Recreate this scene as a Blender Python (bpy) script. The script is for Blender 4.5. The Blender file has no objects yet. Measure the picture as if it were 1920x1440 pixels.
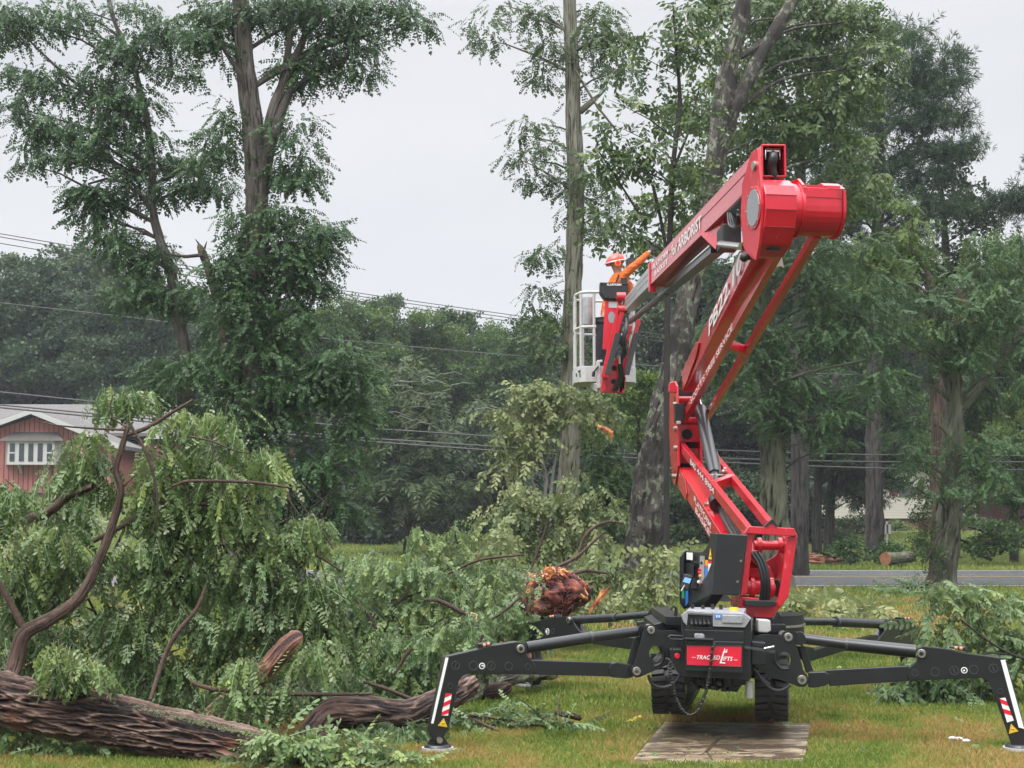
import bpy, math, random
import numpy as np
from mathutils import Vector, Matrix
R = math.radians
random.seed(7); RNG = np.random.default_rng(11)
S = bpy.context.scene
COL = S.collection

# ---------------------------------------------------------------- camera
H, F, HOR = 1.5, 2773.0, 965.0
PITCH = math.atan((HOR - 720.0) / F)
cam_d = bpy.data.cameras.new("camera"); cam_d.sensor_width = 36.0; cam_d.lens = 36.0 * F / 1920.0
cam_d.clip_start = 0.1; cam_d.clip_end = 3000.0
cam = bpy.data.objects.new("camera", cam_d); COL.objects.link(cam)
cam.location = (0, 0, H); cam.rotation_euler = (R(90) + PITCH, 0, 0)
S.camera = cam
_F = np.array([0, math.cos(PITCH), math.sin(PITCH)]); _U = np.array([0, -math.sin(PITCH), math.cos(PITCH)])

def ray(px, py):
    return _F + np.array([1.0, 0, 0]) * ((px - 960.0) / F) + _U * ((720.0 - py) / F)
def P(px, py, Y):                       # point of the photo's pixel at distance Y in front of the camera
    d = ray(px, py); return np.array([0, 0, H]) + d * (Y / d[1])
def G(px, py, z=0.0):                   # where that line of sight meets the height z
    d = ray(px, py); return np.array([0, 0, H]) + d * ((z - H) / d[2])

# ---------------------------------------------------------------- sky and light (overcast)
W = bpy.data.worlds.new("World"); S.world = W; W.use_nodes = True
nt = W.node_tree; nt.nodes.clear()
def wn(t, **k):
    n = nt.nodes.new(t)
    for a, b in k.items(): setattr(n, a, b)
    return n
out = wn('ShaderNodeOutputWorld'); bg = wn('ShaderNodeBackground'); bg.inputs['Strength'].default_value = 0.1
sky = wn('ShaderNodeTexSky', sky_type='NISHITA', sun_disc=False); sky.sun_elevation = R(58); sky.sun_rotation = R(150)
tc = wn('ShaderNodeTexCoord'); sep = wn('ShaderNodeSeparateXYZ'); nt.links.new(tc.outputs['Generated'], sep.inputs[0])
mr = wn('ShaderNodeMapRange'); mr.inputs['From Min'].default_value = 0.33; mr.inputs['From Max'].default_value = 1.0
mr.inputs['To Min'].default_value = 4.45; mr.inputs['To Max'].default_value = 27.0
nt.links.new(sep.outputs['Z'], mr.inputs['Value'])
nz = wn('ShaderNodeTexNoise'); nz.inputs['Scale'].default_value = 2.2; nz.inputs['Detail'].default_value = 3.0
mp = wn('ShaderNodeMapping'); mp.inputs['Scale'].default_value = (1, 1, 2.6)
nt.links.new(tc.outputs['Generated'], mp.inputs[0]); nt.links.new(mp.outputs[0], nz.inputs['Vector'])
cr = wn('ShaderNodeValToRGB'); cr.color_ramp.elements[0].position = 0.3; cr.color_ramp.elements[1].position = 0.7
cr.color_ramp.elements[0].color = (0.88, 0.90, 0.94, 1); cr.color_ramp.elements[1].color = (1.03, 1.035, 1.05, 1)
nt.links.new(nz.outputs['Fac'], cr.inputs[0])
mul = wn('ShaderNodeVectorMath', operation='SCALE'); nt.links.new(cr.outputs[0], mul.inputs[0]); nt.links.new(mr.outputs[0], mul.inputs['Scale'])
mixw = wn('ShaderNodeMix', data_type='RGBA'); mixw.inputs[0].default_value = 0.96
nt.links.new(sky.outputs[0], mixw.inputs[6]); nt.links.new(mul.outputs[0], mixw.inputs[7])
nt.links.new(mixw.outputs[2], bg.inputs['Color']); nt.links.new(bg.outputs[0], out.inputs[0])
sun_d = bpy.data.lights.new("sun", 'SUN'); sun_d.energy = 1.5; sun_d.angle = R(40); sun_d.color = (1.0, 0.97, 0.93)
sun = bpy.data.objects.new("sun", sun_d); COL.objects.link(sun)
sun.rotation_euler = (R(32), 0, R(-30))
S.view_settings.view_transform = 'Standard'; S.view_settings.look = 'None'; S.view_settings.exposure = 0.9; S.view_settings.gamma = 1.0
S.cycles.max_bounces = 6; S.cycles.diffuse_bounces = 3; S.cycles.glossy_bounces = 2; S.cycles.transmission_bounces = 3
S.cycles.transparent_max_bounces = 4; S.cycles.volume_bounces = 0; S.cycles.use_denoising = True
S.cycles.use_adaptive_sampling = True; S.cycles.adaptive_threshold = 0.006

# ---------------------------------------------------------------- materials
MATS = {}
def mat(name, color, rough=0.5, metal=0.0, spec=0.5, noise=None, bump=None, coat=0.0, ramp=None, attr=None, two=None, trans=0.0, emit=None):
    """noise=(scale, colour2, low, high, (sx,sy,sz)); bump=(scale, strength, dist, (sx,sy,sz)); attr=[(pos,col)...] by 'tone'; two=underside colour"""
    m = bpy.data.materials.new(name); m.use_nodes = True; t = m.node_tree; t.nodes.clear()
    L = t.links.new
    o = t.nodes.new('ShaderNodeOutputMaterial'); b = t.nodes.new('ShaderNodeBsdfPrincipled')
    b.inputs['Base Color'].default_value = (*color, 1); b.inputs['Roughness'].default_value = rough
    b.inputs['Metallic'].default_value = metal; b.inputs['Specular IOR Level'].default_value = spec
    b.inputs['Coat Weight'].default_value = coat; b.inputs['Coat Roughness'].default_value = 0.12
    cur = None
    if name.startswith('leaf'):
        tn_ = (1.0, 1.02, .95) if name in ('leaf_pale', 'leaf_mid') else (1.18, 1.10, .88); tint = lambda c: (c[0] * tn_[0], c[1] * tn_[1], c[2] * tn_[2]); attr = [(p, tint(c)) for p, c in attr]
        if two: two = (tint(two[0]), two[1])
    tcn = t.nodes.new('ShaderNodeTexCoord')
    def nz(scale, vec, detail=5.0, rough=0.6):
        mp = t.nodes.new('ShaderNodeMapping'); mp.inputs['Scale'].default_value = vec; L(tcn.outputs['Object'], mp.inputs[0])
        n = t.nodes.new('ShaderNodeTexNoise'); n.inputs['Scale'].default_value = scale; n.inputs['Detail'].default_value = detail; n.inputs['Roughness'].default_value = rough
        L(mp.outputs[0], n.inputs['Vector']); return n
    if attr:
        a = t.nodes.new('ShaderNodeAttribute'); a.attribute_name = 'tone'
        r = t.nodes.new('ShaderNodeValToRGB')
        while len(r.color_ramp.elements) < len(attr): r.color_ramp.elements.new(0.5)
        for e, (p, c) in zip(r.color_ramp.elements, attr): e.position = p; e.color = (*c, 1)
        L(a.outputs['Fac'], r.inputs[0]); cur = r.outputs[0]
    layers = noise if isinstance(noise, list) else ([noise] if noise else [])
    for (sc, c2, lo, hi, vec) in layers:
        n = nz(sc, vec); r = t.nodes.new('ShaderNodeMapRange'); r.inputs['From Min'].default_value = lo; r.inputs['From Max'].default_value = hi
        L(n.outputs['Fac'], r.inputs['Value'])
        x = t.nodes.new('ShaderNodeMix'); x.data_type = 'RGBA'; L(r.outputs[0], x.inputs[0])
        if cur is None: x.inputs[6].default_value = (*color, 1)
        else: L(cur, x.inputs[6])
        x.inputs[7].default_value = (*c2, 1); cur = x.outputs[2]
    if two:
        g = t.nodes.new('ShaderNodeNewGeometry'); x = t.nodes.new('ShaderNodeMix'); x.data_type = 'RGBA'
        f = t.nodes.new('ShaderNodeMath'); f.operation = 'MULTIPLY'; f.inputs[1].default_value = two[1]; L(g.outputs['Backfacing'], f.inputs[0])
        L(f.outputs[0], x.inputs[0])
        if cur is None: x.inputs[6].default_value = (*color, 1)
        else: L(cur, x.inputs[6])
        x.inputs[7].default_value = (*two[0], 1); cur = x.outputs[2]
    if cur is not None: L(cur, b.inputs['Base Color'])
    if bump:
        bl = bump if isinstance(bump, list) else [bump]; prev = None
        for (sc, st, di, vec) in bl:
            n = nz(sc, vec, 6.0); bn = t.nodes.new('ShaderNodeBump'); bn.inputs['Strength'].default_value = st; bn.inputs['Distance'].default_value = di
            L(n.outputs['Fac'], bn.inputs['Height'])
            if prev: L(prev, bn.inputs['Normal'])
            prev = bn.outputs[0]
        L(prev, b.inputs['Normal'])
    if emit: b.inputs['Emission Color'].default_value = (*color, 1); b.inputs['Emission Strength'].default_value = emit
    if trans:
        tr = t.nodes.new('ShaderNodeBsdfTranslucent'); ms = t.nodes.new('ShaderNodeMixShader'); ms.inputs[0].default_value = trans
        if cur is not None: L(cur, tr.inputs['Color'])
        else: tr.inputs['Color'].default_value = (*color, 1)
        L(b.outputs[0], ms.inputs[1]); L(tr.outputs[0], ms.inputs[2]); L(ms.outputs[0], o.inputs[0])
    else: L(b.outputs[0], o.inputs[0])
    MATS[name] = m; return m
ONE = (1, 1, 1)
mat('red_paint', (0.58, 0.012, 0.03), 0.26, coat=0.4, noise=[(3.0, (0.50, 0.010, 0.022), 0.45, 0.7, ONE), (140, (0.72, 0.09, 0.11), 0.62, 0.75, ONE), (5, (0.33, 0.02, 0.025), 0.60, 0.72, (3, 3, .6)), (22, (0.70, 0.16, 0.17), 0.64, 0.76, (1, 1, .35))], bump=[(260, 0.12, 0.002, ONE), (3, 0.06, 0.01, ONE)])
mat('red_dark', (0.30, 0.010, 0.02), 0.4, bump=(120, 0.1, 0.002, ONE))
mat('red_rough', (0.60, 0.015, 0.02), 0.45, bump=(60, 0.7, 0.01, ONE))
mat('black_paint', (0.014, 0.015, 0.017), 0.3, coat=0.15, noise=[(6, (0.020, 0.021, 0.023), 0.5, 0.75, ONE), (90, (0.04, 0.04, 0.04), 0.68, 0.8, ONE)], bump=[(220, 0.08, 0.002, ONE)])
mat('black_edge', (0.05, 0.052, 0.055), 0.3)
mat('rubber', (0.013, 0.013, 0.014), 0.5, noise=(12, (0.05, 0.047, 0.04), 0.55, 0.8, ONE), bump=(60, 0.4, 0.006, ONE))
mat('steel', (0.42, 0.40, 0.36), 0.32, metal=0.8, noise=(30, (0.2, 0.17, 0.13), 0.5, 0.75, ONE))
mat('chrome', (0.75, 0.76, 0.78), 0.12, metal=1.0)
mat('gunmetal', (0.045, 0.047, 0.05), 0.35, metal=0.2, coat=0.1, bump=(200, 0.1, 0.002, ONE))
mat('aluminium', (0.52, 0.53, 0.54), 0.35, metal=0.55, noise=(8, (0.36, 0.36, 0.37), 0.45, 0.7, ONE))
mat('silver_cover', (0.33, 0.34, 0.36), 0.35, metal=0.2, noise=(60, (0.22, 0.22, 0.24), 0.5, 0.7, ONE), bump=(160, 0.1, 0.002, ONE))
mat('hose', (0.012, 0.012, 0.013), 0.35)
mat('white_paint', (0.47, 0.47, 0.46), 0.45, noise=(14, (0.30, 0.29, 0.27), 0.55, 0.8, ONE))
mat('decal_white', (0.80, 0.80, 0.78), 0.4)
mat('decal_red', (0.68, 0.012, 0.03), 0.35)
mat('sign_red', (0.62, 0.015, 0.04), 0.32)
mat('decal_yellow', (0.85, 0.55, 0.03), 0.4)
mat('decal_orange', (0.85, 0.30, 0.02), 0.4)
mat('decal_blue', (0.05, 0.20, 0.62), 0.4)
mat('decal_black', (0.02, 0.02, 0.02), 0.5)
mat('screen_blue', (0.18, 0.36, 0.75), 0.3, emit=0.4)
mat('green_plastic', (0.02, 0.30, 0.12), 0.3)
mat('lamp_orange', (0.55, 0.22, 0.16), 0.25)
mat('hole_shade', (0.006, 0.006, 0.007), 0.6)  # near-black colour painted in for the shade inside holes and openings
mat('mirror_disc', (0.33, 0.34, 0.36), 0.3, metal=0.4)
mat('underside', (0.16, 0.05, 0.045), 0.35, coat=0.3)  # brown reflection under the boom put into a colour; unused

# ---------------------------------------------------------------- mesh collector
class MB:
    def __init__(s): s.v = []; s.f = []; s.m = []; s.cur = 0; s.mats = []
    def use(s, name):
        if name not in s.mats: s.mats.append(name)
        s.cur = s.mats.index(name); return s
    def add(s, vs, fs):
        o = len(s.v); s.v.extend([tuple(map(float, q)) for q in vs]); s.f.extend([tuple(i + o for i in f) for f in fs]); s.m.extend([s.cur] * len(fs)); return s
    def prism(s, pts, vec):
        pts = [np.array(p, float) for p in pts]; vec = np.array(vec, float); n = len(pts)
        nn = np.zeros(3)
        for i in range(n): nn += np.cross(pts[i], pts[(i + 1) % n])
        if np.dot(nn, vec) > 0: pts = pts[::-1]
        vs = pts + [p + vec for p in pts]
        fs = [tuple(range(n)), tuple(range(2 * n - 1, n - 1, -1))] + [((i + 1) % n, i, i + n, (i + 1) % n + n) for i in range(n)]
        return s.add(vs, fs)
    def hex(s, q, vec): return s.prism(q, vec)
    def box(s, lo, hi):
        x0, y0, z0 = lo; x1, y1, z1 = hi
        return s.prism([(x0, y0, z0), (x1, y0, z0), (x1, y0, z1), (x0, y0, z1)], (0, y1 - y0, 0))
    def frame(s, a, b):
        a = np.array(a, float); b = np.array(b, float); d = (b - a) / np.linalg.norm(b - a)
        x = np.array([1.0, 0, 0]);
        if abs(d[0]) > 0.85: x = np.array([0, 1.0, 0])
        sd = x - d * np.dot(d, x); sd /= np.linalg.norm(sd); u = np.cross(sd, d)
        if u[2] < 0: u = -u
        return a, b, d, sd, u
    def beam(s, a, b, w, h, w1=None, h1=None):
        a, b, d, sd, u = s.frame(a, b); w1 = w1 or w; h1 = h1 or h
        c = lambda p, ww, hh: [p - sd * ww / 2 - u * hh / 2, p + sd * ww / 2 - u * hh / 2, p + sd * ww / 2 + u * hh / 2, p - sd * ww / 2 + u * hh / 2]
        q = c(a, w, h) + c(b, w1, h1)
        fs = [(0, 1, 2, 3), (7, 6, 5, 4), (0, 4, 5, 1), (1, 5, 6, 2), (2, 6, 7, 3), (3, 7, 4, 0)]
        if np.dot(np.cross(sd, u), d) > 0: fs = [f[::-1] for f in fs]
        return s.add(q, fs)
    def cyl(s, a, b, r, r1=None, n=20, caps=True):
        a = np.array(a, float); b = np.array(b, float); r1 = r if r1 is None else r1
        return s.tube([a, b], [r, r1], n, caps)
    def tube(s, pts, rad, n=10, caps=True):
        pts = [np.array(p, float) for p in pts]
        if not hasattr(rad, '__len__'): rad = [rad] * len(pts)
        vs = []; prev = None
        for i, p in enumerate(pts):
            t = pts[min(i + 1, len(pts) - 1)] - pts[max(i - 1, 0)]; t = t / (np.linalg.norm(t) + 1e-9)
            if prev is None:
                ref = np.array([0, 0, 1.0]) if abs(t[2]) < 0.8 else np.array([1.0, 0, 0])
                a = np.cross(t, ref)
            else: a = prev - t * np.dot(prev, t)
            a /= np.linalg.norm(a) + 1e-9; prev = a; b2 = np.cross(t, a)
            for k in range(n):
                an = 2 * math.pi * k / n; vs.append(p + (a * math.cos(an) + b2 * math.sin(an)) * rad[i])
        fs = []
        for i in range(len(pts) - 1):
            for k in range(n):
                k2 = (k + 1) % n; fs.append((i * n + k, i * n + k2, (i + 1) * n + k2, (i + 1) * n + k))
        if caps: fs += [tuple(range(n - 1, -1, -1)), tuple(range((len(pts) - 1) * n, len(pts) * n))]
        return s.add(vs, fs)
    def ball(s, c, r, n=12, m=8, sc=(1, 1, 1)):
        c = np.array(c, float); vs = []; fs = []
        for i in range(m + 1):
            th = math.pi * i / m
            for k in range(n):
                ph = 2 * math.pi * k / n
                vs.append(c + np.array([math.sin(th) * math.cos(ph) * sc[0], math.sin(th) * math.sin(ph) * sc[1], math.cos(th) * sc[2]]) * r)
        for i in range(m):
            for k in range(n): fs.append((i * n + k, (i + 1) * n + k, (i + 1) * n + (k + 1) % n, i * n + (k + 1) % n))
        return s.add(vs, fs)
    def build(s, name, parent=None, m=None, bevel=0.0, smooth=False, loc=None):
        org = origin_of(parent) if parent is not None else np.array(loc if loc is not None else (0, 0, 0), float)
        me = bpy.data.meshes.new(name); v = np.array(s.v) - org
        me.from_pydata([tuple(q) for q in v], [], s.f)
        names = [m] if m else (s.mats or ['steel'])
        for q in names: me.materials.append(MATS[q])
        if not m and len(names) > 1: me.polygons.foreach_set('material_index', s.m)
        me.update()
        o = bpy.data.objects.new(name, me); COL.objects.link(o)
        if parent is not None: o.parent = parent
        else: o.location = org
        if bevel:
            bv = o.modifiers.new('bevel', 'BEVEL'); bv.width = bevel; bv.segments = 2; bv.limit_method = 'ANGLE'; bv.angle_limit = R(35); bv.harden_normals = False
        if smooth: shade(me, 40)
        return o
def shade(me, ang=40):
    me.polygons.foreach_set('use_smooth', [True] * len(me.polygons))
    try: me.set_sharp_from_angle(angle=R(ang))
    except Exception: pass
def origin_of(o):
    p = np.zeros(3)
    while o is not None: p += np.array(o.location); o = o.parent
    return p
def tag(o, label=None, cat=None, group=None, kind=None):
    if label: o['label'] = label
    if cat: o['category'] = cat
    if group: o['group'] = group
    if kind: o['kind'] = kind
    return o
def thing(name, label, cat, loc, group=None):
    o = bpy.data.objects.new(name, None); COL.objects.link(o); o.location = tuple(map(float, loc)); o.empty_display_size = 0.2
    return tag(o, label, cat, group)
def smooth_path(pts, rad, step):
    pts = np.array(pts, float); rad = np.array(rad, float); P_ = [pts[0] * 2 - pts[1], *pts, pts[-1] * 2 - pts[-2]]
    op, orr = [], []
    for i in range(len(pts) - 1):
        p0, p1, p2, p3 = P_[i], P_[i + 1], P_[i + 2], P_[i + 3]
        n = max(1, int(np.linalg.norm(p2 - p1) / step))
        for k in range(n):
            t = k / n
            op.append(0.5 * ((2 * p1) + (-p0 + p2) * t + (2 * p0 - 5 * p1 + 4 * p2 - p3) * t * t + (-p0 + 3 * p1 - 3 * p2 + p3) * t ** 3))
            orr.append(rad[i] * (1 - t) + rad[i + 1] * t)
    op.append(pts[-1]); orr.append(rad[-1])
    return np.array(op), np.array(orr)
# value noise
_H = np.random.default_rng(5).random(4096)
def vnoise(p):
    p = np.asarray(p, float); i = np.floor(p).astype(np.int64); f = p - i; f = f * f * (3 - 2 * f); r = 0
    for dx in (0, 1):
        for dy in (0, 1):
            for dz in (0, 1):
                h = _H[((i[..., 0] + dx) * 73856093 ^ (i[..., 1] + dy) * 19349663 ^ (i[..., 2] + dz) * 83492791) & 4095]
                r = r + h * (f[..., 0] if dx else 1 - f[..., 0]) * (f[..., 1] if dy else 1 - f[..., 1]) * (f[..., 2] if dz else 1 - f[..., 2])
    return r
def fbm(p, o=4):
    p = np.asarray(p, float); a = 0.5; r = 0
    for k in range(o): r = r + a * vnoise(p * 2 ** k + 17.3 * k); a *= 0.5
    return r
def npmesh(name, v, quads, mats, parent=None, loc=None, tone=None, smooth=False, tris=False):
    """mesh from arrays (all quads or all triangles)"""
    org = origin_of(parent) if parent is not None else np.array(loc if loc is not None else (0, 0, 0), float)
    v = np.asarray(v, np.float32) - org.astype(np.float32); q = np.asarray(quads, np.int32); k = q.shape[1]
    me = bpy.data.meshes.new(name); me.vertices.add(len(v)); me.vertices.foreach_set('co', v.ravel())
    me.loops.add(q.size); me.loops.foreach_set('vertex_index', q.ravel())
    me.polygons.add(len(q)); me.polygons.foreach_set('loop_start', np.arange(0, q.size, k, dtype=np.int32))
    me.polygons.foreach_set('loop_total', np.full(len(q), k, np.int32))
    if smooth: me.polygons.foreach_set('use_smooth', np.ones(len(q), bool))
    for m in (mats if isinstance(mats, (list, tuple)) else [mats]): me.materials.append(MATS[m])
    if tone is not None:
        a = me.attributes.new('tone', 'FLOAT', 'POINT'); a.data.foreach_set('value', np.asarray(tone, np.float32))
    me.update(calc_edges=True)
    o = bpy.data.objects.new(name, me); COL.objects.link(o)
    if parent is not None: o.parent = parent
    else: o.location = org
    return o
def text(body, org, xdir, ydir, width, height, m, parent, name='lettering', thick=0.0, bold=0.0, slant=0.0):
    cu = bpy.data.curves.new('t', 'FONT'); cu.body = body; cu.size = 1.0; cu.extrude = 0.0; cu.offset = bold; cu.shear = slant; cu.resolution_u = 3
    ob = bpy.data.objects.new('t', cu); COL.objects.link(ob); bpy.context.view_layer.update()
    me = bpy.data.meshes.new_from_object(ob.evaluated_get(bpy.context.evaluated_depsgraph_get()))
    bpy.data.objects.remove(ob); bpy.data.curves.remove(cu)
    n = len(me.vertices); c = np.zeros(n * 3); me.vertices.foreach_get('co', c); c = c.reshape(-1, 3)
    lo, hi = c.min(0), c.max(0); u = (c[:, 0] - lo[0]) / max(hi[0] - lo[0], 1e-6) * width; w = (c[:, 1] - lo[1]) / max(hi[1] - lo[1], 1e-6) * height
    xd = np.array(xdir, float); xd /= np.linalg.norm(xd); yd = np.array(ydir, float); yd -= xd * np.dot(xd, yd); yd /= np.linalg.norm(yd)
    q = np.array(org, float) + u[:, None] * xd + w[:, None] * yd - origin_of(parent)
    me.vertices.foreach_set('co', q.ravel()); me.name = name; me.materials.clear(); me.materials.append(MATS[m]); me.update()
    o = bpy.data.objects.new(name, me); COL.objects.link(o); o.parent = parent; return o
# ================================================================ the tracked aerial lift
def z2(x, y): return 1150 + x / 3.2725, 960 + y / 3.2725
def z1(x, y): return 780 + x / 3.368, 1080 + y / 3.368
def z3(x, y): return 1380 + x / 3.556, 1100 + y / 3.556
def z4(x, y): return 1200 + x / 4.0, 650 + y / 4.0
def z5(x, y): return 1240 + x / 3.1316, 240 + y / 3.1316
def z6(x, y): return 1050 + x / 4.364, 430 + y / 4.364
def PP(zf, pts, Y): return [P(*zf(*q), Y) for q in pts]
AX = np.array([0.19, 0.982, 0.0])      # the chassis points away and a little to the right
lift = thing('aerial_lift', 'red tracked spider lift on black outriggers, its boom raised to the tree worker', 'aerial lift', (1.45, 10.8, 0))

def circle(c, r, n, a=(1, 0, 0), b=(0, 0, 1)):
    a = np.array(a, float); b = np.array(b, float)
    return [np.array(c) + a * math.cos(2 * math.pi * i / n) * r + b * math.sin(2 * math.pi * i / n) * r for i in range(n)]

# ---- chassis
Y0 = 9.6
b = MB().use('black_paint')
b.prism(PP(z2, [(415, 640), (453, 700), (805, 712), (845, 655), (845, 1030), (415, 1010)], Y0), AX * 1.7)
b.build('chassis', lift, bevel=0.006)
b = MB().use('silver_cover')
b.prism(PP(z2, [(610, 616), (800, 622), (845, 655), (808, 710), (610, 704)], Y0 - 0.02), AX * 0.10)
b.prism(PP(z2, [(415, 634), (453, 602), (610, 616), (610, 632), (458, 622), (452, 700), (430, 676)], Y0 - 0.02), AX * 0.10)
pa = PP(z2, [(453, 600), (800, 618)], Y0 - 0.015) + [P(*z2(815, 590), Y0 + 0.35), P(*z2(470, 583), Y0 + 0.35)]
b.prism(pa, (0, 0, -0.03))
lid = PP(z2, [(672, 632), (795, 636), (793, 684), (668, 680)], Y0 - 0.03)
b.prism(lid, (0, 0.02, 0))
b.build('valve_cover', lift, bevel=0.004)
b = MB().use('hole_shade'); b.prism(PP(z2, [(460, 622), (606, 628), (604, 696), (458, 690)], Y0 - 0.006), (0, 0.004, 0))  # dark sheet painted for the shade in the lever recess
b.use('decal_blue'); b.prism(PP(z2, [(622, 624), (662, 626), (662, 656), (622, 654)], Y0 - 0.026), (0, 0.004, 0))
b.use('decal_white')
for k in (630, 640, 650): b.prism(PP(z2, [(k, 632), (k + 5, 632), (k + 5, 648), (k, 648)], Y0 - 0.029), (0, 0.002, 0))
b.build('valve_recess', lift)
for k in range(5):
    c = P(*z2(480 + k * 26, 672), Y0 - 0.02); b = MB().use('rubber')
    b.cyl(c + (0, .03, .02), c + (0, -.01, -.012), 0.007, 0.009, 10); b.ball(c + (0, -.014, -.014), 0.013, 10, 6); b.build('valve_lever', lift, smooth=True)
for k, (x, y) in enumerate([(485, 580), (550, 582), (610, 578), (660, 578), (740, 596)]):
    c = P(*z2(x, y), Y0 + 0.15); b = MB().use('rubber' if k != 4 else 'decal_yellow'); b.cyl(c - (0, 0, .02), c + (0, 0, .01), 0.012 if k != 4 else .03, None, 12); b.build('cap', lift, smooth=True)
# front case with the red sign
b = MB().use('black_paint')
b.prism(PP(z2, [(440, 720), (800, 730), (805, 795), (440, 785)], Y0 - 0.012), (0, 0.02, 0))
b.prism(PP(z2, [(440, 785), (800, 797), (800, 990), (440, 972)], Y0 - 0.05), AX * 0.09)
b.prism(PP(z2, [(440, 770), (620, 778), (612, 792), (440, 787)], Y0 - 0.085), (0, 0.05, 0))
b.build('front_case', lift, bevel=0.005)
b = MB().use('black_edge')
for q in ([(448, 818), (790, 822), (790, 826), (448, 822)], [(448, 936), (790, 948), (790, 953), (448, 940)]): b.prism(PP(z2, q, Y0 - 0.058), (0, 0.01, 0))
b.use('sign_red'); b.prism(PP(z2, [(452, 822), (787, 826), (784, 948), (452, 936)], Y0 - 0.056), (0, 0.008, 0))
sign = b.build('sign_plate', lift)
pA, pB = P(*z2(512, 904), Y0 - 0.062), P(*z2(655, 906), Y0 - 0.062)
text('TRACKED', pA, pB - pA, (0, 0, 1), np.linalg.norm(pB - pA), 0.026, 'decal_white', sign, bold=0.01, slant=0.25)
pA, pB = P(*z2(672, 912), Y0 - 0.062), P(*z2(733, 914), Y0 - 0.062)
text('IFTS', pA, pB - pA, (0, 0, 1), np.linalg.norm(pB - pA), 0.026, 'decal_white', sign, bold=0.01, slant=0.25)
pA, pB = P(*z2(482, 895), Y0 - 0.062), P(*z2(506, 896), Y0 - 0.062); text('www.', pA, pB - pA, (0, 0, 1), .025, .006, 'decal_white', sign)
pA, pB = P(*z2(738, 911), Y0 - 0.062), P(*z2(760, 912), Y0 - 0.062); text('.com', pA, pB - pA, (0, 0, 1), .025, .007, 'decal_white', sign)
b = MB().use('decal_white')
b.prism(PP(z2, [(676, 852), (684, 852), (664, 922), (688, 924), (686, 930), (652, 928)], Y0 - 0.060), (0, 0.002, 0))
b.prism(PP(z2, [(681, 838), (686, 838), (688, 856), (694, 856), (696, 842), (700, 842), (697, 863), (681, 862)], Y0 - 0.060), (0, 0.002, 0))
b.build('logo', sign)
b = MB().use('silver_cover'); b.prism(PP(z2, [(500, 752), (510, 746), (552, 748), (560, 756), (560, 782), (500, 778)], Y0 - 0.055), (0, 0.04, 0)); b.build('latch', lift, bevel=0.004)
# undercarriage
b = MB().use('black_paint')
for q, y, d in (([(440, 1005), (838, 1025), (820, 1060), (700, 1075), (440, 1060)], 9.8, 1.3), ([(520, 1060), (620, 1070), (600, 1090), (540, 1085)], 9.85, .5), ([(655, 1070), (790, 1060), (760, 1105), (690, 1100)], 9.8, .3)):
    b.prism(PP(z2, q, y), AX * d)
for s in (0, 1):
    x = 1.14 + s * 0.44; b.cyl((x - .1, 10.3, .42), (x + .2, 10.3, .42), 0.04, None, 12)
    b.cyl((x - .1, 11.3, .42), (x + .25, 11.3, .42), 0.04, None, 12)
for k in range(9):
    c = P(*z2(random.uniform(470, 800), random.uniform(1020, 1085)), 9.75 + random.random() * .2); b.ball(c, random.uniform(.015, .035), 8, 6)
b.build('undercarriage', lift, bevel=0.004)
b = MB().use('aluminium'); c = P(*z2(835, 1040), 9.75); d = P(*z2(835, 1140), 9.75); b.cyl(c, d, 0.027, None, 14); b.build('drain_pipe', lift, smooth=True)
b = MB().use('hose')
for k in range(7):
    x0 = random.uniform(430, 520); b.tube(smooth_path([P(*z2(x0 + k * 40, 1000), 9.8), P(*z2(x0 + k * 38 + 20, 1070 + random.random() * 30), 9.78), P(*z2(x0 + k * 40 + 60, 1030), 9.85)], [.007] * 3, .02)[0], .008, 8)
b.build('hydraulic_hoses', lift, smooth=True)
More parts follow.
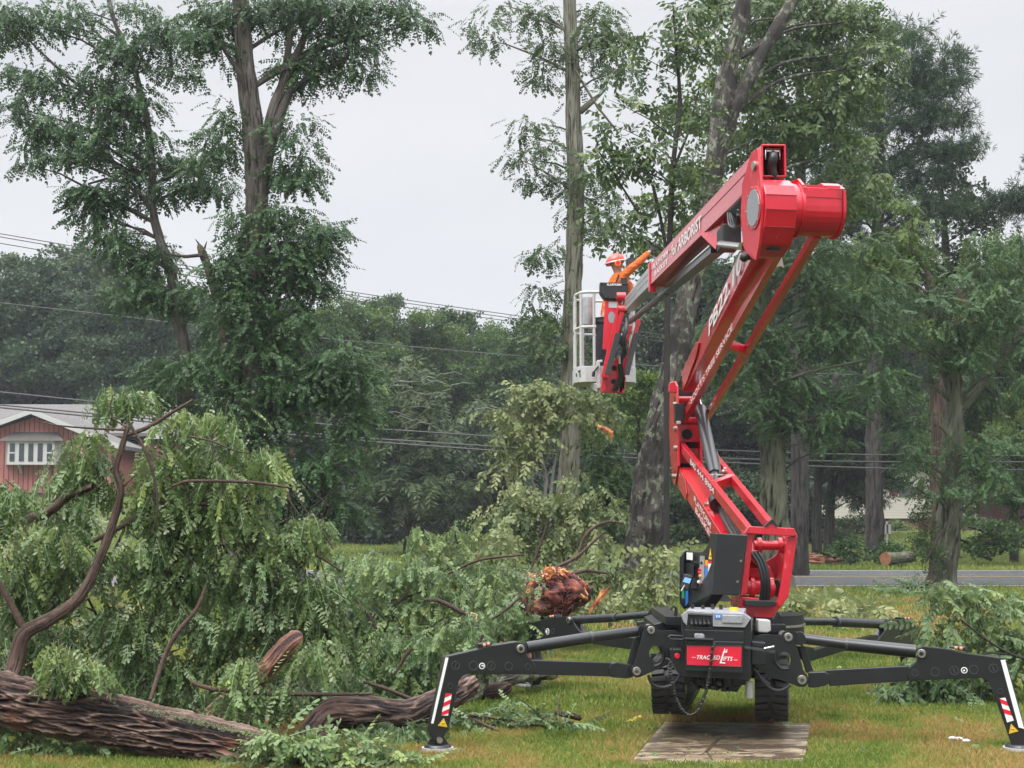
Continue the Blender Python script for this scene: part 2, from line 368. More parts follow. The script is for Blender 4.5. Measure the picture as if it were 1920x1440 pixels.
# tracks
def track(cx, cy, zb, L, hgt, wid, yaw):
    ux = np.array([math.cos(yaw), -math.sin(yaw), 0]); uy = np.array([math.sin(yaw), math.cos(yaw), 0]); uz = np.array([0, 0, 1.0])
    c0 = np.array([cx, cy, zb]); prof = []
    r1, r2 = hgt * 0.42, hgt * 0.5
    for k in range(13): a = R(90 + 180 * k / 12); prof.append((r2 * math.cos(a) * 1.0 + r2, r2 + r2 * math.sin(a)))
    for k in range(13): a = R(-90 + 180 * k / 12); prof.append((L - r2 + r2 * math.cos(a), r2 + r2 * math.sin(a)))
    outer = [c0 + uy * p[0] + uz * p[1] for p in prof]
    b = MB().use('rubber'); n = len(outer)
    cc = c0 + uy * (L / 2) + uz * (hgt / 2)
    inner = []
    for p in prof:
        y, z = p; yy = min(max(y, r2), L - r2); v = np.array([y - yy, z - r2]); l = np.linalg.norm(v) + 1e-9
        inner.append(c0 + uy * (yy + v[0] * (1 - .03 / l)) + uz * (r2 + v[1] * (1 - .03 / l)))
    vs = []
    for side in (-.5, .5):
        vs += [p + ux * wid * side for p in outer] + [p + ux * wid * side for p in inner]
    fs = []
    for i in range(n):
        j = (i + 1) % n
        fs += [(i, j, 2 * n + j, 2 * n + i), (n + j, n + i, 3 * n + i, 3 * n + j), (i, n + i, n + j, j), (2 * n + j, 3 * n + j, 3 * n + i, 2 * n + i)]
    b.add(vs, fs)
    tr = b.build('track', lift, smooth=True)
    b = MB().use('rubber')           # lugs round the belt
    per = []
    for i in range(n):
        j = (i + 1) % n; d = np.linalg.norm(outer[j] - outer[i]); m = max(1, int(round(d / 0.055)))
        for k in range(m): per.append((outer[i] + (outer[j] - outer[i]) * ((k + .5) / m), (outer[j] - outer[i]) / (d + 1e-9)))
    for q, (p, t) in enumerate(per):
        nrm = np.cross(ux, t);
        if np.dot(nrm, p - cc) < 0: nrm = -nrm
        for sgn in (-1, 1):
            if q % 2 == (sgn > 0): w0, w1 = .03, .5
            else: w0, w1 = .12, .5
            a = p + ux * sgn * wid * w0; e = p + ux * sgn * wid * w1 + t * .012
            b.prism([a - t * .018, a + t * .018, e + t * .018, e - t * .018], nrm * 0.022)
    b.build('tread_lugs', tr, bevel=0.003)
    b = MB().use('black_paint')
    b.prism([c0 + uy * (r2) + uz * (hgt * .3) - ux * wid * .3, c0 + uy * (L - r2) + uz * (hgt * .3) - ux * wid * .3, c0 + uy * (L - r2) + uz * (hgt * .72) - ux * wid * .3, c0 + uy * r2 + uz * (hgt * .72) - ux * wid * .3], ux * wid * .6)
    b.build('track_frame', tr)
    for yy in (r2, L - r2):
        b = MB().use('black_edge'); p = c0 + uy * yy + uz * r2; b.cyl(p - ux * wid * .44, p + ux * wid * .44, r2 - .035, None, 24); b.cyl(p - ux * wid * .5, p + ux * wid * .5, r2 * .35, None, 16); b.build('wheel', tr, smooth=True)
    return tr
track(P(1252, 1300, 10.05)[0], 10.05, 0.170, 1.75, 0.335, 0.22, 0.19)
track(P(1446, 1300, 9.95)[0], 9.95, 0.135, 1.75, 0.35, 0.215, 0.19)

# ---- outriggers
def outrigger(side, hub, zf, plate, pin_tube, tube, arm, lug, leg_low, strip, chev, tri, holes, badge, badge_txt, lamp, foot, Yh, Yf, pxh, pxf, th=0.075, extra=True):
    """side -1 left / +1 right; Yh at pixel column pxh (hub), Yf at pixel column pxf (foot)"""
    # vertical plane through the two columns
    A = np.array([(pxh - 960) / F * Yh, Yh]); B = np.array([(pxf - 960) / F * Yf, Yf]); D = (B - A) / np.linalg.norm(B - A); Nn = np.array([D[1], -D[0]])
    if Nn[1] > 0: Nn = -Nn
    nrm = np.array([Nn[0], Nn[1], 0.0]); dd = np.array([D[0], D[1], 0.0])
    def Q(q, off=0.0):
        d = ray(*zf(*q)); o = np.array([0, 0, H]); a3 = np.array([A[0], A[1], 0]) + nrm * off
        t = np.dot(a3 - o, nrm) / np.dot(d, nrm); return o + d * t
    w = th
    b = MB().use('black_paint')
    b.prism([Q(q, w / 2) for q in plate], -nrm * w)
    pl = b.build('elbow_plate', lift, bevel=0.005)
    ex = Q(lug[0], 0); 
    b = MB().use('black_edge')
    e0 = [Q(q, w / 2 + .0025) for q in plate[:4]]
    for k in range(len(e0) - 1):
        up = np.array([0, 0, 0.006]); b.prism([e0[k] - up, e0[k + 1] - up, e0[k + 1], e0[k]], -nrm * .0015)
    b.build('edge_line', pl)
    for k, (x, y, r) in enumerate(holes):
        c = Q((x, y), w / 2 + 0.002); rr = r / (3.368 if side < 0 else 3.556) / F * c[1]
        b = MB().use('black_edge'); ring = circle(c, rr, 20, dd, (0, 0, 1)); inn = circle(c, rr * .8, 20, dd, (0, 0, 1)); vs = ring + inn; vs2 = [v + nrm * .004 for v in vs]
        n = 20; b.add(vs + vs2, [(i, (i + 1) % n, 2 * n + (i + 1) % n, 2 * n + i) for i in range(n)] + [(2 * n + i, 2 * n + (i + 1) % n, 3 * n + (i + 1) % n, 3 * n + i) for i in range(n)] + [(3 * n + i, 3 * n + (i + 1) % n, n + (i + 1) % n, n + i) for i in range(n)])
        b.use('hole_shade'); b.prism(circle(c - nrm * .001, rr * .8, 20, dd, (0, 0, 1)), nrm * .0015)  # disc painted dark for the shade of an uncut recess
        if r > 24 and k % 2 == 0: b.use('black_edge'); b.prism([c + dd * rr * .1 - np.array([0, 0, rr * .6]), c + dd * rr * .3 - np.array([0, 0, rr * .5]), c - dd * rr * .1 + np.array([0, 0, rr * .6]), c - dd * rr * .3 + np.array([0, 0, rr * .5])], nrm * .003)
        b.build('round_recess', pl)
    if badge:
        c = Q(badge, w / 2 + .003); rr = 20 / 3.4 / F * c[1]
        b = MB().use('decal_white'); b.prism(circle(c, rr, 24, dd, (0, 0, 1)), nrm * .002); b.use('black_paint'); b.prism(circle(c + nrm * .002, rr * .72, 24, dd, (0, 0, 1)), nrm * .001); bd = b.build('number_badge', pl)
        xd = np.array([0, 0, 1.0]) if side < 0 else np.array([0, 0, -1.0]); yd = -dd if D[0] * side > 0 else dd
        yd = np.array([-1.0, 0, 0]) if side < 0 else np.array([1.0, 0, 0])
        text(badge_txt, c + nrm * .0045 - xd * rr * .38 - yd * rr * .5, xd, yd, rr * .76, rr * 1.0, 'decal_white', bd, bold=.02)
    if strip:
        b = MB().use('decal_white'); b.prism([Q(q, w / 2 + .002) for q in strip], nrm * .002)
        b.prism([Q(q, w / 2 - .004) for q in [strip[0], strip[-1]]] + [Q(q, -w / 2) for q in [strip[-1], strip[0]]], np.array([side * .002, 0, 0])); b.build('reflective_strip', pl)
    if chev:
        p0, p1, p2, p3 = [Q(q, w / 2 + .002) for q in chev]     # tl tr br bl
        b = MB().use('decal_white'); b.prism([p0, p1, p2, p3], nrm * .002)
        lerp = lambda a, c, t: a + (c - a) * t
        b.use('decal_red')
        for t0 in (0.0, 0.42, 0.84):
            t1 = min(t0 + .2, 1); s0 = min(t0 + (.16 if side > 0 else -.16), 1); s1 = min(s0 + .2, 1); s0 = max(s0, 0); s1 = max(s1, .02)
            if s0 >= s1 or t0 >= t1: continue
            b.prism([lerp(p0, p3, t0), lerp(p0, p3, t1), lerp(p1, p2, s1), lerp(p1, p2, s0)], nrm * .004)
        b.build('chevron_sticker', pl)
    if tri:
        t3 = [Q(q, w / 2 + .002) for q in tri]; c = sum(t3) / 3; b = MB().use('decal_black'); b.prism(t3, nrm * .001)
        b.use('decal_yellow'); b.prism([c + (q - c) * .86 + nrm * .001 for q in t3], nrm * .0012)
        b.use('decal_black'); b.prism([c + (q - c) * .68 + nrm * .002 for q in t3], nrm * .001); b.use('decal_yellow'); b.prism([c + (q - c) * .6 + nrm * .003 for q in t3], nrm * .001)
        b.use('decal_black'); h = np.linalg.norm(t3[0] - c) * .2; dz = np.array([0, 0, 1.0])
        b.prism([c - dd * h * 1.3 - dz * h * .2, c + dd * h * 1.3 - dz * h * .4, c + dd * h * .8 + dz * h * .5, c + dz * h * .1, c - dd * h + dz * h * .5] , nrm * .006)
        b.build('warning_sticker', pl)
    # pins
    for (x, y, r) in pin_tube:
        c = Q((x, y), w / 2); rr = r / 3.4 / F * c[1]; b = MB().use('steel'); b.cyl(c - nrm * (w + .02), c + nrm * .02, rr, None, 20); b.use('black_paint'); b.cyl(c + nrm * .018, c + nrm * .0225, rr * .55, None, 6); b.build('pin', lift, bevel=.002, smooth=True)
    if lamp:
        b = MB().use('black_paint'); q = [Q(p, .028) for p in lamp]; b.prism(q, -nrm * .056); la = b.build('flashing_lamp', lift, bevel=.006)
        c0, c1 = (q[0] + q[3]) / 2, (q[1] + q[2]) / 2
        for k in range(2): c = c0 + (c1 - c0) * (.4 + .3 * k) + nrm * .002; b = MB().use('lamp_orange'); b.ball(c, .012, 10, 6); b.build('lens', la, smooth=True)
    # tube
    (ax, ay, ar), (mx, my), (ex_, ey, er) = tube
    a3, m3, e3 = Q((ax, ay)), Q((mx, my)), Q((ex_, ey)); k = 3.45
    ra, re = ar / k / F * a3[1] / 2, er / k / F * e3[1] / 2
    b = MB().use('black_paint'); b.cyl(a3, m3, ra, ra, 28); b.use('black_edge'); b.cyl(m3 + (a3 - m3) * .01, m3 - (a3 - m3) * .03, ra * 1.06, None, 28); b.build('cylinder_barrel', lift, smooth=True)
    b = MB().use('black_paint'); b.cyl(m3, e3, re, None, 28); b.cyl(e3 - nrm * (w * .5), e3 + nrm * w * .5, re * 1.2, None, 24); b.build('cylinder_rod', lift, smooth=True)
    # lower arm
    b = MB().use('black_paint'); b.prism([Q(q, w * .36) for q in arm], -nrm * w * .72); b.build('lower_arm', lift, bevel=.004)
    b = MB().use('black_paint'); b.prism([Q(q, w * .5) for q in lug], -nrm * w); b.build('arm_lug', lift, bevel=.006)
    # foot
    if foot:
        (fx, fy), = foot[:1]
        f3 = Q((fx, fy)); b = MB().use('steel'); b.cyl(f3 + nrm * .055, f3 - nrm * .055, .019, None, 18); b.build('pin', lift, smooth=True)
        b = MB().use('black_paint'); g = f3.copy(); g[2] = 0.035
        for s in (-1, 1):
            b.prism([f3 + np.array([-.035, 0, .02]), f3 + np.array([.035, 0, .02]), g + np.array([.085, 0, 0]), g + np.array([-.085, 0, 0])] if s > 0 else [f3 + np.array([-.035, 0, .02]), f3 + np.array([.035, 0, .02]), g + np.array([.085, 0, 0]), g + np.array([-.085, 0, 0])], nrm * (.012) * s + 0)
        b.v = [tuple(np.array(v) + 0) for v in b.v]
        b.cyl(g + (0, 0, .012), g + (0, 0, .03), .09, .075, 28)
        b.build('foot', lift, bevel=.003)
        b = MB().use('white_paint'); b.cyl(g - (0, 0, .005), g + (0, 0, .0115), .10, None, 30)
        b.use('black_edge'); b.cyl(g - (-.02, 0, .03), g - (-.02, 0, .006), .15, None, 30); b.build('foot_pad', lift, smooth=True)
    return Q, nrm, dd
Yhub = 9.85
outrigger(-1, None, z1,
    [(185, 512), (400, 462), (420, 452), (500, 436), (640, 414), (690, 425), (702, 440), (700, 500), (745, 545), (762, 580), (750, 612), (720, 624), (330, 618), (295, 632), (272, 665), (262, 720), (205, 960), (165, 1042), (110, 1042), (85, 990), (98, 935)],
    [(657, 458, 26)], ((698, 452, 74), (1100, 388), (1425, 345, 66)),
    [(735, 532), (1245, 548), (1250, 636), (735, 622)], [(1218, 580), (1235, 552), (1265, 544), (1365, 560), (1372, 640), (1330, 648), (1240, 640), (1220, 615)], None,
    [(186, 515), (205, 516), (110, 932), (97, 930)], [(188, 740), (226, 742), (202, 882), (160, 880)], [(132, 948), (202, 958), (176, 892)],
    [(250, 565, 27), (362, 567, 30), (475, 567, 28), (585, 570, 27), (705, 572, 20), (217, 695, 18)], (417, 568), '3', [(395, 428), (480, 416), (485, 432), (400, 462)], [(137, 1030)],
    Yhub, 9.45, 1190, 820)
outrigger(1, None, z3,
    [(1790, 480), (1500, 440), (1400, 415), (1240, 398), (1210, 410), (1206, 440), (1204, 500), (1150, 545), (1140, 590), (1160, 628), (1640, 608), (1690, 640), (1712, 700), (1838, 1060), (1870, 1110), (1915, 1100), (1930, 1050), (1922, 930), (1812, 520)],
    [(1237, 445, 27)], ((1200, 432, 84), (742, 378), (412, 338), ) if False else ((1200, 432, 84), (745, 385), (425, 343, 68)),
    [(600, 556), (1150, 528), (1150, 630), (620, 664)], [(480, 570), (590, 566), (625, 585), (628, 630), (600, 660), (520, 675), (480, 672)], None,
    [(1794, 487), (1764, 489), (1885, 938), (1922, 948)], [(1757, 745), (1796, 740), (1852, 892), (1808, 905)], [(1815, 985), (1888, 966), (1832, 908)],
    [(1195, 575, 24), (1328, 568, 30), (1455, 560, 30), (1585, 553, 30), (1717, 545, 30), (1762, 697, 18)], (1522, 557), '4', [(1425, 395), (1530, 400), (1540, 432), (1420, 410)], [(1890, 1080)],
    Yhub, 9.45, 1490, 1905)
# rear pair, farther away
outrigger(-1, None, z1,
    [(705, 300), (860, 262), (960, 254), (995, 262), (998, 300), (1030, 345), (1070, 375), (1060, 420), (760, 400), (740, 470), (760, 560), (745, 650), (735, 690), (690, 690), (690, 650), (702, 560), (698, 420)],
    [(972, 278, 20)], ((995, 280, 52), (1262, 262), (1508, 240, 46)),
    [(1040, 372), (1375, 395), (1340, 462), (1040, 420)], [(1310, 385), (1400, 390), (1410, 450), (1330, 464)], None,
    None, [(702, 490), (728, 486), (730, 516), (700, 516)], None,
    [(733, 340, 18), (805, 345, 20), (865, 348, 18)], (831, 350), 'I', [(830, 250), (880, 244), (884, 262), (834, 268)], [(712, 668)],
    11.4, 13.0, 1230, 990, th=.08)
outrigger(1, None, z3,
    [(1175, 222), (1030, 218), (1002, 222), (1002, 285), (950, 350), (920, 380), (1050, 385), (1130, 385), (1150, 470), (1175, 640), (1215, 640), (1205, 420), (1200, 260)],
    [(1026, 248, 20)], ((1000, 250, 60), (670, 235), (412, 232, 50)),
    [(480, 430), (940, 322), (1000, 345), (510, 495)], [(455, 395), (520, 405), (540, 440), (500, 492), (450, 480)], None,
    None, None, None, [(1110, 300, 18)], None, '', [(1098, 204), (1170, 206), (1174, 222), (1100, 218)], [(1195, 630)],
    11.4, 13.0, 1495, 1720, th=.08)
# hub brackets (keyhole plates with one big opening)
def plate_with_hole(zf, outer, hc, hr, Y, depth, name='hub_plate', sq=1.0):
    o3 = [P(*zf(*q), Y) for q in outer]; c = P(*zf(*hc), Y); k = 3.4; rr = hr / k / F * Y
    hole = circle(c, rr, 20, (sq, 0, 0), (0, 0, 1))
    # join by nearest vertex
    bi = min(((np.linalg.norm(o3[i] - hole[j]), i, j) for i in range(len(o3)) for j in range(20)))
    _, i, j = bi
    area = 0
    for a_, b_ in zip(o3, o3[1:] + o3[:1]): area += a_[0] * b_[2] - b_[0] * a_[2]
    hh = hole[j:] + hole[:j]
    if area > 0: hh = [hh[0]] + hh[1:][::-1]
    pts = o3[:i + 1] + hh + [hh[0]] + o3[i:]
    b = MB().use('black_paint'); b.prism(pts, (0, depth, 0)); return b.build(name, lift, bevel=0)
for yy in (Yhub - .09, Yhub + .07):
    plate_with_hole(z1, [(1442, 330), (1460, 312), (1490, 306), (1515, 320), (1530, 345), (1640, 345), (1690, 370), (1690, 480), (1600, 520), (1590, 560), (1420, 636), (1390, 642), (1364, 625), (1358, 590), (1372, 570)], (1515, 490), 50, yy, .02, sq=.85)
    plate_with_hole(z3, [(385, 325), (370, 300), (340, 292), (315, 305), (300, 325), (180, 318), (120, 330), (120, 470), (150, 560), (240, 600), (420, 668), (460, 668), (482, 645), (478, 600), (450, 560)], (325, 490), 52, yy, .02, sq=.8)
b = MB().use('black_paint')
b.prism(PP(z1, [(1380, 390), (1425, 385), (1370, 570), (1330, 560)], Yhub + .0), (0, .03, 0)); b.prism(PP(z1, [(1395, 290), (1440, 285), (1440, 340), (1400, 390)], Yhub), (0, .06, 0))
b.build('rocker_link', lift, bevel=.004)
b = MB().use('black_paint')
b.prism(PP(z3, [(420, 400), (460, 400), (520, 570), (470, 575)], Yhub + .0), (0, .03, 0)); b.prism(PP(z3, [(400, 300), (440, 310), (450, 400), (400, 380)], Yhub), (0, .06, 0))
b.build('rocker_link', lift, bevel=.004)
for zf, q in ((z1, [(1484, 340, 24), (1393, 600, 26)]), (z3, [(347, 335, 26), (438, 620, 28)])):
    for x, y, r in q:
        c = P(*zf(x, y), Yhub - .1); rr = r / 3.4 / F * c[1]; b = MB().use('steel'); b.cyl(c + (0, -.018, 0), c + (0, .2, 0), rr, None, 20); b.use('black_edge'); b.cyl(c + (0, -.021, 0), c + (0, -.017, 0), rr * .5, None, 6); b.build('pin', lift, bevel=.002, smooth=True)
for zf, poly in ((z2, [(250, 600), (275, 588), (300, 600), (330, 640), (360, 700), (340, 715), (262, 700), (245, 650)]), (z2, [(1128, 640), (1105, 610), (1085, 600), (1060, 615), (1030, 650), (985, 690), (990, 720), (1050, 725), (1128, 700)])):
    b = MB().use('black_paint'); b.prism(PP(zf, poly, 11.2), (0, .05, 0)); b.prism(PP(zf, poly, 11.35), (0, .03, 0)); b.build('hub_plate', lift, bevel=.005)
for x, y in ((275, 620), (1110, 660)):
    c = P(*z2(x, y), 11.18); b = MB().use('steel'); b.cyl(c, c + (0, .15, 0), .026, None, 18); b.build('pin', lift, smooth=True)
for x, y in ((357, 660), (1017, 693)):
    c = P(*z2(x, y), 11.19 if x > 900 else 11.17); b = MB().use('decal_blue'); b.cyl(c, c + (0, .005, 0), .022, None, 20); b.use('decal_white'); b.cyl(c - (0, .002, 0), c + (0, .001, 0), .006, None, 8); b.build('round_sticker', lift)
b = MB().use('black_paint')
b.prism(PP(z2, [(250, 690), (420, 640), (430, 960), (330, 900), (250, 800)], 10.5), (0, .8, 0)); b.prism(PP(z2, [(840, 700), (1000, 700), (1010, 820), (960, 950), (845, 980)], 10.5), (0, .8, 0))
b.prism(PP(z2, [(320, 640), (430, 640), (430, 700), (320, 690)], 10.2), (0, 1.0, 0)); b.prism(PP(z2, [(840, 690), (1060, 690), (1060, 740), (840, 745)], 10.2), (0, 1.0, 0))
b.build('hub_frame', lift, bevel=.004)
b = MB().use('white_paint'); b.prism(PP(z2, [(890, 660), (965, 664), (968, 730), (945, 742), (888, 738)], 10.0), (0, .12, 0)); b.build('fluid_tank', lift, bevel=.008)
b = MB().use('black_paint'); b.prism(PP(z2, [(345, 840), (438, 842), (440, 1010), (410, 1000), (352, 900)], Y0 + .02), (0, .3, 0)); b.build('side_box', lift, bevel=.006)
b = MB().use('black_paint'); b.prism(PP(z2, [(848, 795), (935, 800), (938, 935), (850, 940)], Y0 + .05), (0, .3, 0)); b.build('side_box', lift, bevel=.006)
b = MB().use('decal_red'); c = P(*z2(393, 884), Y0 - .0); b.cyl(c, c + (0, .03, 0), .017, None, 18); b.build('stop_button', lift, bevel=.003, smooth=True)
b = MB().use('hose')
ring = PP(z2, [(338, 768), (350, 758), (425, 762), (434, 772), (425, 782), (352, 780), (338, 768)], Y0 - .04); b.tube(ring, .006, 8)
for x in (342, 360, 415, 430): b.tube(PP(z2, [(x, 772), (x + 3, 855)], Y0 - .04), .004, 6)
b.build('bottle_holder', lift, smooth=True)
b = MB().use('black_edge'); b.beam(P(*z2(803, 828), Y0 - .03), P(*z2(990, 858), Y0 - .05), .02, .016); b.use('chrome'); b.cyl(P(*z2(925, 838), Y0 - .06), P(*z2(985, 826), Y0 - .06), .008, None, 10); b.build('crank_handle', lift, smooth=True)
# coiled cable
path = [(628, 800), (612, 830), (604, 880), (596, 960), (582, 1040), (560, 1130), (520, 1215), (470, 1245), (425, 1215), (392, 1160), (368, 1080), (350, 1000), (345, 920), (322, 895)]
p3, r3 = smooth_path([P(*z2(*q), Y0 - .10) for q in path], [.01] * len(path), .004)
hel = []; rr = []
fine, _ = smooth_path(p3[::3], r3[::3], .0016)
for i, p in enumerate(fine):
    a = i * 0.62; hel.append(p + np.array([math.cos(a) * .0105, math.sin(a) * .0105, math.sin(a + 1) * .002]))
b = MB().use('hose'); b.tube(hel, .0042, 5); b.tube(p3, .007, 6); b.build('coiled_cable', lift, smooth=True)
b = MB().use('hose')
for q in ([(215, 1000), (235, 1050), (290, 1075), (360, 1060), (410, 1000)], [(880, 980), (920, 1040), (980, 1090), (1040, 1090), (1085, 1060)], [(860, 960), (900, 1010), (960, 1060)], [(290, 820), (310, 870), (290, 930), (250, 945)], [(1000, 850), (990, 910), (1030, 960), (1075, 960)], [(350, 600), (365, 575), (385, 590), (380, 640)], [(985, 660), (1005, 615), (1025, 640)]):
    b.tube(smooth_path([P(*z2(*k), 9.72) for k in q], [.01] * len(q), .02)[0], .011, 8)
b.build('hydraulic_hoses', lift, smooth=True)

# ---- turret
Yt = 10.45
b = MB().use('red_paint')
RX = np.array([.1, .55, 0])
# right cheek (plate whose left and front faces show) and left cheek
b.prism([P(*z2(1068, 150), Yt - .22), P(*z2(1130, 145), Yt - .22), P(*z2(1075, 520), Yt - .22), P(*z2(1020, 590), Yt - .22), P(*z2(1005, 560), Yt - .22), P(*z2(1030, 430), Yt - .22)], (0.02, .40, 0))
b.prism(PP(z2, [(820, 128), (860, 132), (822, 500), (778, 520)], Yt - .22), (0.02, .40, 0))
b.prism(PP(z2, [(775, 515), (1005, 545), (1075, 520), (975, 652), (850, 645), (770, 590)], Yt - .20), (0, .40, 0))
b.build('turret_frame', lift, bevel=.006)
b = MB().use('red_paint'); b.prism(PP(z2, [(800, 130), (835, 88), (930, 92), (975, 62), (1010, 95), (1108, 100), (1130, 145), (1100, 148), (1000, 142)], Yt - .26), (0, .05, 0)); b.build('turret_crossbar', lift, bevel=.004)
b = MB().use('black_paint'); b.prism(PP(z2, [(928, 88), (975, 44), (1008, 84), (1000, 92), (974, 62), (938, 94)], Yt - .27), (0, .07, 0)); b.build('cap', lift)
b = MB().use('red_paint'); c0, c1 = P(*z2(862, 205), Yt - .05), P(*z2(1072, 205), Yt - .05); b.cyl(c0, c1, .033, None, 24)
b.cyl(c0 + (c1 - c0) * .1, c0 + (c1 - c0) * .22, .055, None, 24); b.cyl(c0 + (c1 - c0) * .7, c0 + (c1 - c0) * .82, .055, None, 24); b.cyl(c0 + (c1 - c0) * .86, c1, .062, None, 24); b.build('upper_pin', lift, smooth=True, bevel=.002)
b = MB().use('red_paint'); c0, c1 = P(*z2(815, 460), Yt - .1), P(*z2(1010, 465), Yt - .1); b.cyl(c0, c1, .05, None, 24); b.cyl(c0 + (c1 - c0) * .12, c0 + (c1 - c0) * .25, .07, None, 24); b.cyl(c0 + (c1 - c0) * .72, c0 + (c1 - c0) * .85, .07, None, 24); b.build('lower_pin', lift, smooth=True, bevel=.002)
b = MB().use('red_dark'); b.prism(PP(z2, [(1060, 170), (1095, 175), (1050, 430), (1010, 440), (935, 305), (1000, 262)], Yt + .1), (0.02, .1, 0))
b.use('red_paint'); b.prism(PP(z2, [(845, 240), (885, 240), (985, 380), (995, 490), (950, 500), (940, 400), (850, 300)], Yt - .02), (0, .16, 0)); b.build('boom_foot', lift, bevel=.005)
b = MB().use('rubber'); b.cyl(P(*z2(1005, 470), Yt - .16), P(*z2(1040, 465), Yt - .14), .06, None, 24); b.build('motor', lift, smooth=True)
b = MB().use('hose')
for o in (0, 22, 44): b.tube(smooth_path([P(*z2(845 + o, 250), Yt - .2), P(*z2(880 + o, 300), Yt - .22), P(*z2(905 + o * .9, 370), Yt - .24), P(*z2(915 + o * .8, 450), Yt - .24), P(*z2(905 + o, 540), Yt - .2)], [.012] * 5, .02)[0], .013, 10)
b.build('hydraulic_hoses', lift, smooth=True)
b = MB().use('black_paint'); b.prism(PP(z2, [(806, 540), (1000, 545), (1000, 575), (940, 582), (806, 575)], Yt - .27), (0, .08, 0)); b.build('step', lift, bevel=.005)
b = MB().use('black_paint'); c = P(*z2(905, 650), Yt + .1); b.cyl(c - (0, 0, .12), c + (0, 0, .03), .30, None, 40); b.use('steel'); b.cyl(c - (0, 0, .05), c - (0, 0, .035), .31, None, 40); b.build('slew_ring', lift, smooth=True)
# control cabinet
Yc = 10.15
b = MB().use('black_paint')
f_ = PP(z2, [(636, 130), (826, 142), (776, 512), (600, 510)], Yc)
bk = [P(*z2(545, 246), Yc + .55), P(*z2(530, 575), Yc + .5)]
b.prism(f_, (-.02, .22, 0))
b.prism([P(*z2(636, 132), Yc + .01), P(*z2(600, 510), Yc + .01), P(*z2(545, 590), Yc + .25), P(*z2(430, 590), Yc + .55), P(*z2(438, 236), Yc + .55), P(*z2(545, 246), Yc + .30)], (.10, .08, 0))
b.prism(PP(z2, [(405, 280), (436, 240), (436, 600), (405, 560)], Yc + .5), (.02, .06, 0))
cab = b.build('control_cabinet', lift, bevel=.006)
b = MB().use('steel')
for x, y in ((783, 300), (763, 427)): c = P(*z2(x, y), Yc - .004); b.cyl(c, c + (0, .01, 0), .008, None, 12)
b.build('bolt', cab)
def quad_on(zf, q, Ys, m, name, par, t=.004):
    pts = [P(*zf(*k), y) for k, y in zip(q, Ys)]; b = MB().use(m); b.prism(pts, (-.002, -t, 0)); return b.build(name, par)
def z7(x, y): return 1270 + x / 10.29, 1020 + y / 10.29
def facey(px):     # depth of the slanting control face by pixel column
    t = (px - 1283.0) / (1344.0 - 1283.0); return Yc + .55 * (1 - t) + .0 - .012
for q, m, nm in (
    ([(182, 160), (300, 170), (298, 312), (180, 298)], 'decal_white', 'sticker'), ([(165, 360), (322, 372), (322, 600), (158, 575)], 'hole_shade', 'panel_opening'),
    ([(440, 225), (530, 235), (518, 858), (425, 840)], 'aluminium', 'switch_panel'),
    ([(443, 270), (528, 280), (520, 420), (440, 410)], 'decal_yellow', 'sticker'), ([(432, 670), (516, 680), (512, 850), (428, 835)], 'decal_yellow', 'sticker'),
    ([(540, 305), (596, 310), (594, 430), (538, 425)], 'decal_orange', 'sticker'), ([(538, 432), (594, 436), (588, 660), (530, 655)], 'decal_blue', 'sticker'), ([(530, 660), (588, 665), (584, 832), (524, 825)], 'decal_white', 'sticker'),
    ([(606, 290), (668, 300), (642, 70)], 'decal_yellow', 'warning_sticker'), ([(602, 322), (668, 326), (668, 372), (602, 368)], 'decal_red', 'sticker'), ([(600, 374), (668, 378), (665, 660), (594, 655)], 'decal_white', 'sticker'),
    ([(155, 905), (215, 905), (212, 1205), (150, 1200)], 'decal_blue', 'sticker')):
    pxs = [z7(*k)[0] for k in q]; quad_on(z7, q, [facey(x) for x in pxs], m, nm, cab)
for x, y, m, r in ((440, 490, 'decal_red', .012), (430, 550, 'decal_red', .014), (445, 620, 'decal_orange', .013), (470, 360, 'decal_black', .012), (410, 735, 'decal_white', .012), (470, 760, 'red_dark', .012), (640, 230, 'decal_black', .006)):
    c = P(*z7(x, y), facey(z7(x, y)[0]) - .01); b = MB().use(m); b.ball(c, r, 12, 8); b.build('push_button', cab, smooth=True)
b = MB().use('black_edge'); b.prism([P(*z7(*q), Yc + .38) for q in [(130, 570), (310, 620), (205, 900), (45, 840)]], (.02, .04, 0)); rm = b.build('remote_control', lift, bevel=.006)
b = MB().use('screen_blue'); b.prism([P(*z7(*q), Yc + .375) for q in [(150, 640), (272, 672), (235, 765), (105, 728)]], (0, .004, 0)); b.build('screen', rm)
b = MB().use('steel'); b.cyl(P(*z7(140, 800), Yc + .37), P(*z7(75, 910), Yc + .33), .006, None, 8); b.build('joystick', rm, smooth=True)
b = MB().use('rubber'); b.prism([P(*z7(*q), Yc + .3) for q in [(310, 640), (390, 760), (418, 905), (340, 880), (265, 890), (245, 830)]], (.03, .05, 0)); b.build('rubber_boot', cab, bevel=.008)
b = MB().use('green_plastic'); c = P(*z7(118, 950), Yc + .40); b.cyl(c - (0, 0, .035), c + (0, 0, .03), .012, None, 12); b.build('beacon', cab, smooth=True)
b = MB().use('silver_cover'); b.prism(PP(z2, [(605, 515), (700, 515), (735, 550), (590, 545)], Yt - .1), (0, .2, 0)); b.build('cover', lift, bevel=.004)

